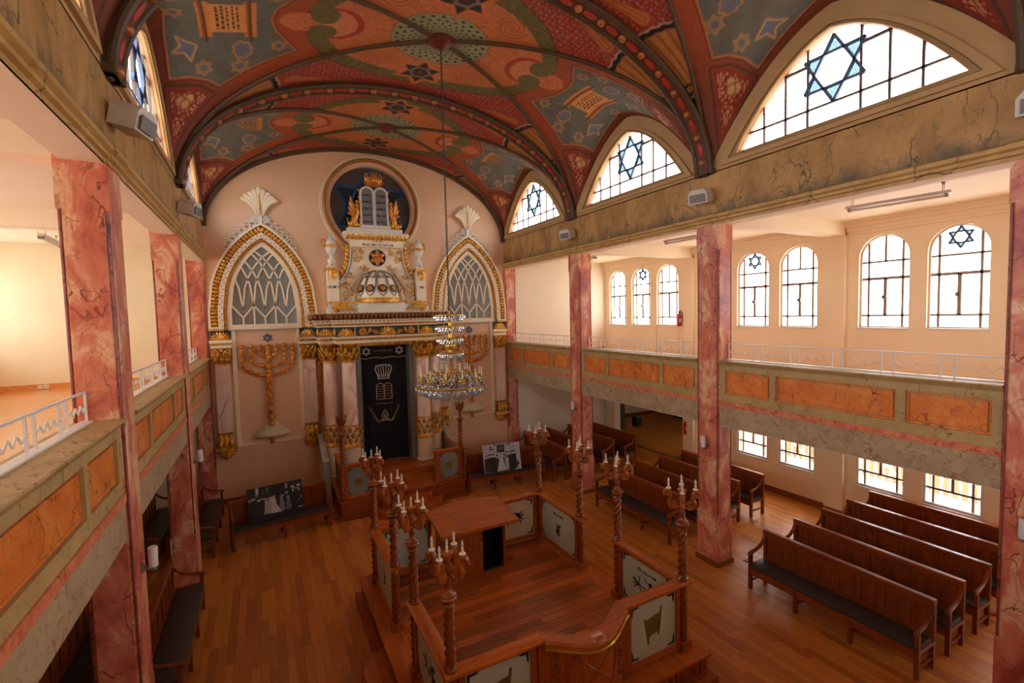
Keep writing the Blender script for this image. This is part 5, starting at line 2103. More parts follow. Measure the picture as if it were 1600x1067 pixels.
for s in (-1, 1):
    mb = MB()
    mb.tube([(s * .62, -.02, .18), (s * .60, -.03, .38), (s * .54, -.04, .56), (s * .50, -.04, .74), (s * .52, -.05, .86)], [.085, .10, .095, .06, .05], 8)
    mb.ell((s * .50, -.07, .92), (.065, .06, .06), 8, 6)
    mb.tube([(s * .46, -.08, .91), (s * .41, -.08, .89), (s * .40, -.08, .86)], [.035, .022, .008], 6)
    mb.tube([(s * .54, -.05, .56), (s * .45, -.06, .58), (s * .42, -.06, .68)], [.045, .035, .028], 6)
    mb.tube([(s * .56, -.05, .46), (s * .46, -.06, .40), (s * .44, -.06, .32)], [.04, .032, .026], 6)
    mb.tube([(s * .64, -.02, .30), (s * .72, -.02, .24), (s * .66, -.04, .15)], [.06, .045, .035], 6)
    mb.tube([(s * .66, 0, .34), (s * .77, 0, .30), (s * .80, 0, .44)], [.03, .02, .016], 6)
    gf = mb.build('griffin', M_GOLDR, tb)
    mb = MB()
    for k in range(4):
        leaf(mb, (s * .56, -.03 + .015 * k, .52), (s * (.70 + .035 * k), -.02, 1.10 - k * .17), .055, .02, .03)
    mb.build('wing', M_GOLDR, gf)
    mb = MB()
    for k in range(5):
        leaf(mb, (s * (.48 + .06 * k), -.08, .13), (s * (.44 + .09 * k), -.12, .30), .04)
    mb.build('gold_leaf_base', M_GOLD, tb)
    mb = MB()
    for k in range(4):
        mb.tube(spiral((s * (.43 + .0 * k), -.02, .62 + k * .22), .045, 1.1, 10, s, pi, .7), .016, 6)
    mb.build('gold_edge_scroll', M_GOLD, tb)
mb = MB()
for k in range(-3, 4):
    a = k * .34
    leaf(mb, (.05 * k, -.03, 1.45), (math.sin(a) * .30, -.06, 1.50 + .30 * math.cos(a * .8)), .05, .025, .04)
    mb.ell((math.sin(a) * .30, -.07, 1.52 + .30 * math.cos(a * .8)), (.03, .03, .03), 6, 5)
mb.lathe([(.13, 1.40), (.17, 1.44), (.15, 1.50), (.09, 1.60), (.12, 1.70), (.05, 1.78), (.02, 1.86)], (0, -.03, 0), 14, sy=.6)
for s in (-1, 1):
    mb.tube(spiral((s * .20, -.05, 1.52), .09, 1.4, 18, s, 0, .8), .022, 6)
mb.build('crown', M_GOLDR, tb)

# ---- curtain
M_VELVET, nt, b_ = newmat('navy_velvet')
b_.inputs['Base Color'].default_value = srgb(12, 14, 24)
b_.inputs['Roughness'].default_value = .85
b_.inputs['Sheen Weight'].default_value = .15
M_SILVER = plain('silver_embroidery', srgb(206, 204, 198), .45, .2, .1, 30)
M_GOLDT = plain('gold_embroidery', srgb(186, 156, 84), .5, .2, .15, 30)
cu = thing('ark_curtain', 'dark navy velvet curtain with silver crown and tablets embroidery in the ark', 'curtain', (0, -.55, .70))


def cloth(x0, x1, z0, z1, y_, amp, waves, nx=90, nz=14, edge=None):
    vs, fs = [], []
    for j in range(nz + 1):
        for i in range(nx + 1):
            x_ = x0 + (x1 - x0) * i / nx
            zb = z0 + (edge(x_) if edge else 0)
            q = j / nz
            vs.append((x_, y_ + amp * math.sin(waves * x_ + .6 * math.sin(3 * x_)) * (.5 + .5 * (1 - q)), zb + (z1 - zb) * q))
    for j in range(nz):
        for i in range(nx):
            a = j * (nx + 1) + i
            fs.append((a, a + 1, a + nx + 2, a + nx + 1))
    n = len(vs)
    vs += [(a, b + .012, c) for a, b, c in vs]
    fs += [tuple(n + k for k in f[::-1]) for f in fs]
    return MB().add(vs, fs)


cloth(-.72, .72, -.02, 3.66, 0, .025, 16, edge=lambda x_: .02 * math.sin(6 * x_)).build('drape', M_VELVET, cu)
wav = lambda x_: .035 * abs(math.sin(x_ * 6.2)) - .02
cloth(-.72, .72, 3.20, 3.66, -.05, .012, 12, nz=4, edge=wav).build('valance', M_VELVET, cu)
yy = -.085
mb = MB()
mb.tube([(-.72 + 1.44 * i / 60, yy + .01, 3.205 + wav(-.72 + 1.44 * i / 60)) for i in range(61)], .016, 6)
mb.build('gold_fringe', M_GOLDT, cu)
MB().tube([(-.70, yy + .05, .02), (-.71, yy + .05, 1.6)], .010, 6).build('gold_side_cord', M_GOLDT, cu)
MB().tube([(-.72 + 1.44 * i / 40, -.04 + .025 * math.sin(16 * (-.72 + 1.44 * i / 40)), -.01 + .02 * math.sin(6 * (-.72 + 1.44 * i / 40))) for i in range(41)], .010, 6).build('gold_hem_cord', M_GOLDT, cu)
for sx_ in (-.50, .50):
    mb = MB()
    for q in star2(sx_, 3.41, .13):
        for i in range(3):
            mb.prism(bar2(q[i - 1], q[i], .026), yy - .012, yy, 'y')
    mb.build('silver_star', M_SILVER, cu, smooth=False)
link('lettering', text_mesh('עץ חיים היא', .115, M_GOLDT, .006, 0, 3.42, .62), cu, (0, yy - .004, 0))
ye = -.045
mb = MB()                                             # crown
for k in range(-3, 4):
    mb.tube([(.045 * k, ye, 2.63), (.075 * k, ye, 2.78), (.085 * k, ye, 2.90), (.055 * k, ye, 2.97)], .012, 6)
mb.tube([(-.17, ye, 2.55), (.17, ye, 2.55)], .014, 6)
mb.tube([(-.17, ye, 2.63), (.17, ye, 2.63)], .012, 6)
mb.tube([(-.17, ye, 2.55), (-.18, ye, 2.66), (-.26, ye, 2.85), (-.22, ye, 2.96), (0, ye, 2.99), (.22, ye, 2.96), (.26, ye, 2.85), (.18, ye, 2.66), (.17, ye, 2.55)], .013, 6)
for k in range(-2, 3):
    mb.ell((.065 * k, ye, 2.59), (.018, .01, .018), 6, 4)
mb.build('silver_crown', M_SILVER, cu)
for s in (-1, 1):                                     # tablets
    o = arched(.115, 1.92, 2.41)
    mb = MB()
    mb.tube([(a + s * .118, ye, b) for a, b in o] + [(o[0][0] + s * .118, ye, o[0][1])], .011, 6)
    mb.build('silver_tablet', M_SILVER, cu)
    mb = MB()
    for r_ in range(5):
        for k in range(4):
            x_ = s * .118 - .07 + k * .046
            mb.box(x_ - .015, x_ + .012, ye - .008, ye, 2.00 + r_ * .075, 2.025 + r_ * .075)
    mb.build('gold_tablet_lettering', M_GOLDT, cu, kind='stuff')
link('lettering', text_mesh('לזכר נשמת הורינו', .07, M_GOLDT, .006, .0, 1.78, .55), cu, (0, ye - .004, 0))
mb = MB()                                             # flame in a laurel
mb.tube([(-.13, ye, 1.27), (-.02, ye, 1.30), (-.09, ye, 1.38), (-.07, ye, 1.48), (0, ye, 1.57), (.07, ye, 1.48), (.09, ye, 1.38), (.02, ye, 1.30), (.13, ye, 1.27)], .014, 6)
mb.tube([(0, ye, 1.32), (-.025, ye, 1.40), (0, ye, 1.48), (.025, ye, 1.40), (0, ye, 1.32)], .010, 6)
mb.tube([(-.14, ye, 1.25), (.14, ye, 1.25)], .012, 6)
mb.build('silver_flame', M_SILVER, cu)
for s in (-1, 1):
    mb = MB()
    pts = [(s * (.18 + .26 * q), ye, 1.22 + .46 * q ** 1.4) for q in [i / 12 for i in range(13)]]
    mb.tube(pts, .006, 5)
    for k, p in enumerate(pts):
        mb.ell((p[0] + (.02 if k % 2 else -.02), ye - .004, p[2]), (.016, .006, .024), 6, 4)
    mb.build('gold_garland', M_GOLDT, cu)
# ================================================================ BIMAH, ARK DAIS, CANDELABRA
M_FROST = plain('frosted_panel_glass', srgb(176, 182, 160), .35, 0, .05, 2)
M_FROSTW = plain('warm_frosted_panel_glass', srgb(206, 180, 140), .35, 0, .05, 2)
M_INK = plain('black_vinyl', srgb(20, 20, 20), .5)
M_INKG = plain('bronze_vinyl', srgb(104, 84, 40), .5, 0, .2, 8)
M_CANDLE = plain('ivory_candle', srgb(232, 214, 170), .4)
M_BULB = glass('clear_bulb', (.95, .95, .95, 1))


def twist(z0, z1, r, turns, seg=18, n=60, lobes=3, depth=.16, c=(0, 0)):
    vs, fs = [], []
    for i in range(n + 1):
        q = i / n
        rr = r * (1 if .03 < q < .97 else .9)
        for k in range(seg):
            a = 2 * pi * k / seg
            R_ = rr * (1 + depth * math.cos(lobes * a - turns * 2 * pi * q * lobes))
            vs.append((c[0] + R_ * math.cos(a), c[1] + R_ * math.sin(a), z0 + (z1 - z0) * q))
    for i in range(n):
        for k in range(seg):
            k2 = (k + 1) % seg
            fs.append((i * seg + k, i * seg + k2, (i + 1) * seg + k2, (i + 1) * seg + k))
    fs += [tuple(range(seg - 1, -1, -1)), tuple(n * seg + k for k in range(seg))]
    return MB().add(vs, fs)


CPARTS = {}


def candelabrum(loc, label, candles=True, group='candelabra on the bimah rail'):
    t = thing('candelabrum', label, 'candelabrum', loc, group=group)
    if not CPARTS:
        sc_ = MB()
        CPARTS['foot'] = MB().lathe([(.07, 0), (.074, .02), (.056, .04), (.066, .055), (.05, .075)], seg=16).mesh('foot', M_POST)
        CPARTS['shaft'] = twist(.05, .72, .054, 2.2, depth=.2).mesh('shaft', M_POST, ang=60)
        CPARTS['knob'] = MB().lathe([(.05, .68), (.066, .70), (.05, .72), (.075, .745), (.094, .78), (.078, .80), (.082, .815), (.05, .835), (.034, .87)], seg=18).mesh('knob', M_POST)
        CPARTS['neck'] = twist(.84, 1.20, .032, 2.0, n=40).mesh('neck', M_POST, ang=60)
        CPARTS['cup'] = MB().lathe([(.034, 1.18), (.058, 1.21), (.062, 1.25), (.046, 1.255)], seg=16).mesh('cup', M_SCROLLW)
        mb = MB()
        arm = [(a * 1.12, b, c) for a, b, c in [(.03, 0, 1.02), (.075, 0, .99), (.125, 0, 1.00), (.145, 0, 1.06), (.125, 0, 1.12), (.125, 0, 1.18), (.155, 0, 1.225), (.195, 0, 1.21), (.205, 0, 1.165), (.18, 0, 1.15)]]
        pts = []
        for i in range(len(arm) - 1):
            for q in (0, .5):
                a, b = Vector(arm[i]), Vector(arm[i + 1])
                pts.append(a + (b - a) * q)
        pts.append(Vector(arm[-1]))
        mb.tube(pts, [.020 + .014 * math.sin(pi * i / (len(pts) - 1)) for i in range(len(pts))], 8)
        mb.tube(spiral((.10, 0, 1.045), .045, 1.4, 16, -1, pi, .8), .016, 6)
        mb.ell((.18, 0, 1.16), (.026, .022, .026), 8, 6)
        CPARTS['arm'] = mb.mesh('scroll_arm', M_SCROLLW)
        CPARTS['pan'] = MB().lathe([(.012, -.012), (.036, .0), (.036, .008), (.016, .012)], seg=12).mesh('drip_pan', M_METALW)
        CPARTS['candle'] = MB().lathe([(.014, 0), (.014, .062), (.010, .066)], seg=10).mesh('candle', M_CANDLE)
        CPARTS['bulb'] = MB().lathe([(.007, .066), (.016, .085), (.014, .105), (.004, .135), (.001, .142)], seg=8).mesh('bulb', M_SILVER)
        mb = MB()
        for k in range(5):
            a = 2 * pi * k / 5
            o = Vector((math.cos(a), math.sin(a), 0))
            leaf(mb, o * .03 + Vector((0, 0, 1.0)), o * .085 + Vector((0, 0, 1.26)), .045, .02, .05, 6, o)
            mb.ell(o * .10 + Vector((0, 0, 1.25)), (.025, .025, .02), 6, 5)
        mb.lathe([(.034, .98), (.06, 1.02), (.07, 1.10), (.05, 1.2)], seg=14)
        CPARTS['tulip'] = mb.mesh('tulip_head', M_POST)
    for k in ('foot', 'shaft', 'knob', 'neck'):
        link(CPARTS[k].name.split('.')[0], CPARTS[k], t)
    if not candles:
        link('tulip_head', CPARTS['tulip'], t)
        return t
    link('cup', CPARTS['cup'], t)

    def light(x, y, z, par):
        c = link('candle', CPARTS['candle'], par, (x, y, z))
        link('bulb', CPARTS['bulb'], c)
        return c
    light(0, 0, 1.255, t)
    for k in range(4):
        a = pi / 4 + k * pi / 2
        link('scroll_arm', CPARTS['arm'], t, rot=(0, 0, a))
        link('drip_pan', CPARTS['pan'], t, (.172 * math.cos(a), .172 * math.sin(a), 1.255))
        light(.172 * math.cos(a), .172 * math.sin(a), 1.262, t)
    return t


# ---------------------------------------------------------------- bimah
bi = thing('bimah', 'raised wooden reading platform with frosted panels and twisted posts in mid hall', 'bimah', (0, -8.93, 0))
BY = -8.93
L_ = lambda y: y - BY
FZ, RZ = .50, 1.47
MB().box(-1.98, 1.98, L_(-11.17), L_(-6.66), 0, .20).build('lower_base', M_CARVE, bi)
MB().box(-1.88, 1.88, L_(-11.06), L_(-6.77), .20, FZ - .02).build('base', M_CARVE, bi)
mb = MB()
ring_prism(mb, [(-1.92, L_(-11.10)), (1.92, L_(-11.10)), (1.92, L_(-6.73)), (-1.92, L_(-6.73))], [(-1.60, L_(-10.80)), (1.60, L_(-10.80)), (1.60, L_(-7.06)), (-1.60, L_(-7.06))], FZ - .03, FZ, lambda a, b, d: (a, b, d))
mb.build('platform_border', M_BIMAHY, bi, smooth=False)
for k in range(7):                                  # carved frames on the faces of the base
    x0 = -1.80 + k * .515
    for yy, dy in ((-11.06, -.02), (-6.77, .02)):
        mb = MB()
        Pq = lambda a, b, d: (a, d, b)
        ring_prism(mb, [(x0, .23), (x0 + .48, .23), (x0 + .48, .46), (x0, .46)], [(x0 + .04, .265), (x0 + .44, .265), (x0 + .44, .425), (x0 + .04, .425)], L_(yy + dy), L_(yy), Pq)
        for s in (-1, 1):
            mb.tube(spiral((x0 + .24 + s * .1, L_(yy + dy * .7), .345), .05, 1.3, 14, s, 0, .8), .012, 5)
        mb.build('carved_panel', M_BIMAH, bi)
for k in range(8):
    y0_ = -10.98 + k * .525
    for s in (-1, 1):
        mb = MB()
        Pq = lambda a, b, d: (d, a, b)
        y_ = L_(y0_)
        ring_prism(mb, [(y_, .23), (y_ + .48, .23), (y_ + .48, .46), (y_, .46)], [(y_ + .04, .265), (y_ + .44, .265), (y_ + .44, .425), (y_ + .04, .425)], s * 1.88, s * 1.90, Pq)
        for q in (-1, 1):
            mb.tube([(s * 1.895, y_ + .24 + q * (.03 + .13 * i / 8), .345 + .045 * math.sin(i)) for i in range(9)], .012, 5)
        mb.build('carved_panel', M_BIMAH, bi)
# floor planks, laid across
rr = random.Random(4)
pk = {}
y_ = -10.80
while y_ < -7.08:
    w = min(.135, -7.06 - y_)
    x_ = -1.60
    while x_ < 1.60 - .05:
        L = rr.choice((1.0, 1.4, 1.9, 2.3))
        x1 = min(1.60, x_ + L)
        key = (round(x1 - x_, 3), round(w, 3))
        if key not in pk:
            pk[key] = MB().box(.002, key[0] - .002, .003, key[1] - .003, -.03, 0).mesh('plank', M_PLANK, smooth=False)
        link('plank', pk[key], bi, (x_, L_(y_), FZ))
        x_ = x1
    y_ += .135
# posts
PY = (-7.03, -8.47, -9.50, -10.83)
PX = 1.67
tw = twist(.12, .91, .058, 2.6).mesh('twisted_post', M_POST, ang=60)
blk = MB().box(-.085, .085, -.085, .085, 0, .12).mesh('post_block', M_BIMAH)
for s in (-1, 1):
    for y_ in PY:
        link('twisted_post', tw, bi, (s * PX, L_(y_), FZ))
        link('post_block', blk, bi, (s * PX, L_(y_), FZ))
CL = [['far left corner of the bimah', 'left bimah rail before the side opening', 'left bimah rail after the side opening', 'near left corner of the bimah'],
      ['far right corner of the bimah', 'right bimah rail before the side opening', 'right bimah rail after the side opening', 'near right corner of the bimah']]
for i, s in enumerate((-1, 1)):
    for j, y_ in enumerate(PY):
        candelabrum((s * PX, y_, RZ), 'twisted wooden five-candle candelabrum at the ' + CL[i][j])


def hrail(p, q, name='hand_rail', w=.18, z0=RZ - .06, z1=RZ, mat=None, parent=None, off=(0, 0)):
    """bevelled rail between two plan points"""
    d = Vector((q[0] - p[0], q[1] - p[1]))
    L = d.length
    prof = [(-w / 2, z0 + .015), (-w / 2 + .015, z0), (w / 2 - .015, z0), (w / 2, z0 + .015), (w / 2, z1 - .02), (w / 2 - .03, z1), (-w / 2 + .03, z1), (-w / 2, z1 - .02)]
    m = MB().prism(prof, 0, L, 'y')
    a = math.atan2(d[1], d[0]) - pi / 2
    m.xf(Matrix.Translation((p[0], p[1], 0)) @ Matrix.Rotation(a, 4, 'Z'))
    if mat is None:
        mat = M_BIMAHX if abs(d[0]) > abs(d[1]) else M_BIMAHY
    return m.build(name, mat, parent or bi)


def crab(mb, cx, cz, s, P3):
    e = [(cx + s * .9 * math.cos(2 * pi * i / 18), cz + s * .62 * math.sin(2 * pi * i / 18)) for i in range(18)]
    P3(mb, e)
    for q in (-1, 1):
        for k in range(4):
            a = -.7 + k * .42
            p = (cx + q * s * .7 * math.cos(a), cz + s * .5 * math.sin(a))
            m = (cx + q * s * 1.15 * math.cos(a), cz + s * .9 * math.sin(a) + s * .1)
            t = (cx + q * s * 1.35 * math.cos(a * 1.2), cz + s * 1.1 * math.sin(a) - s * .15)
            P3(mb, bar2(p, m, s * .16))
            P3(mb, bar2(m, t, s * .12))


def figure(mb, cx, cz, s, P3, rnd):
    for k in range(5):
        a = rnd.uniform(-.5, .5)
        px, pz = cx + rnd.uniform(-.4, .4) * s, cz + (k - 2) * .42 * s
        P3(mb, [(px + (.30 + rnd.uniform(0, .22)) * s * math.cos(2 * pi * i / 9), pz + (.26 + rnd.uniform(0, .1)) * s * math.sin(2 * pi * i / 9)) for i in range(9)])
    P3(mb, bar2((cx - .3 * s, cz + .9 * s), (cx - .8 * s, cz + 1.3 * s), .12 * s))
    P3(mb, bar2((cx + .3 * s, cz - .2 * s), (cx + .85 * s, cz + .2 * s), .12 * s))


def panel(p, q, z0, z1, emblem, rnd_seed, parent, glassm=M_FROST, lettering=None, bracket=.13, stile=.07):
    """framed frosted pane between two plan points; emblem shows on both faces"""
    d = Vector((q[0] - p[0], q[1] - p[1]))
    L = d.length
    a = math.atan2(d[1], d[0])
    M = Matrix.Translation((p[0], p[1], 0)) @ Matrix.Rotation(a, 4, 'Z')
    wm = M_BIMAHX if abs(d[0]) > abs(d[1]) else M_BIMAHY
    for zz0, zz1 in ((z0, z0 + .08), (z1 - .05, z1)):
        MB().box(0, L, -.03, .03, zz0, zz1).xf(M).build('panel_rail', wm, parent)
    for xx in (0, L - stile):
        MB().box(xx, xx + stile, -.035, .035, z0, z1).xf(M).build('panel_stile', M_BIMAH, parent)
    g = MB().box(stile, L - stile, -.008, .008, z0 + .08, z1 - .05).xf(M).build('frosted_pane', glassm, parent, smooth=False)
    x0, x1, za, zb = stile + .02, L - stile - .02, z0 + .10, z1 - .07
    t = .022
    for (cx, cz, sx_, sz_) in ((x0, za, 1, 1), (x1, za, -1, 1), (x0, zb, 1, -1), (x1, zb, -1, -1)):
        mb = MB()
        poly = [(cx, cz), (cx + sx_ * bracket, cz), (cx + sx_ * bracket * .85, cz + sz_ * t), (cx + sx_ * t * 1.6, cz + sz_ * t * 1.3), (cx + sx_ * t, cz + sz_ * bracket * .85), (cx, cz + sz_ * bracket)]
        mb.prism(poly, -.011, .011, 'y')
        mb.xf(M).build('corner_bracket', M_INK, g, smooth=False)
    P3 = lambda m_, pl: m_.prism(pl, -.011, .011, 'y')
    cx, cz = L / 2, (z0 + z1) / 2
    mb = MB()
    rnd = random.Random(rnd_seed)
    mt = M_INK
    if emblem == 'crab':
        crab(mb, cx - .05, cz + .05, .17, P3)
    elif emblem == 'scroll':
        mt = M_INKG
        P3(mb, [(cx - .12, cz + .13), (cx - .04, cz + .15), (cx + .04, cz + .17), (cx + .12, cz + .18), (cx + .10, cz - .06), (cx + .03, cz - .08), (cx - .04, cz - .09), (cx - .09, cz - .14)])
        P3(mb, bar2((cx - .14, cz + .16), (cx - .08, cz - .20), .035))
        P3(mb, bar2((cx + .145, cz + .26), (cx + .09, cz - .12), .035))
    elif emblem == 'book':
        mt = M_INKG
        P3(mb, [(cx - .09, cz - .10), (cx + .09, cz - .10), (cx + .09, cz + .08), (cx - .09, cz + .08)])
    elif emblem == 'beasts':
        figure(mb, cx + .05, cz - .02, .13, P3, rnd)
        for k in range(7):
            a_ = rnd.uniform(0, 6.28)
            P3(mb, bar2((cx - .16, cz), (cx - .16 + .14 * math.cos(a_), cz + .14 * math.sin(a_)), .018))
    elif emblem:
        figure(mb, cx, cz - .05, .105, P3, rnd)
    if emblem:
        mb.xf(M).build('emblem', mt, g, smooth=False)
    if lettering:
        for side in (0, 1):
            me = text_mesh(lettering, .075, M_INK, .004, 0, 0)
            Mt = M @ Matrix.Translation((cx, 0, cz + .24)) @ Matrix.Rotation(pi * side, 4, 'Z') @ Matrix.Translation((0, -.011, 0))
            me.transform(Mt)
            link('lettering', me, g)
    return g


pz0, pz1 = FZ + .04, RZ - .06
for s, nm in ((-1, 'l'), (1, 'r')):
    hrail((s * PX, L_(PY[0])), (s * PX, L_(PY[1] - .07)))
    hrail((s * PX, L_(PY[2] + .07)), (s * PX, L_(PY[3])))
    panel((s * PX, L_(PY[0] - .08)), (s * PX, L_(PY[1] + .06)), pz0, pz1, 'figure', 3 if s > 0 else 4, bi, lettering='בית הכנסת' if s > 0 else None)
    panel((s * PX, L_(PY[2] - .06)), (s * PX, L_(PY[3] + .08)), pz0, pz1, 'beasts', 5 if s > 0 else 6, bi, lettering='תורה צוה לנו' if s > 0 else None)
    hrail((s * (PX + .09), L_(PY[0])), (s * .60, L_(PY[0])))
    panel((s * (PX - .08), L_(PY[0])) if s < 0 else (.66, L_(PY[0])), (-.66, L_(PY[0])) if s < 0 else (PX - .08, L_(PY[0])), pz0, pz1, 'crab' if s > 0 else None, 7, bi, M_FROSTW if s > 0 else M_FROST)
    hrail((s * (PX + .09), L_(PY[3])), (s * .60, L_(PY[3])))
    panel((s * (PX - .08), L_(PY[3])) if s < 0 else (.66, L_(PY[3])), (-.66, L_(PY[3])) if s < 0 else (PX - .08, L_(PY[3])), pz0, pz1, 'scroll', 9, bi)
# bowed gate in the middle of the near side
n = 24
bow = [(-.60 + 1.20 * i / n, L_(PY[3]) - .26 * math.sin(pi * i / n) ** 1.2, -.05 * math.sin(pi * i / n)) for i in range(n + 1)]


def bowed(o0, o1, z0, z1, name, mat):
    vs, fs = [], []
    for x_, y_, dz in bow:
        vs += [(x_, y_ + o0, z0), (x_, y_ + o1, z0), (x_, y_ + o1, z1 + dz), (x_, y_ + o0, z1 + dz)]
    for i in range(n):
        for k in range(4):
            k2 = (k + 1) % 4
            fs.append((4 * i + k, 4 * i + k2, 4 * i + 4 + k2, 4 * i + 4 + k))
    fs += [(0, 3, 2, 1), (4 * n, 4 * n + 1, 4 * n + 2, 4 * n + 3)]
    return MB().add(vs, fs).build(name, mat, bi)


bowed(-.03, .03, FZ, RZ - .08, 'bowed_gate', M_BIMAH)
# rail of the gate (follows the dip)
vs, fs = [], []
for x_, y_, dz in bow:
    for o, zz in ((-.13, RZ - .075), (-.13, RZ - .03), (-.10, RZ - .005), (.09, RZ - .005), (.11, RZ - .03), (.11, RZ - .075)):
        vs.append((x_, y_ + o, zz + dz))
for i in range(n):
    for k in range(6):
        k2 = (k + 1) % 6
        fs.append((6 * i + k, 6 * i + k2, 6 * i + 6 + k2, 6 * i + 6 + k))
fs += [tuple(range(5, -1, -1)), tuple(6 * n + k for k in range(6))]
MB().add(vs, fs).build('bowed_rail', M_BIMAHX, bi)
MB().tube([(x_, y_ - .115, RZ - .095 + dz) for x_, y_, dz in bow], .024, 8).build('brass_strip', M_BRASS, bi)
for s in (-1, 1):
    MB().box(s * .60 - .045, s * .60 + .045, L_(PY[3]) - .05, L_(PY[3]) + .05, FZ, RZ - .07).build('gate_post', M_BIMAH, bi)
    mb = MB()
    i0 = 3 if s < 0 else n - 3
    for k in range(5):
        zc = .72 + k * .13
        x_, y_, dz = bow[i0]
        mb.tube(spiral((x_, y_ - .04, zc), .05, 1.3, 12, s * (1 if k % 2 else -1), 0, .8), .012, 5)
        mb.ell((x_ + .02, y_ - .04, zc + .06), (.02, .015, .03), 6, 4)
    mb.build('gate_carving', M_CARVE, bi)
for k in range(2):
    mb = MB()
    pts = []
    for i in range(13):
        q = i / 12
        j = 6 + q * 12
        x_, y_, dz = bow[int(round(j))]
        pts.append((x_, y_ - .035, (1.28 - .55 * q) if k == 0 else (.73 + .55 * q)))
    mb.tube(pts, .010, 6)
    mb.build('gate_ribbon', M_CARVE, bi)
mb = MB()
mb.tube([(bow[12][0] + .34 * math.cos(2 * pi * i / 36), np.interp(bow[12][0] + .34 * math.cos(2 * pi * i / 36), [b[0] for b in bow], [b[1] for b in bow]) - .035, 1.0 + .34 * math.sin(2 * pi * i / 36)) for i in range(36)], .012, 6, closed=True)
mb.build('gate_medallion', M_CARVE, bi)
# rounded steps at the two side openings
for s in (-1, 1):
    for r, z0, z1 in ((.62, 0, .16), (.38, .16, .33)):
        pl = [(s * (1.86 + r * math.cos(a)), L_(-8.985) + r * 1.15 * math.sin(a)) for a in [-pi / 2 + pi * i / 20 for i in range(21)]]
        MB().prism(pl, z0, z1, 'z').build('round_step', M_BIMAHY, bi, smooth=False)

# ---------------------------------------------------------------- reading desk
dk = thing('reading_desk', 'wooden reading desk with wide sloping top and open cupboard on the bimah', 'desk', (0, -7.40, FZ))
b0 = MB()
MB().box(-.60, -.56, -.32, .30, 0, .90).build('side_board', M_BIMAH, dk)
MB().box(.50, .54, -.32, .30, 0, .90).build('side_board', M_BIMAH, dk)
MB().box(-.56, .50, .26, .30, 0, .955).build('back_board', M_BIMAH, dk)
MB().box(.04, .50, .22, .255, .03, .93).build('cavity_black_sheet', M_BLACK, dk)  # black sheets put in for the dark inside the open cupboard
for xx in (.085, .485):
    MB().box(xx, xx + .012, -.27, .22, .03, .87).build('cavity_black_sheet', M_BLACK, dk)
MB().box(-.56, .08, -.32, -.29, 0, .90).build('cupboard_door', M_BIMAH, dk)
MB().box(.08, .50, -.32, -.28, .80, .90).build('cupboard_rail', M_BIMAH, dk)
MB().box(-.56, .50, -.28, .26, .0, .03).build('cupboard_floor', M_BLACK, dk)
MB().ell((.045, -.335, .55), (.012, .012, .012), 8, 6).build('door_knob', M_BRASS, dk)
tilt = Matrix.Translation((.02, 0, .93)) @ Matrix.Rotation(math.radians(9), 4, 'X')
crest = [(-.72, -.44), (.72, -.44), (.72, .44)] + [(.72 - 1.44 * i / 20, .44 + .13 * math.sin(pi * i / 20)) for i in range(1, 20)] + [(-.72, .44)]
MB().prism(crest, -.02, .02, 'z').xf(tilt).build('desk_top', M_BIMAHX, dk, smooth=False)
MB().box(-.72, .72, -.46, -.43, -.02, .045).xf(tilt).build('book_ledge', M_BIMAHX, dk)
for s in (-1, 1):
    MB().box(*sorted((s * .72, s * .745)), -.46, .44, -.025, .03).xf(tilt).build('end_lip', M_BIMAH, dk)

# ---------------------------------------------------------------- dais of the ark
da = thing('ark_dais', 'wooden dais with low panelled fronts and rounded steps below the ark', 'dais', (0, -1.5, 0))
D_ = lambda y: y + 1.5
MB().box(-1.74, 1.74, D_(-2.95), D_(-.02), 0, .12).build('plinth', M_CARVE, da)
MB().box(-1.68, 1.68, D_(-2.90), D_(-.02), .12, .47).build('body', M_BIMAH, da)
MB().box(-1.72, 1.72, D_(-2.94), D_(-.02), .47, .50).build('deck', M_BIMAHX, da)
MB().box(-1.36, 1.36, D_(-1.80), D_(-.02), .50, .68).build('upper_step', M_BIMAHX, da)
for k in range(6):
    x0 = -1.66 + k * .56
    mb = MB()
    ring_prism(mb, [(x0, .14), (x0 + .52, .14), (x0 + .52, .45), (x0, .45)], [(x0 + .04, .18), (x0 + .48, .18), (x0 + .48, .41), (x0 + .04, .41)], D_(-2.925), D_(-2.90), lambda a, b, d: (a, d, b))
    mb.box(x0 + .07, x0 + .45, D_(-2.915), D_(-2.90), .22, .37)
    mb.build('carved_panel', M_CARVE, da)
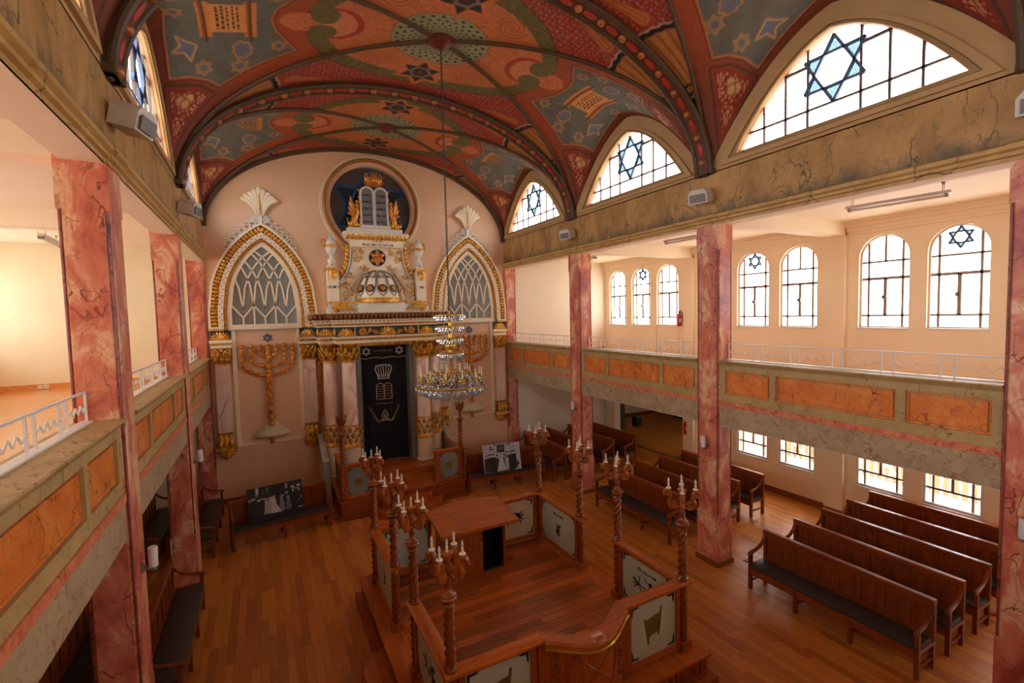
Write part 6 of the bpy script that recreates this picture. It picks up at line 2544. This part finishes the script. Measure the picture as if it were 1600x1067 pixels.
for s in (-1, 1):
    px = s * 1.60
    for x_ in (px, s * .86):
        MB().box(x_ - .05, x_ + .05, D_(-2.88), D_(-2.78), .50, 1.36).build('post', M_BIMAH, da)
    link('twisted_post', twist(0, .84, .05, 2.4).mesh('twisted_post', M_POST, ang=60), da, (s * 1.66, D_(-2.90), .52))
    a, b = sorted((px - s * .05, s * .91))
    panel((a, D_(-2.83)), (b, D_(-2.83)), .52, 1.36, 'book', 2, da, M_SMOKE, None, .12, .05)
    x0, x1 = sorted((s * .80, s * 1.68))
    hrail((x0, D_(-2.83)), (x1, D_(-2.83)), 'dais_rail', .13, 1.36, 1.42, parent=da)
    panel((px, D_(-2.76)), (px, D_(-1.60)), .52, 1.36, None, 2, da, M_SMOKE, None, .10, .05)
    hrail((px, D_(-2.83)), (px, D_(-1.58)), 'dais_rail', .13, 1.36, 1.42, parent=da)
    candelabrum((s * 1.60, -2.83, 1.42), 'carved tulip-headed wooden standard on the %s front corner of the ark dais' % ('left' if s < 0 else 'right'), False, 'standards on the ark dais')
    # white carved side balustrade
    w = thing('side_balustrade', 'white carved stone balustrade beside the ark columns on the %s' % ('left' if s < 0 else 'right'), 'balustrade', (s * 1.86, -.85, 0), group='white balustrades')
    M_SILVW = MATS.get('silvery_white_stone') or plain('silvery_white_stone', srgb(170, 172, 156), .5, 0, .2, 14)
    MB().prism([(-.75, 0), (.60, 0), (.60, 1.60), (.45, 1.66), (-.45, 1.16), (-.75, 1.10)], -.05, .05, 'x').build('slab', M_SILVW, w, smooth=False)
    MB().prism([(-.80, 1.08), (-.45, 1.14), (.45, 1.64), (.62, 1.60), (.62, 1.70), (.42, 1.74), (-.48, 1.24), (-.80, 1.18)], -.08, .08, 'x').build('coping', M_SILVW, w, smooth=False)
    MB().box(-.10, .10, -.86, -.70, 0, 1.24).build('newel', M_SILVW, w)
    mb = MB()
    for k in range(6):
        for q in (-1, 1):
            mb.tube([(q * .055, -.60 + k * .2 + .06 * math.cos(i * .7), .45 + k * .06 + .09 * math.sin(i * .7)) for i in range(9)], .014, 5)
    mb.build('relief', M_OFFW, w)
for r, z0, z1 in ((.98, 0, .17), (.68, .17, .34)):
    pl = [(r * math.cos(a), D_(-2.90) - r * .72 * math.sin(a)) for a in [pi * i / 24 for i in range(25)]]
    MB().prism(pl, z0, z1, 'z').build('round_step', M_BIMAHX, da, smooth=False)
# ================================================================ PEWS, POSTERS
PEW = {}


def pew_parts(L):
    """pew facing -x, length along y, back at x = 0, front legs at x = -.45"""
    p = {}
    h = L / 2
    p['seat_board'] = MB().box(-.46, -.02, -h, h, .36, .41).mesh('seat_board', M_PEWY)
    mb = MB()
    prof = [(-.47, .41), (-.06, .41), (-.06, .455), (-.10, .47), (-.42, .47), (-.47, .45)]
    mb.prism(prof, -h + .02, h - .02, 'y')
    p['cushion'] = mb.mesh('cushion', M_CUSH, ang=50)
    p['apron'] = MB().box(-.455, -.425, -h, h, .28, .37).mesh('apron', M_PEWY)
    p['top_rail'] = MB().prism([(-.03, .91), (.035, .91), (.055, .985), (.045, 1.0), (-.03, 1.0), (-.045, .985)], -h, h, 'y').mesh('top_rail', M_PEWY)
    p['back_board'] = MB().box(-.005, .015, -h, h, .40, .92).mesh('back_board', M_PEW)
    n = max(4, int(round(L / .32)))
    w = L / n
    mb = MB()
    ring_prism(mb, [(-w / 2, .42), (w / 2, .42), (w / 2, .93), (-w / 2, .93)], [(-w / 2 + .035, .49), (w / 2 - .035, .49), (w / 2 - .035, .87), (-w / 2 + .035, .87)], -.022, .030, lambda a, b, d: (d, a, b))
    p['back_panel'] = mb.mesh('back_panel', M_PEW, smooth=False)
    p['n'], p['w'] = n, w
    leg = MB().box(-.028, .028, -.028, .028, 0, .38).mesh('leg', M_PEW)
    p['leg'] = leg
    p['rear_leg'] = MB().prism([(-.03, 0), (.03, 0), (.03, .9), (.05, .97), (-.02, .97), (-.03, .9)], -.028, .028, 'y').mesh('rear_leg', M_PEW)
    p['stretcher'] = MB().box(-.44, 0, -.016, .016, .14, .18).mesh('stretcher', M_PEW)
    p['arm_post'] = MB().box(-.028, .028, -.028, .028, .36, .66).mesh('arm_post', M_PEW)
    pts = [(-.02, 0, .90), (-.08, 0, .80), (-.18, 0, .725), (-.30, 0, .69), (-.40, 0, .675), (-.47, 0, .66), (-.49, 0, .63)]
    p['arm'] = MB().tube(pts, [.030, .030, .030, .031, .034, .034, .028], 8, flat=.8).mesh('arm', M_PEW)
    return p


def pew(loc, L, rz, label, group):
    t = thing('pew', label, 'pew', loc, rz, group)
    if L not in PEW:
        PEW[L] = pew_parts(L)
    p = PEW[L]
    for k in ('seat_board', 'cushion', 'apron', 'top_rail', 'back_board'):
        link(k, p[k], t)
    for k in range(p['n']):
        link('back_panel', p['back_panel'], t, (0, -L / 2 + (k + .5) * p['w'], 0))
    m = 4 if L > 2.3 else 3
    for k in range(m):
        y = -L / 2 + .03 + (L - .06) * k / (m - 1)
        link('leg', p['leg'], t, (-.435, y, 0))
        if k in (0, m - 1):
            link('rear_leg', p['rear_leg'], t, (0, y, 0))
            link('arm_post', p['arm_post'], t, (-.435, y, 0))
            link('arm', p['arm'], t, (0, y, 0))
        else:
            link('leg', p['leg'], t, (0, y, 0))
        link('stretcher', p['stretcher'], t, (0, y, 0))
    return t


ROWN = ['front row along the nave', 'second row from the nave', 'third row from the nave', 'fourth row from the nave', 'fifth row, against the windows']
for k, x in enumerate((4.91, 5.84, 6.77, 7.70, 8.60)):
    pew((x, -11.10, 0), 2.56, 0, 'dark wooden pew in the near right block, ' + ROWN[k], 'pews of the near right block')
for k, x in enumerate((4.87, 5.78, 6.71, 7.62)):
    pew((x, -6.66, 0), 2.60, 0, 'dark wooden pew in the middle right block, ' + ROWN[k], 'pews of the middle right block')
for k, x in enumerate((4.82, 5.75, 6.68, 7.61)):
    pew((x, -2.10, 0), 2.60, 0, 'dark wooden pew in the far right block, ' + ROWN[k], 'pews of the far right block')
for k, x in enumerate((4.84, 5.85)):
    pew((-x, -6.72, 0), 2.60, pi, 'dark wooden pew in the middle left block, ' + ROWN[k], 'pews of the middle left block')
for k, x in enumerate((4.84, 5.85, 6.86)):
    pew((-x, -2.10, 0), 2.60, pi, 'dark wooden pew in the far left block, ' + ROWN[k], 'pews of the far left block')
pew((-5.85, -10.9, 0), 2.56, pi, 'dark wooden pew in shade at the near left under the gallery', 'pews of the near left block')
# two pews below the end wall, facing the hall, each with a photograph
pl = pew((-3.06, -2.72, 0), 2.15, pi / 2 + math.radians(9), 'wooden pew left of the ark holding a wedding photograph', None)
pr = pew((3.08, -2.52, 0), 2.40, pi / 2 - math.radians(8), 'wooden pew right of the ark holding a group photograph', None)


# ---- enlarged photographs, painted in greys from simple shapes
def poster(loc, rz, w, h, label, painter, tilt=14):
    t = thing('photograph', label, 'photograph', loc, rz)
    M = Matrix.Rotation(math.radians(-tilt), 4, 'X')
    MB().box(-w / 2, w / 2, .0, .012, 0, h).xf(M).build('board', M_METALW, t)
    nx, ny = 150, 110
    u, v = np.meshgrid(np.linspace(0, 1, nx), np.linspace(0, 1, ny), indexing='ij')
    V = np.stack([(u - .5) * w, np.full(u.shape, -.002), v * h], -1).reshape(-1, 3)
    i, j = np.meshgrid(np.arange(nx - 1), np.arange(ny - 1), indexing='ij')
    a = i * ny + j
    F = np.stack([a, a + ny, a + ny + 1, a + 1], -1).reshape(-1, 4)
    me = bpy.data.meshes.new('print')
    me.from_pydata(V.tolist(), [], F.tolist())
    me.transform(M)
    g = painter(u, v)
    at = me.color_attributes.new('paint', 'FLOAT_COLOR', 'POINT')
    at.data.foreach_set('color', np.concatenate([g.reshape(-1, 3), np.ones((g.size // 3, 1))], 1).ravel().astype(np.float32))
    me.materials.append(MATS.get('photo_print') or vcol('photo_print', .65))
    link('print', me, t)
    return t


def grey(v_, tint=(1, 1, 1)):
    return np.array(srgb(v_ * tint[0], v_ * tint[1], v_ * tint[2])[:3])


def people(u, v, bg, folk, tint):
    out = np.zeros(u.shape + (3,)) + grey(bg, tint)
    n = np.sin(u * 37 + 3 * np.sin(v * 21)) * np.sin(v * 43 + 2 * np.sin(u * 31))
    out *= (1 + .35 * n)[..., None]

    def put(d, val, aa=.012):
        m = np.clip(.5 - d / aa, 0, 1)[..., None]
        out[:] = out * (1 - m) + grey(val, tint) * m
    return out, put


def wedding(u, v):
    t = (1.0, .97, 1.0)
    out, put = people(u, v, 26, None, t)
    for x, z0, z1, g in ((.17, .72, .97, 120), (.18, .80, .99, 190), (.70, .80, .96, 150), (.36, .80, .95, 90), (.28, .78, .92, 70)):
        put(np.maximum(np.abs(u - x) - .022, np.abs(v - (z0 + z1) / 2) - (z1 - z0) / 2), g)
    for x, top, g, f in ((.05, .70, 14, 150), (.11, .72, 12, 160), (.20, .66, 16, 170), (.27, .68, 20, 150), (.62, .66, 24, 140), (.70, .72, 22, 160), (.82, .86, 10, 190), (.93, .88, 12, 190), (.88, .80, 14, 120)):
        put(np.maximum(np.abs(u - x) - .055 - .02 * (top - v), v - top + .10), g)
        put(np.hypot((u - x) / .75, v - top + .04) - .046, f)
        put(np.hypot((u - x) / .75, v - top - .005) - .028, 20)
        put(np.hypot((u - x - .03) / .6, v - top + .42) - .03, f * .8)
    for x, g in ((.82, 210), (.93, 205)):
        put(np.maximum(np.abs(u - x) - .012 + (.74 - v) * .05, np.abs(v - .70) - .05), g)
    for x, top, g in ((.33, .56, 168), (.40, .58, 176), (.46, .60, 190), (.60, .56, 130), (.72, .50, 110)):
        put(np.maximum(np.abs(u - x) - .03 - .06 * (top - v), np.maximum(v - top, .16 - v)), g)
        put(np.hypot((u - x) / .75, v - top - .05) - .04, 175)
        put(np.hypot((u - x) / .75, v - top - .085) - .030, 40)
    put(np.maximum(np.abs(u - .46 - (.40 - v) * .12) - .035 - .32 * np.clip(.42 - v, 0, 1) ** 1.2, np.maximum(v - .60, .14 + .05 * np.abs(u - .55) - v)), 200)
    fold = np.sin(u * 95 + v * 30)
    m = (np.abs(u - .5) < .25) & (v > .15) & (v < .45)
    out[m] *= (1 + .22 * fold[m])[..., None]
    put(np.maximum(np.abs(u - .93) - .045, np.abs(v - .16) - .014), 220)
    return out


def group(u, v):
    t = (.95, .97, 1.06)
    out, put = people(u, v, 190, None, t)
    put(np.maximum(np.abs(u - .48) - .10, np.abs(v - .82) - .14), 40)
    put(np.abs(np.hypot((u - .48) / 1.0, v - .84) - .05) - .014, 130)
    put(np.maximum(np.abs(u - .48) - .10, np.abs(v - .665) - .012), 215)
    for x, z in ((.21, .90), (.25, .82), (.70, .96), (.33, .98), (.20, .84)):
        put(np.hypot(u - x, v - z) - .03, 70)
    put(np.abs(np.maximum(np.abs(u - .82) - .06, np.abs(v - .72) - .10)) - .006, 90)
    for x, top, g, f in ((.08, .60, 46, 190), (.15, .62, 36, 195), (.21, .63, 40, 190), (.28, .62, 34, 195), (.36, .58, 50, 190), (.56, .58, 60, 190), (.63, .66, 120, 195), (.72, .66, 34, 195), (.78, .67, 36, 190), (.83, .68, 32, 200)):
        put(np.maximum(np.abs(u - x) - .052 - .02 * (top - v), np.maximum(v - top + .10, .02 + .04 * np.sin(x * 40) - v)), g)
        put(np.hypot((u - x) / .8, v - top + .03) - .040, f)
        put(np.hypot((u - x) / .8, v - top - .004) - .032, 34)
    put(np.maximum(np.abs(u - .47) - .045 - .17 * np.clip(.46 - v, 0, 1), np.maximum(v - .50, .02 - v)), 215)
    put(np.hypot((u - .47) / .8, v - .55) - .045, 215)
    put(np.hypot((u - .47) / .8, v - .54) - .026, 160)
    put(np.maximum(np.abs(u - .62) - .05, np.maximum(v - .46, .05 - v)), 195)
    put(np.maximum(np.abs(u - .09) - .05, np.maximum(v - .10, -v)), 60)
    for x in (.18, .88):
        put(np.hypot(u - x, (v - .22) * .8) - .07, 44)
    return out


poster((-3.13, -2.98, .475), math.radians(9), 1.20, .76, 'black and white wedding photograph leaning on the pew left of the ark', wedding)
poster((2.92, -2.86, .475), math.radians(-9), 1.16, .80, 'bluish group photograph leaning on the pew right of the ark', group)
# ================================================================ CHANDELIER
M_CRYS, nt, b_ = newmat('cut_crystal')
b_.inputs['Base Color'].default_value = (.50, .52, .55, 1)
b_.inputs['Roughness'].default_value = .08
b_.inputs['Metallic'].default_value = .55
b_.inputs['Specular IOR Level'].default_value = .8
ch = thing('chandelier', 'brass and crystal chandelier on a long chain in front of the ark', 'chandelier', (0, BC(1), 3.0))
z = lambda v: v - 3.0


def crystals(mb, r, z0, n, h=.07, w=.016, rows=1, dr=0, dz=.07, ph=0):
    for q in range(rows):
        for k in range(n):
            a = 2 * pi * (k + .5 * q) / n + ph
            R_ = r + dr * q
            c = (R_ * math.cos(a), R_ * math.sin(a), z0 - q * dz)
            vs = [(c[0], c[1], c[2]), (c[0] + w, c[1], c[2] - h * .35), (c[0], c[1] + w, c[2] - h * .35), (c[0] - w, c[1], c[2] - h * .35), (c[0], c[1] - w, c[2] - h * .35), (c[0], c[1], c[2] - h)]
            mb.add(vs, [(0, 1, 2), (0, 2, 3), (0, 3, 4), (0, 4, 1), (5, 2, 1), (5, 3, 2), (5, 4, 3), (5, 1, 4)])


mb = MB()
zc, k = 10.2, 0
while zc > 5.22:
    a = 0 if k % 2 else pi / 2
    pts = [(.017 * math.cos(t) * math.cos(a), .017 * math.cos(t) * math.sin(a), z(zc) + .030 * math.sin(t)) for t in [2 * pi * i / 8 for i in range(8)]]
    mb.tube(pts, .008, 4, closed=True)
    zc -= .047
    k += 1
mb.build('chain', plain('dark_iron', srgb(70, 60, 50), .5, .4, .1, 8), ch)
MB().lathe([(.02, z(10.16)), (.06, z(10.18)), (.07, z(10.22))], seg=12).build('canopy', M_BRASS, ch)
MB().lathe([(.012, z(3.60)), (.02, z(3.7)), (.05, z(3.78)), (.03, z(3.9)), (.022, z(4.3)), (.05, z(4.40)), (.03, z(4.46)), (.055, z(4.56)), (.06, z(4.66)), (.03, z(4.72)), (.05, z(4.82)), (.05, z(4.88)), (.025, z(4.95)), (.045, z(5.04)), (.045, z(5.09)), (.02, z(5.16)), (.012, z(5.24))], seg=18).build('stem', M_BRASS, ch)
for zz, r in ((5.15, .30), (4.93, .27), (4.69, .25), (4.41, .24)):
    MB().lathe([(.03, z(zz) + .01), (r * .6, z(zz) + .012), (r, z(zz) - .004), (r, z(zz) - .012), (.03, z(zz) - .006)], seg=28).build('tier_plate', M_BRASS, ch)
MB().lathe([(.10, z(4.47)), (.12, z(4.56)), (.10, z(4.62)), (.09, z(4.62)), (.10, z(4.56)), (.09, z(4.47))], seg=24).build('brass_drum', M_BRASS, ch)
mb = MB()
for zz, r, n in ((5.14, .30, 26), (4.92, .27, 26), (4.68, .25, 24), (4.40, .25, 30)):
    crystals(mb, r, z(zz), n, .085, .016, 2, -.05, .04)
    crystals(mb, r * .6, z(zz - .04), n - 8, .09, .015, 1)
for k in range(24):
    a = 2 * pi * k / 24
    for q in range(8):
        R_ = .24 - .004 * q + .30 * (q / 8) ** 2
        if k % 3 == 0:
            crystals(mb, 0, 0, 0)
            c = (R_ * math.cos(a), R_ * math.sin(a), z(4.36 - q * .055))
            mb.ell(c, (.012, .012, .02), 6, 4)
mb.build('upper_crystals', M_CRYS, ch, kind='stuff')
MB().lathe([(.66, z(3.77)), (.70, z(3.79)), (.70, z(3.76)), (.66, z(3.745))], seg=48, cap=False).build('main_ring', M_BRASS, ch)
MB().lathe([(.36, z(3.86)), (.39, z(3.88)), (.39, z(3.85)), (.36, z(3.84))], seg=36, cap=False).build('inner_ring', M_BRASS, ch)
mb = MB()
R_ = random.Random(21)
for q in range(420):
    a, r = R_.uniform(0, 2 * pi), math.sqrt(R_.uniform(.02, .42))
    zz = 3.80 + .16 * (1 - abs(r - .4) / .4) * R_.random() + R_.uniform(-.05, .05)
    w_ = R_.uniform(.010, .019)
    c = Vector((r * math.cos(a), r * math.sin(a), z(zz)))
    M = Matrix.Rotation(R_.uniform(0, 3), 3, 'Z')
    mb.ell(c, (w_, w_ * .6, w_ * 2.0), 5, 3, M)
crystals(mb, .69, z(3.76), 40, .10, .02, 2, -.05, .05)
crystals(mb, .60, z(3.72), 34, .11, .022, 2, -.07, .05)
crystals(mb, .44, z(3.66), 28, .11, .022, 2, -.08, .05)
crystals(mb, .28, z(3.60), 18, .11, .022, 2, -.09, .05)
crystals(mb, .38, z(3.86), 36, .09, .015, 2, .05, .05)
for k in range(14):
    mb.ell((0, 0, z(3.50 - k * .036)), (.012, .012, .017), 6, 4)
mb.build('lower_crystals', M_CRYS, ch, kind='stuff')
arm_a = MB().tube([(.04, 0, z(3.80)), (.18, 0, z(3.74)), (.38, 0, z(3.78)), (.54, 0, z(3.90)), (.60, 0, z(3.93))], .013, 6).mesh('arm', M_BRASS)
arm_b = MB().tube([(.04, 0, z(3.86)), (.14, 0, z(3.84)), (.26, 0, z(3.92)), (.33, 0, z(4.03))], .013, 6).mesh('arm', M_BRASS)
pan = MB().lathe([(.01, -.02), (.05, 0), (.052, .01), (.012, .014)], seg=14)
crystals(pan, .048, 0, 10, .07, .012)
pan = pan.mesh('drip_pan', M_BRASS)
cnd = MB().lathe([(.013, 0), (.013, .10), (.010, .104), (.014, .125), (.010, .15), (.001, .175)], seg=8).mesh('candle', M_CANDLE)
leafm = MB()
for q in range(5):
    leaf(leafm, (.12 + .08 * q, -.01, z(3.80 + .008 * q)), (.14 + .08 * q, -.05, z(3.90 + .01 * q)), .025, .006, .02)
leafm = leafm.mesh('brass_leaf', M_BRASS)
for n, am, r, zz in ((12, arm_a, .60, 3.94), (8, arm_b, .33, 4.04)):
    for k in range(n):
        a = 2 * pi * k / n + (.2 if n == 8 else 0)
        link('arm', am, ch, rot=(0, 0, a))
        if n == 12:
            link('brass_leaf', leafm, ch, rot=(0, 0, a))
        p = (r * math.cos(a), r * math.sin(a), z(zz))
        link('drip_pan', pan, ch, p)
        link('candle', cnd, ch, (p[0], p[1], p[2] + .012))

# ================================================================ FITTINGS
RN = ['', 'nearest the ark', 'in the middle', 'nearest the camera']
for sx, ns in ((1, (1, 2, 3)), (-1, (1, 2))):
    for n in ns:
        yc = YC(n)
        t = thing('loudspeaker', 'pale grey loudspeaker on the %s beam at the rib %s' % (SIDE[sx], RN[n] if not (sx < 0 and n == 2) else 'farther from the ark'), 'speaker', (sx * W, yc, 7.30), group='loudspeakers on the beams')
        Mx = Matrix.Translation((-sx * .205, -.03, .0)) @ Matrix.Rotation(sx * .25, 4, 'Z') @ Matrix.Rotation(-sx * .22, 4, 'Y') @ Matrix.Scale(1.25, 4)
        mb = MB()
        mb.prism([(-.15, -.10), (.15, -.10), (.15, .05), (.10, .11), (-.10, .11), (-.15, .05)], -.11, .10, 'x')
        mb.xf(Mx).build('cabinet', M_PLAST, t, smooth=False)
        MB().box(*sorted((-sx * .115, -sx * .125)), -.12, .12, -.08, .04).xf(Mx).build('grille', M_PLASTD, t)
        MB().box(*sorted((0, -sx * .14)), -.03, .03, -.02, .02).build('bracket', M_PLASTD, t)
        t2 = thing('wall_light', 'white tube wall light on the %s column %s' % (SIDE[sx], ['', 'nearest the ark', 'second from the ark', 'third from the ark'][n]), 'wall light', (sx * (W - .0), yc, 2.40), group='tube wall lights')
        MB().lathe([(.045, .0), (.047, .01), (.047, .21), (.044, .22)], (-sx * .11, 0, .0), 16).build('tube_shade', M_METALW, t2)
        MB().box(*sorted((-sx * .11, 0)), -.012, .012, -.03, .0).build('arm', M_PLASTD, t2)
        MB().lathe([(.05, 0), (.05, .02), (.03, .03)], seg=14).xf(Matrix.Rotation(-sx * pi / 2, 4, 'Y')).build('rose', M_PLASTD, t2)
        MB().lathe([(.03, -.04), (.03, 0)], (-sx * .11, 0, 0), 12).build('holder', M_PLASTD, t2)
# fluorescent lamps hung below the gallery ceilings
for p, rz, lab in (((6.50, -11.10, 6.90), .18, 'near right gallery bay'), ((6.18, -6.90, 6.90), .05, 'middle right gallery bay'), ((6.30, -2.40, 6.90), .0, 'far right gallery bay'), ((-7.05, -2.0, 6.90), .06, 'far left gallery bay')):
    t = thing('fluorescent_lamp', 'bare twin-tube fluorescent lamp hanging in the ' + lab, 'lamp', p, rz, 'fluorescent lamps')
    MB().box(-.045, .045, -.72, .72, 0, .05).build('batten', M_METALW, t)
    for s in (-1, 1):
        MB().tube([(s * .035, -.66, -.03), (s * .035, .66, -.03)], .018, 8).build('tube', M_OFFW, t)
        MB().box(-.05, .05, s * .66 - .02, s * .66 + .02, -.055, .0).build('tube_holder', M_PLASTD, t)
        for q in (-1, 1):
            MB().tube([(q * .06, s * .62, .04), (q * .06, s * .62, .20)], .004, 5).build('hanger', M_PLASTD, t)
            MB().lathe([(.004, .15), (.022, .20)], (q * .06, s * .62, 0), 8).build('ceiling_cup', M_PLASTD, t)


def extinguisher(loc, label):
    t = thing('fire_extinguisher', label, 'extinguisher', loc, group='fire extinguishers')
    MB().lathe([(.065, 0), (.07, .02), (.07, .34), (.055, .40), (.025, .43)], seg=18).build('cylinder', M_RED, t)
    MB().lathe([(.022, .43), (.026, .47), (.018, .49)], seg=12).build('valve', M_BLACK, t)
    MB().prism([(-.02, .47), (.09, .50), (.09, .52), (-.02, .50)], -.01, .01, 'y').build('lever', M_BLACK, t)
    MB().tube([(.02, -.02, .46), (.08, -.05, .44), (.085, -.06, .30), (.08, -.06, .12)], .011, 6).build('hose', M_BLACK, t)
    MB().box(-.055, .055, -.0715, -.055, .14, .26).build('white_label', M_METALW, t)


extinguisher((XO - .12, -3.97, 4.60), 'red fire extinguisher on the gallery wall beside the arched door')
extinguisher((XO - .12, -4.22, 1.02), 'red fire extinguisher on the wall below the right gallery')
# sockets and floor boxes
for k, x in enumerate((-8.03, -7.92)):
    t = thing('power_socket', 'white power socket, %s of the pair on the left gallery end wall' % ('left' if k == 0 else 'right'), 'socket', (x, -.03, 3.66))
    MB().box(-.045, .045, -.012, 0, -.04, .05).build('plate', M_METALW, t)
    for q in (-1, 1):
        MB().box(q * .014 - .004, q * .014 + .004, -.015, -.01, -.005, .015).build('slot', M_PLASTD, t)
for x, y, w_ in ((5.28, -9.20, 'second'), (5.25, -4.72, 'first')):
    t = thing('floor_box', 'small dark floor box beside the %s right column from the ark' % w_, 'floor box', (x, y, 0), group='floor boxes')
    MB().box(-.07, .07, -.05, .05, 0, .006).build('frame', M_BLACK, t)
    MB().box(-.05, .05, -.03, .03, .006, .012).build('lid', M_PLASTD, t)

# ================================================================ SIDE HALL seen through the right-hand opening
HW = 0
for nm, lab, cat, bx_, m in (
        ('wall_hall_far', 'far wall of the side hall beyond the opening', 'wall', (XO + .3, 15.0, 2.4, 2.6, 0, ZS), M_CREAM),
        ('wall_hall_end', 'end wall of the side hall behind the sideboard', 'wall', (15.0, 15.2, -4.3, 2.6, 0, ZS), M_CREAM),
        ('wall_hall_jamb', 'jamb wall between the hall opening and the far hall wall', 'wall', (XO, XO + .3, .30, 2.4, 0, ZS), M_CREAM),
        ('ceiling_hall', 'white ceiling of the side hall', 'ceiling', (XO + .3, 15.2, -4.5, 2.6, ZS, ZS + .2), M_WHITE),
        ('floor_hall', 'wooden floor of the side hall', 'floor', (XO + .3, 15.0, -4.3, 2.4, -.1, 0), M_FLOOR),
        ('baseboard_hall', 'baseboard along the far wall of the side hall', 'baseboard', (XO + .3, 15.0, 2.37, 2.4, 0, .14), M_BASEB)):
    MB().box(*bx_).build(nm, m, smooth=False, kind='structure', label=lab, cat=cat)
MB().box(XO, XO + .3, -4.08, .25, -.1, 0).build('floor_threshold', M_FLOOR, smooth=False, kind='structure', label='wooden threshold in the opening to the side hall', cat='floor')
hl = thing('wall_hall_near', 'near wall of the side hall with an added unseen window', 'wall', kind='structure')
MB().box(XO + .3, 15.0, -4.5, -4.3, 0, 1.2).build('near_wall', M_CREAM, hl)
MB().box(XO + .3, 15.0, -4.5, -4.3, 2.2, ZS).build('near_wall_head', M_CREAM, hl)
for xa, xb in ((XO + .3, 10.6), (11.6, 15.0)):
    MB().box(xa, xb, -4.5, -4.3, 1.2, 2.2).build('near_wall_pier', M_CREAM, hl)
for xa, xb, w_ in ((10.6, 11.6, 'single'),):  # window added out of view to brighten the side hall
    WIN_N[0] += 1
    w = thing('window_%d' % WIN_N[0], '%s unseen window added to light the side hall' % w_, 'window', kind='structure')
    MB().box(xa, xb, -4.41, -4.405, 1.2, 2.2).build('pane', M_GLASS, w)
    MB().box((xa + xb) / 2 - .03, (xa + xb) / 2 + .03, -4.44, -4.37, 1.2, 2.2).build('mullion', M_METALW, w)
t = thing('drape', 'tall grey folded drape standing in the side hall', 'drape', (10.25, .62, 0))
for k, (dx, m) in enumerate(((-.45, M_PLASTD), (-.25, M_CUSH), (-.02, M_PLASTD), (.2, M_PLASTD))):
    mb = MB()
    vs = [(dx + .20 * i / 12, .05 * math.sin(i * 1.3), zz) for zz in (0.0, 2.5) for i in range(13)]
    vs += [(a, b + .05, c) for a, b, c in vs]
    fs = []
    for i in range(12):
        fs += [(i, i + 1, 14 + i, 13 + i), (26 + i, 39 + i, 40 + i, 27 + i), (i, 26 + i, 27 + i, i + 1), (13 + i, 14 + i, 40 + i, 39 + i)]
    fs += [(0, 13, 39, 26), (12, 38, 51, 25)]
    mb.add(vs, fs).build('drape_fold', m, t)
t = thing('waste_bin', 'dark box-shaped waste bin on the side hall floor', 'bin', (11.45, .75, 0))
MB().prism([(-.15, -.15), (.15, -.15), (.15, .15), (-.15, .15)], 0, .42, 'z').build('body', M_BLACK, t)
mb = MB()
ring_prism(mb, [(-.165, -.165), (.165, -.165), (.165, .165), (-.165, .165)], [(-.13, -.13), (.13, -.13), (.13, .13), (-.13, .13)], .40, .45, lambda a, b, d: (a, b, d))
mb.build('rim', M_PLASTD, t)
t = thing('sideboard', 'low tan sideboard at the far end of the side hall', 'sideboard', (14.4, -.3, 0))
MB().box(-.30, .50, -1.6, 1.6, .08, .80).build('body', M_TAN, t)
MB().box(-.33, .52, -1.65, 1.65, .80, .84).build('top', M_CREAM, t)
MB().box(-.27, .45, -1.55, 1.55, 0, .08).build('plinth', M_BLACK, t)
for k in range(4):
    MB().box(-.315, -.30, -1.55 + k * .79, -1.55 + k * .79 + .74, .12, .76).build('door', M_CREAM, t)

# ================================================================ COURTYARD outside the low windows
ct = thing('ground_court', 'pale concrete courtyard outside the right windows', 'ground', kind='structure')
MB().box(XO + .3, 14.0, YR, -4.5, -.2, -.1).build('paving', M_WHITE, ct)
M_WALLT = plain('tan_render', srgb(150, 132, 104), .8, 0, .08, 2)
cw = thing('wall_court', 'tan courtyard wall outside the right windows', 'wall', kind='structure')
MB().box(13.0, 13.2, YR, -4.5, -.1, 1.75).build('court_face', M_WALLT, cw)
fe = thing('picket_fence', 'white metal picket fence with diagonal braces outside the low windows', 'fence', (11.6, -11.0, -.1))
for zz in (.25, 2.3):
    MB().box(-.02, .02, -6.3, 6.3, zz, zz + .06).build('fence_rail', M_METALW, fe)
pkm = MB().box(-.015, .015, -.025, .025, 0, 2.5).mesh('picket', M_METALW)
for k in range(70):
    link('picket', pkm, fe, (0, -6.2 + k * .18, 0))
for k in range(5):
    MB().tube([(-.04, -6.0 + k * 2.5, .3), (-.04, -3.8 + k * 2.5, 2.3)], .03, 6).build('brace', M_METALW, fe)
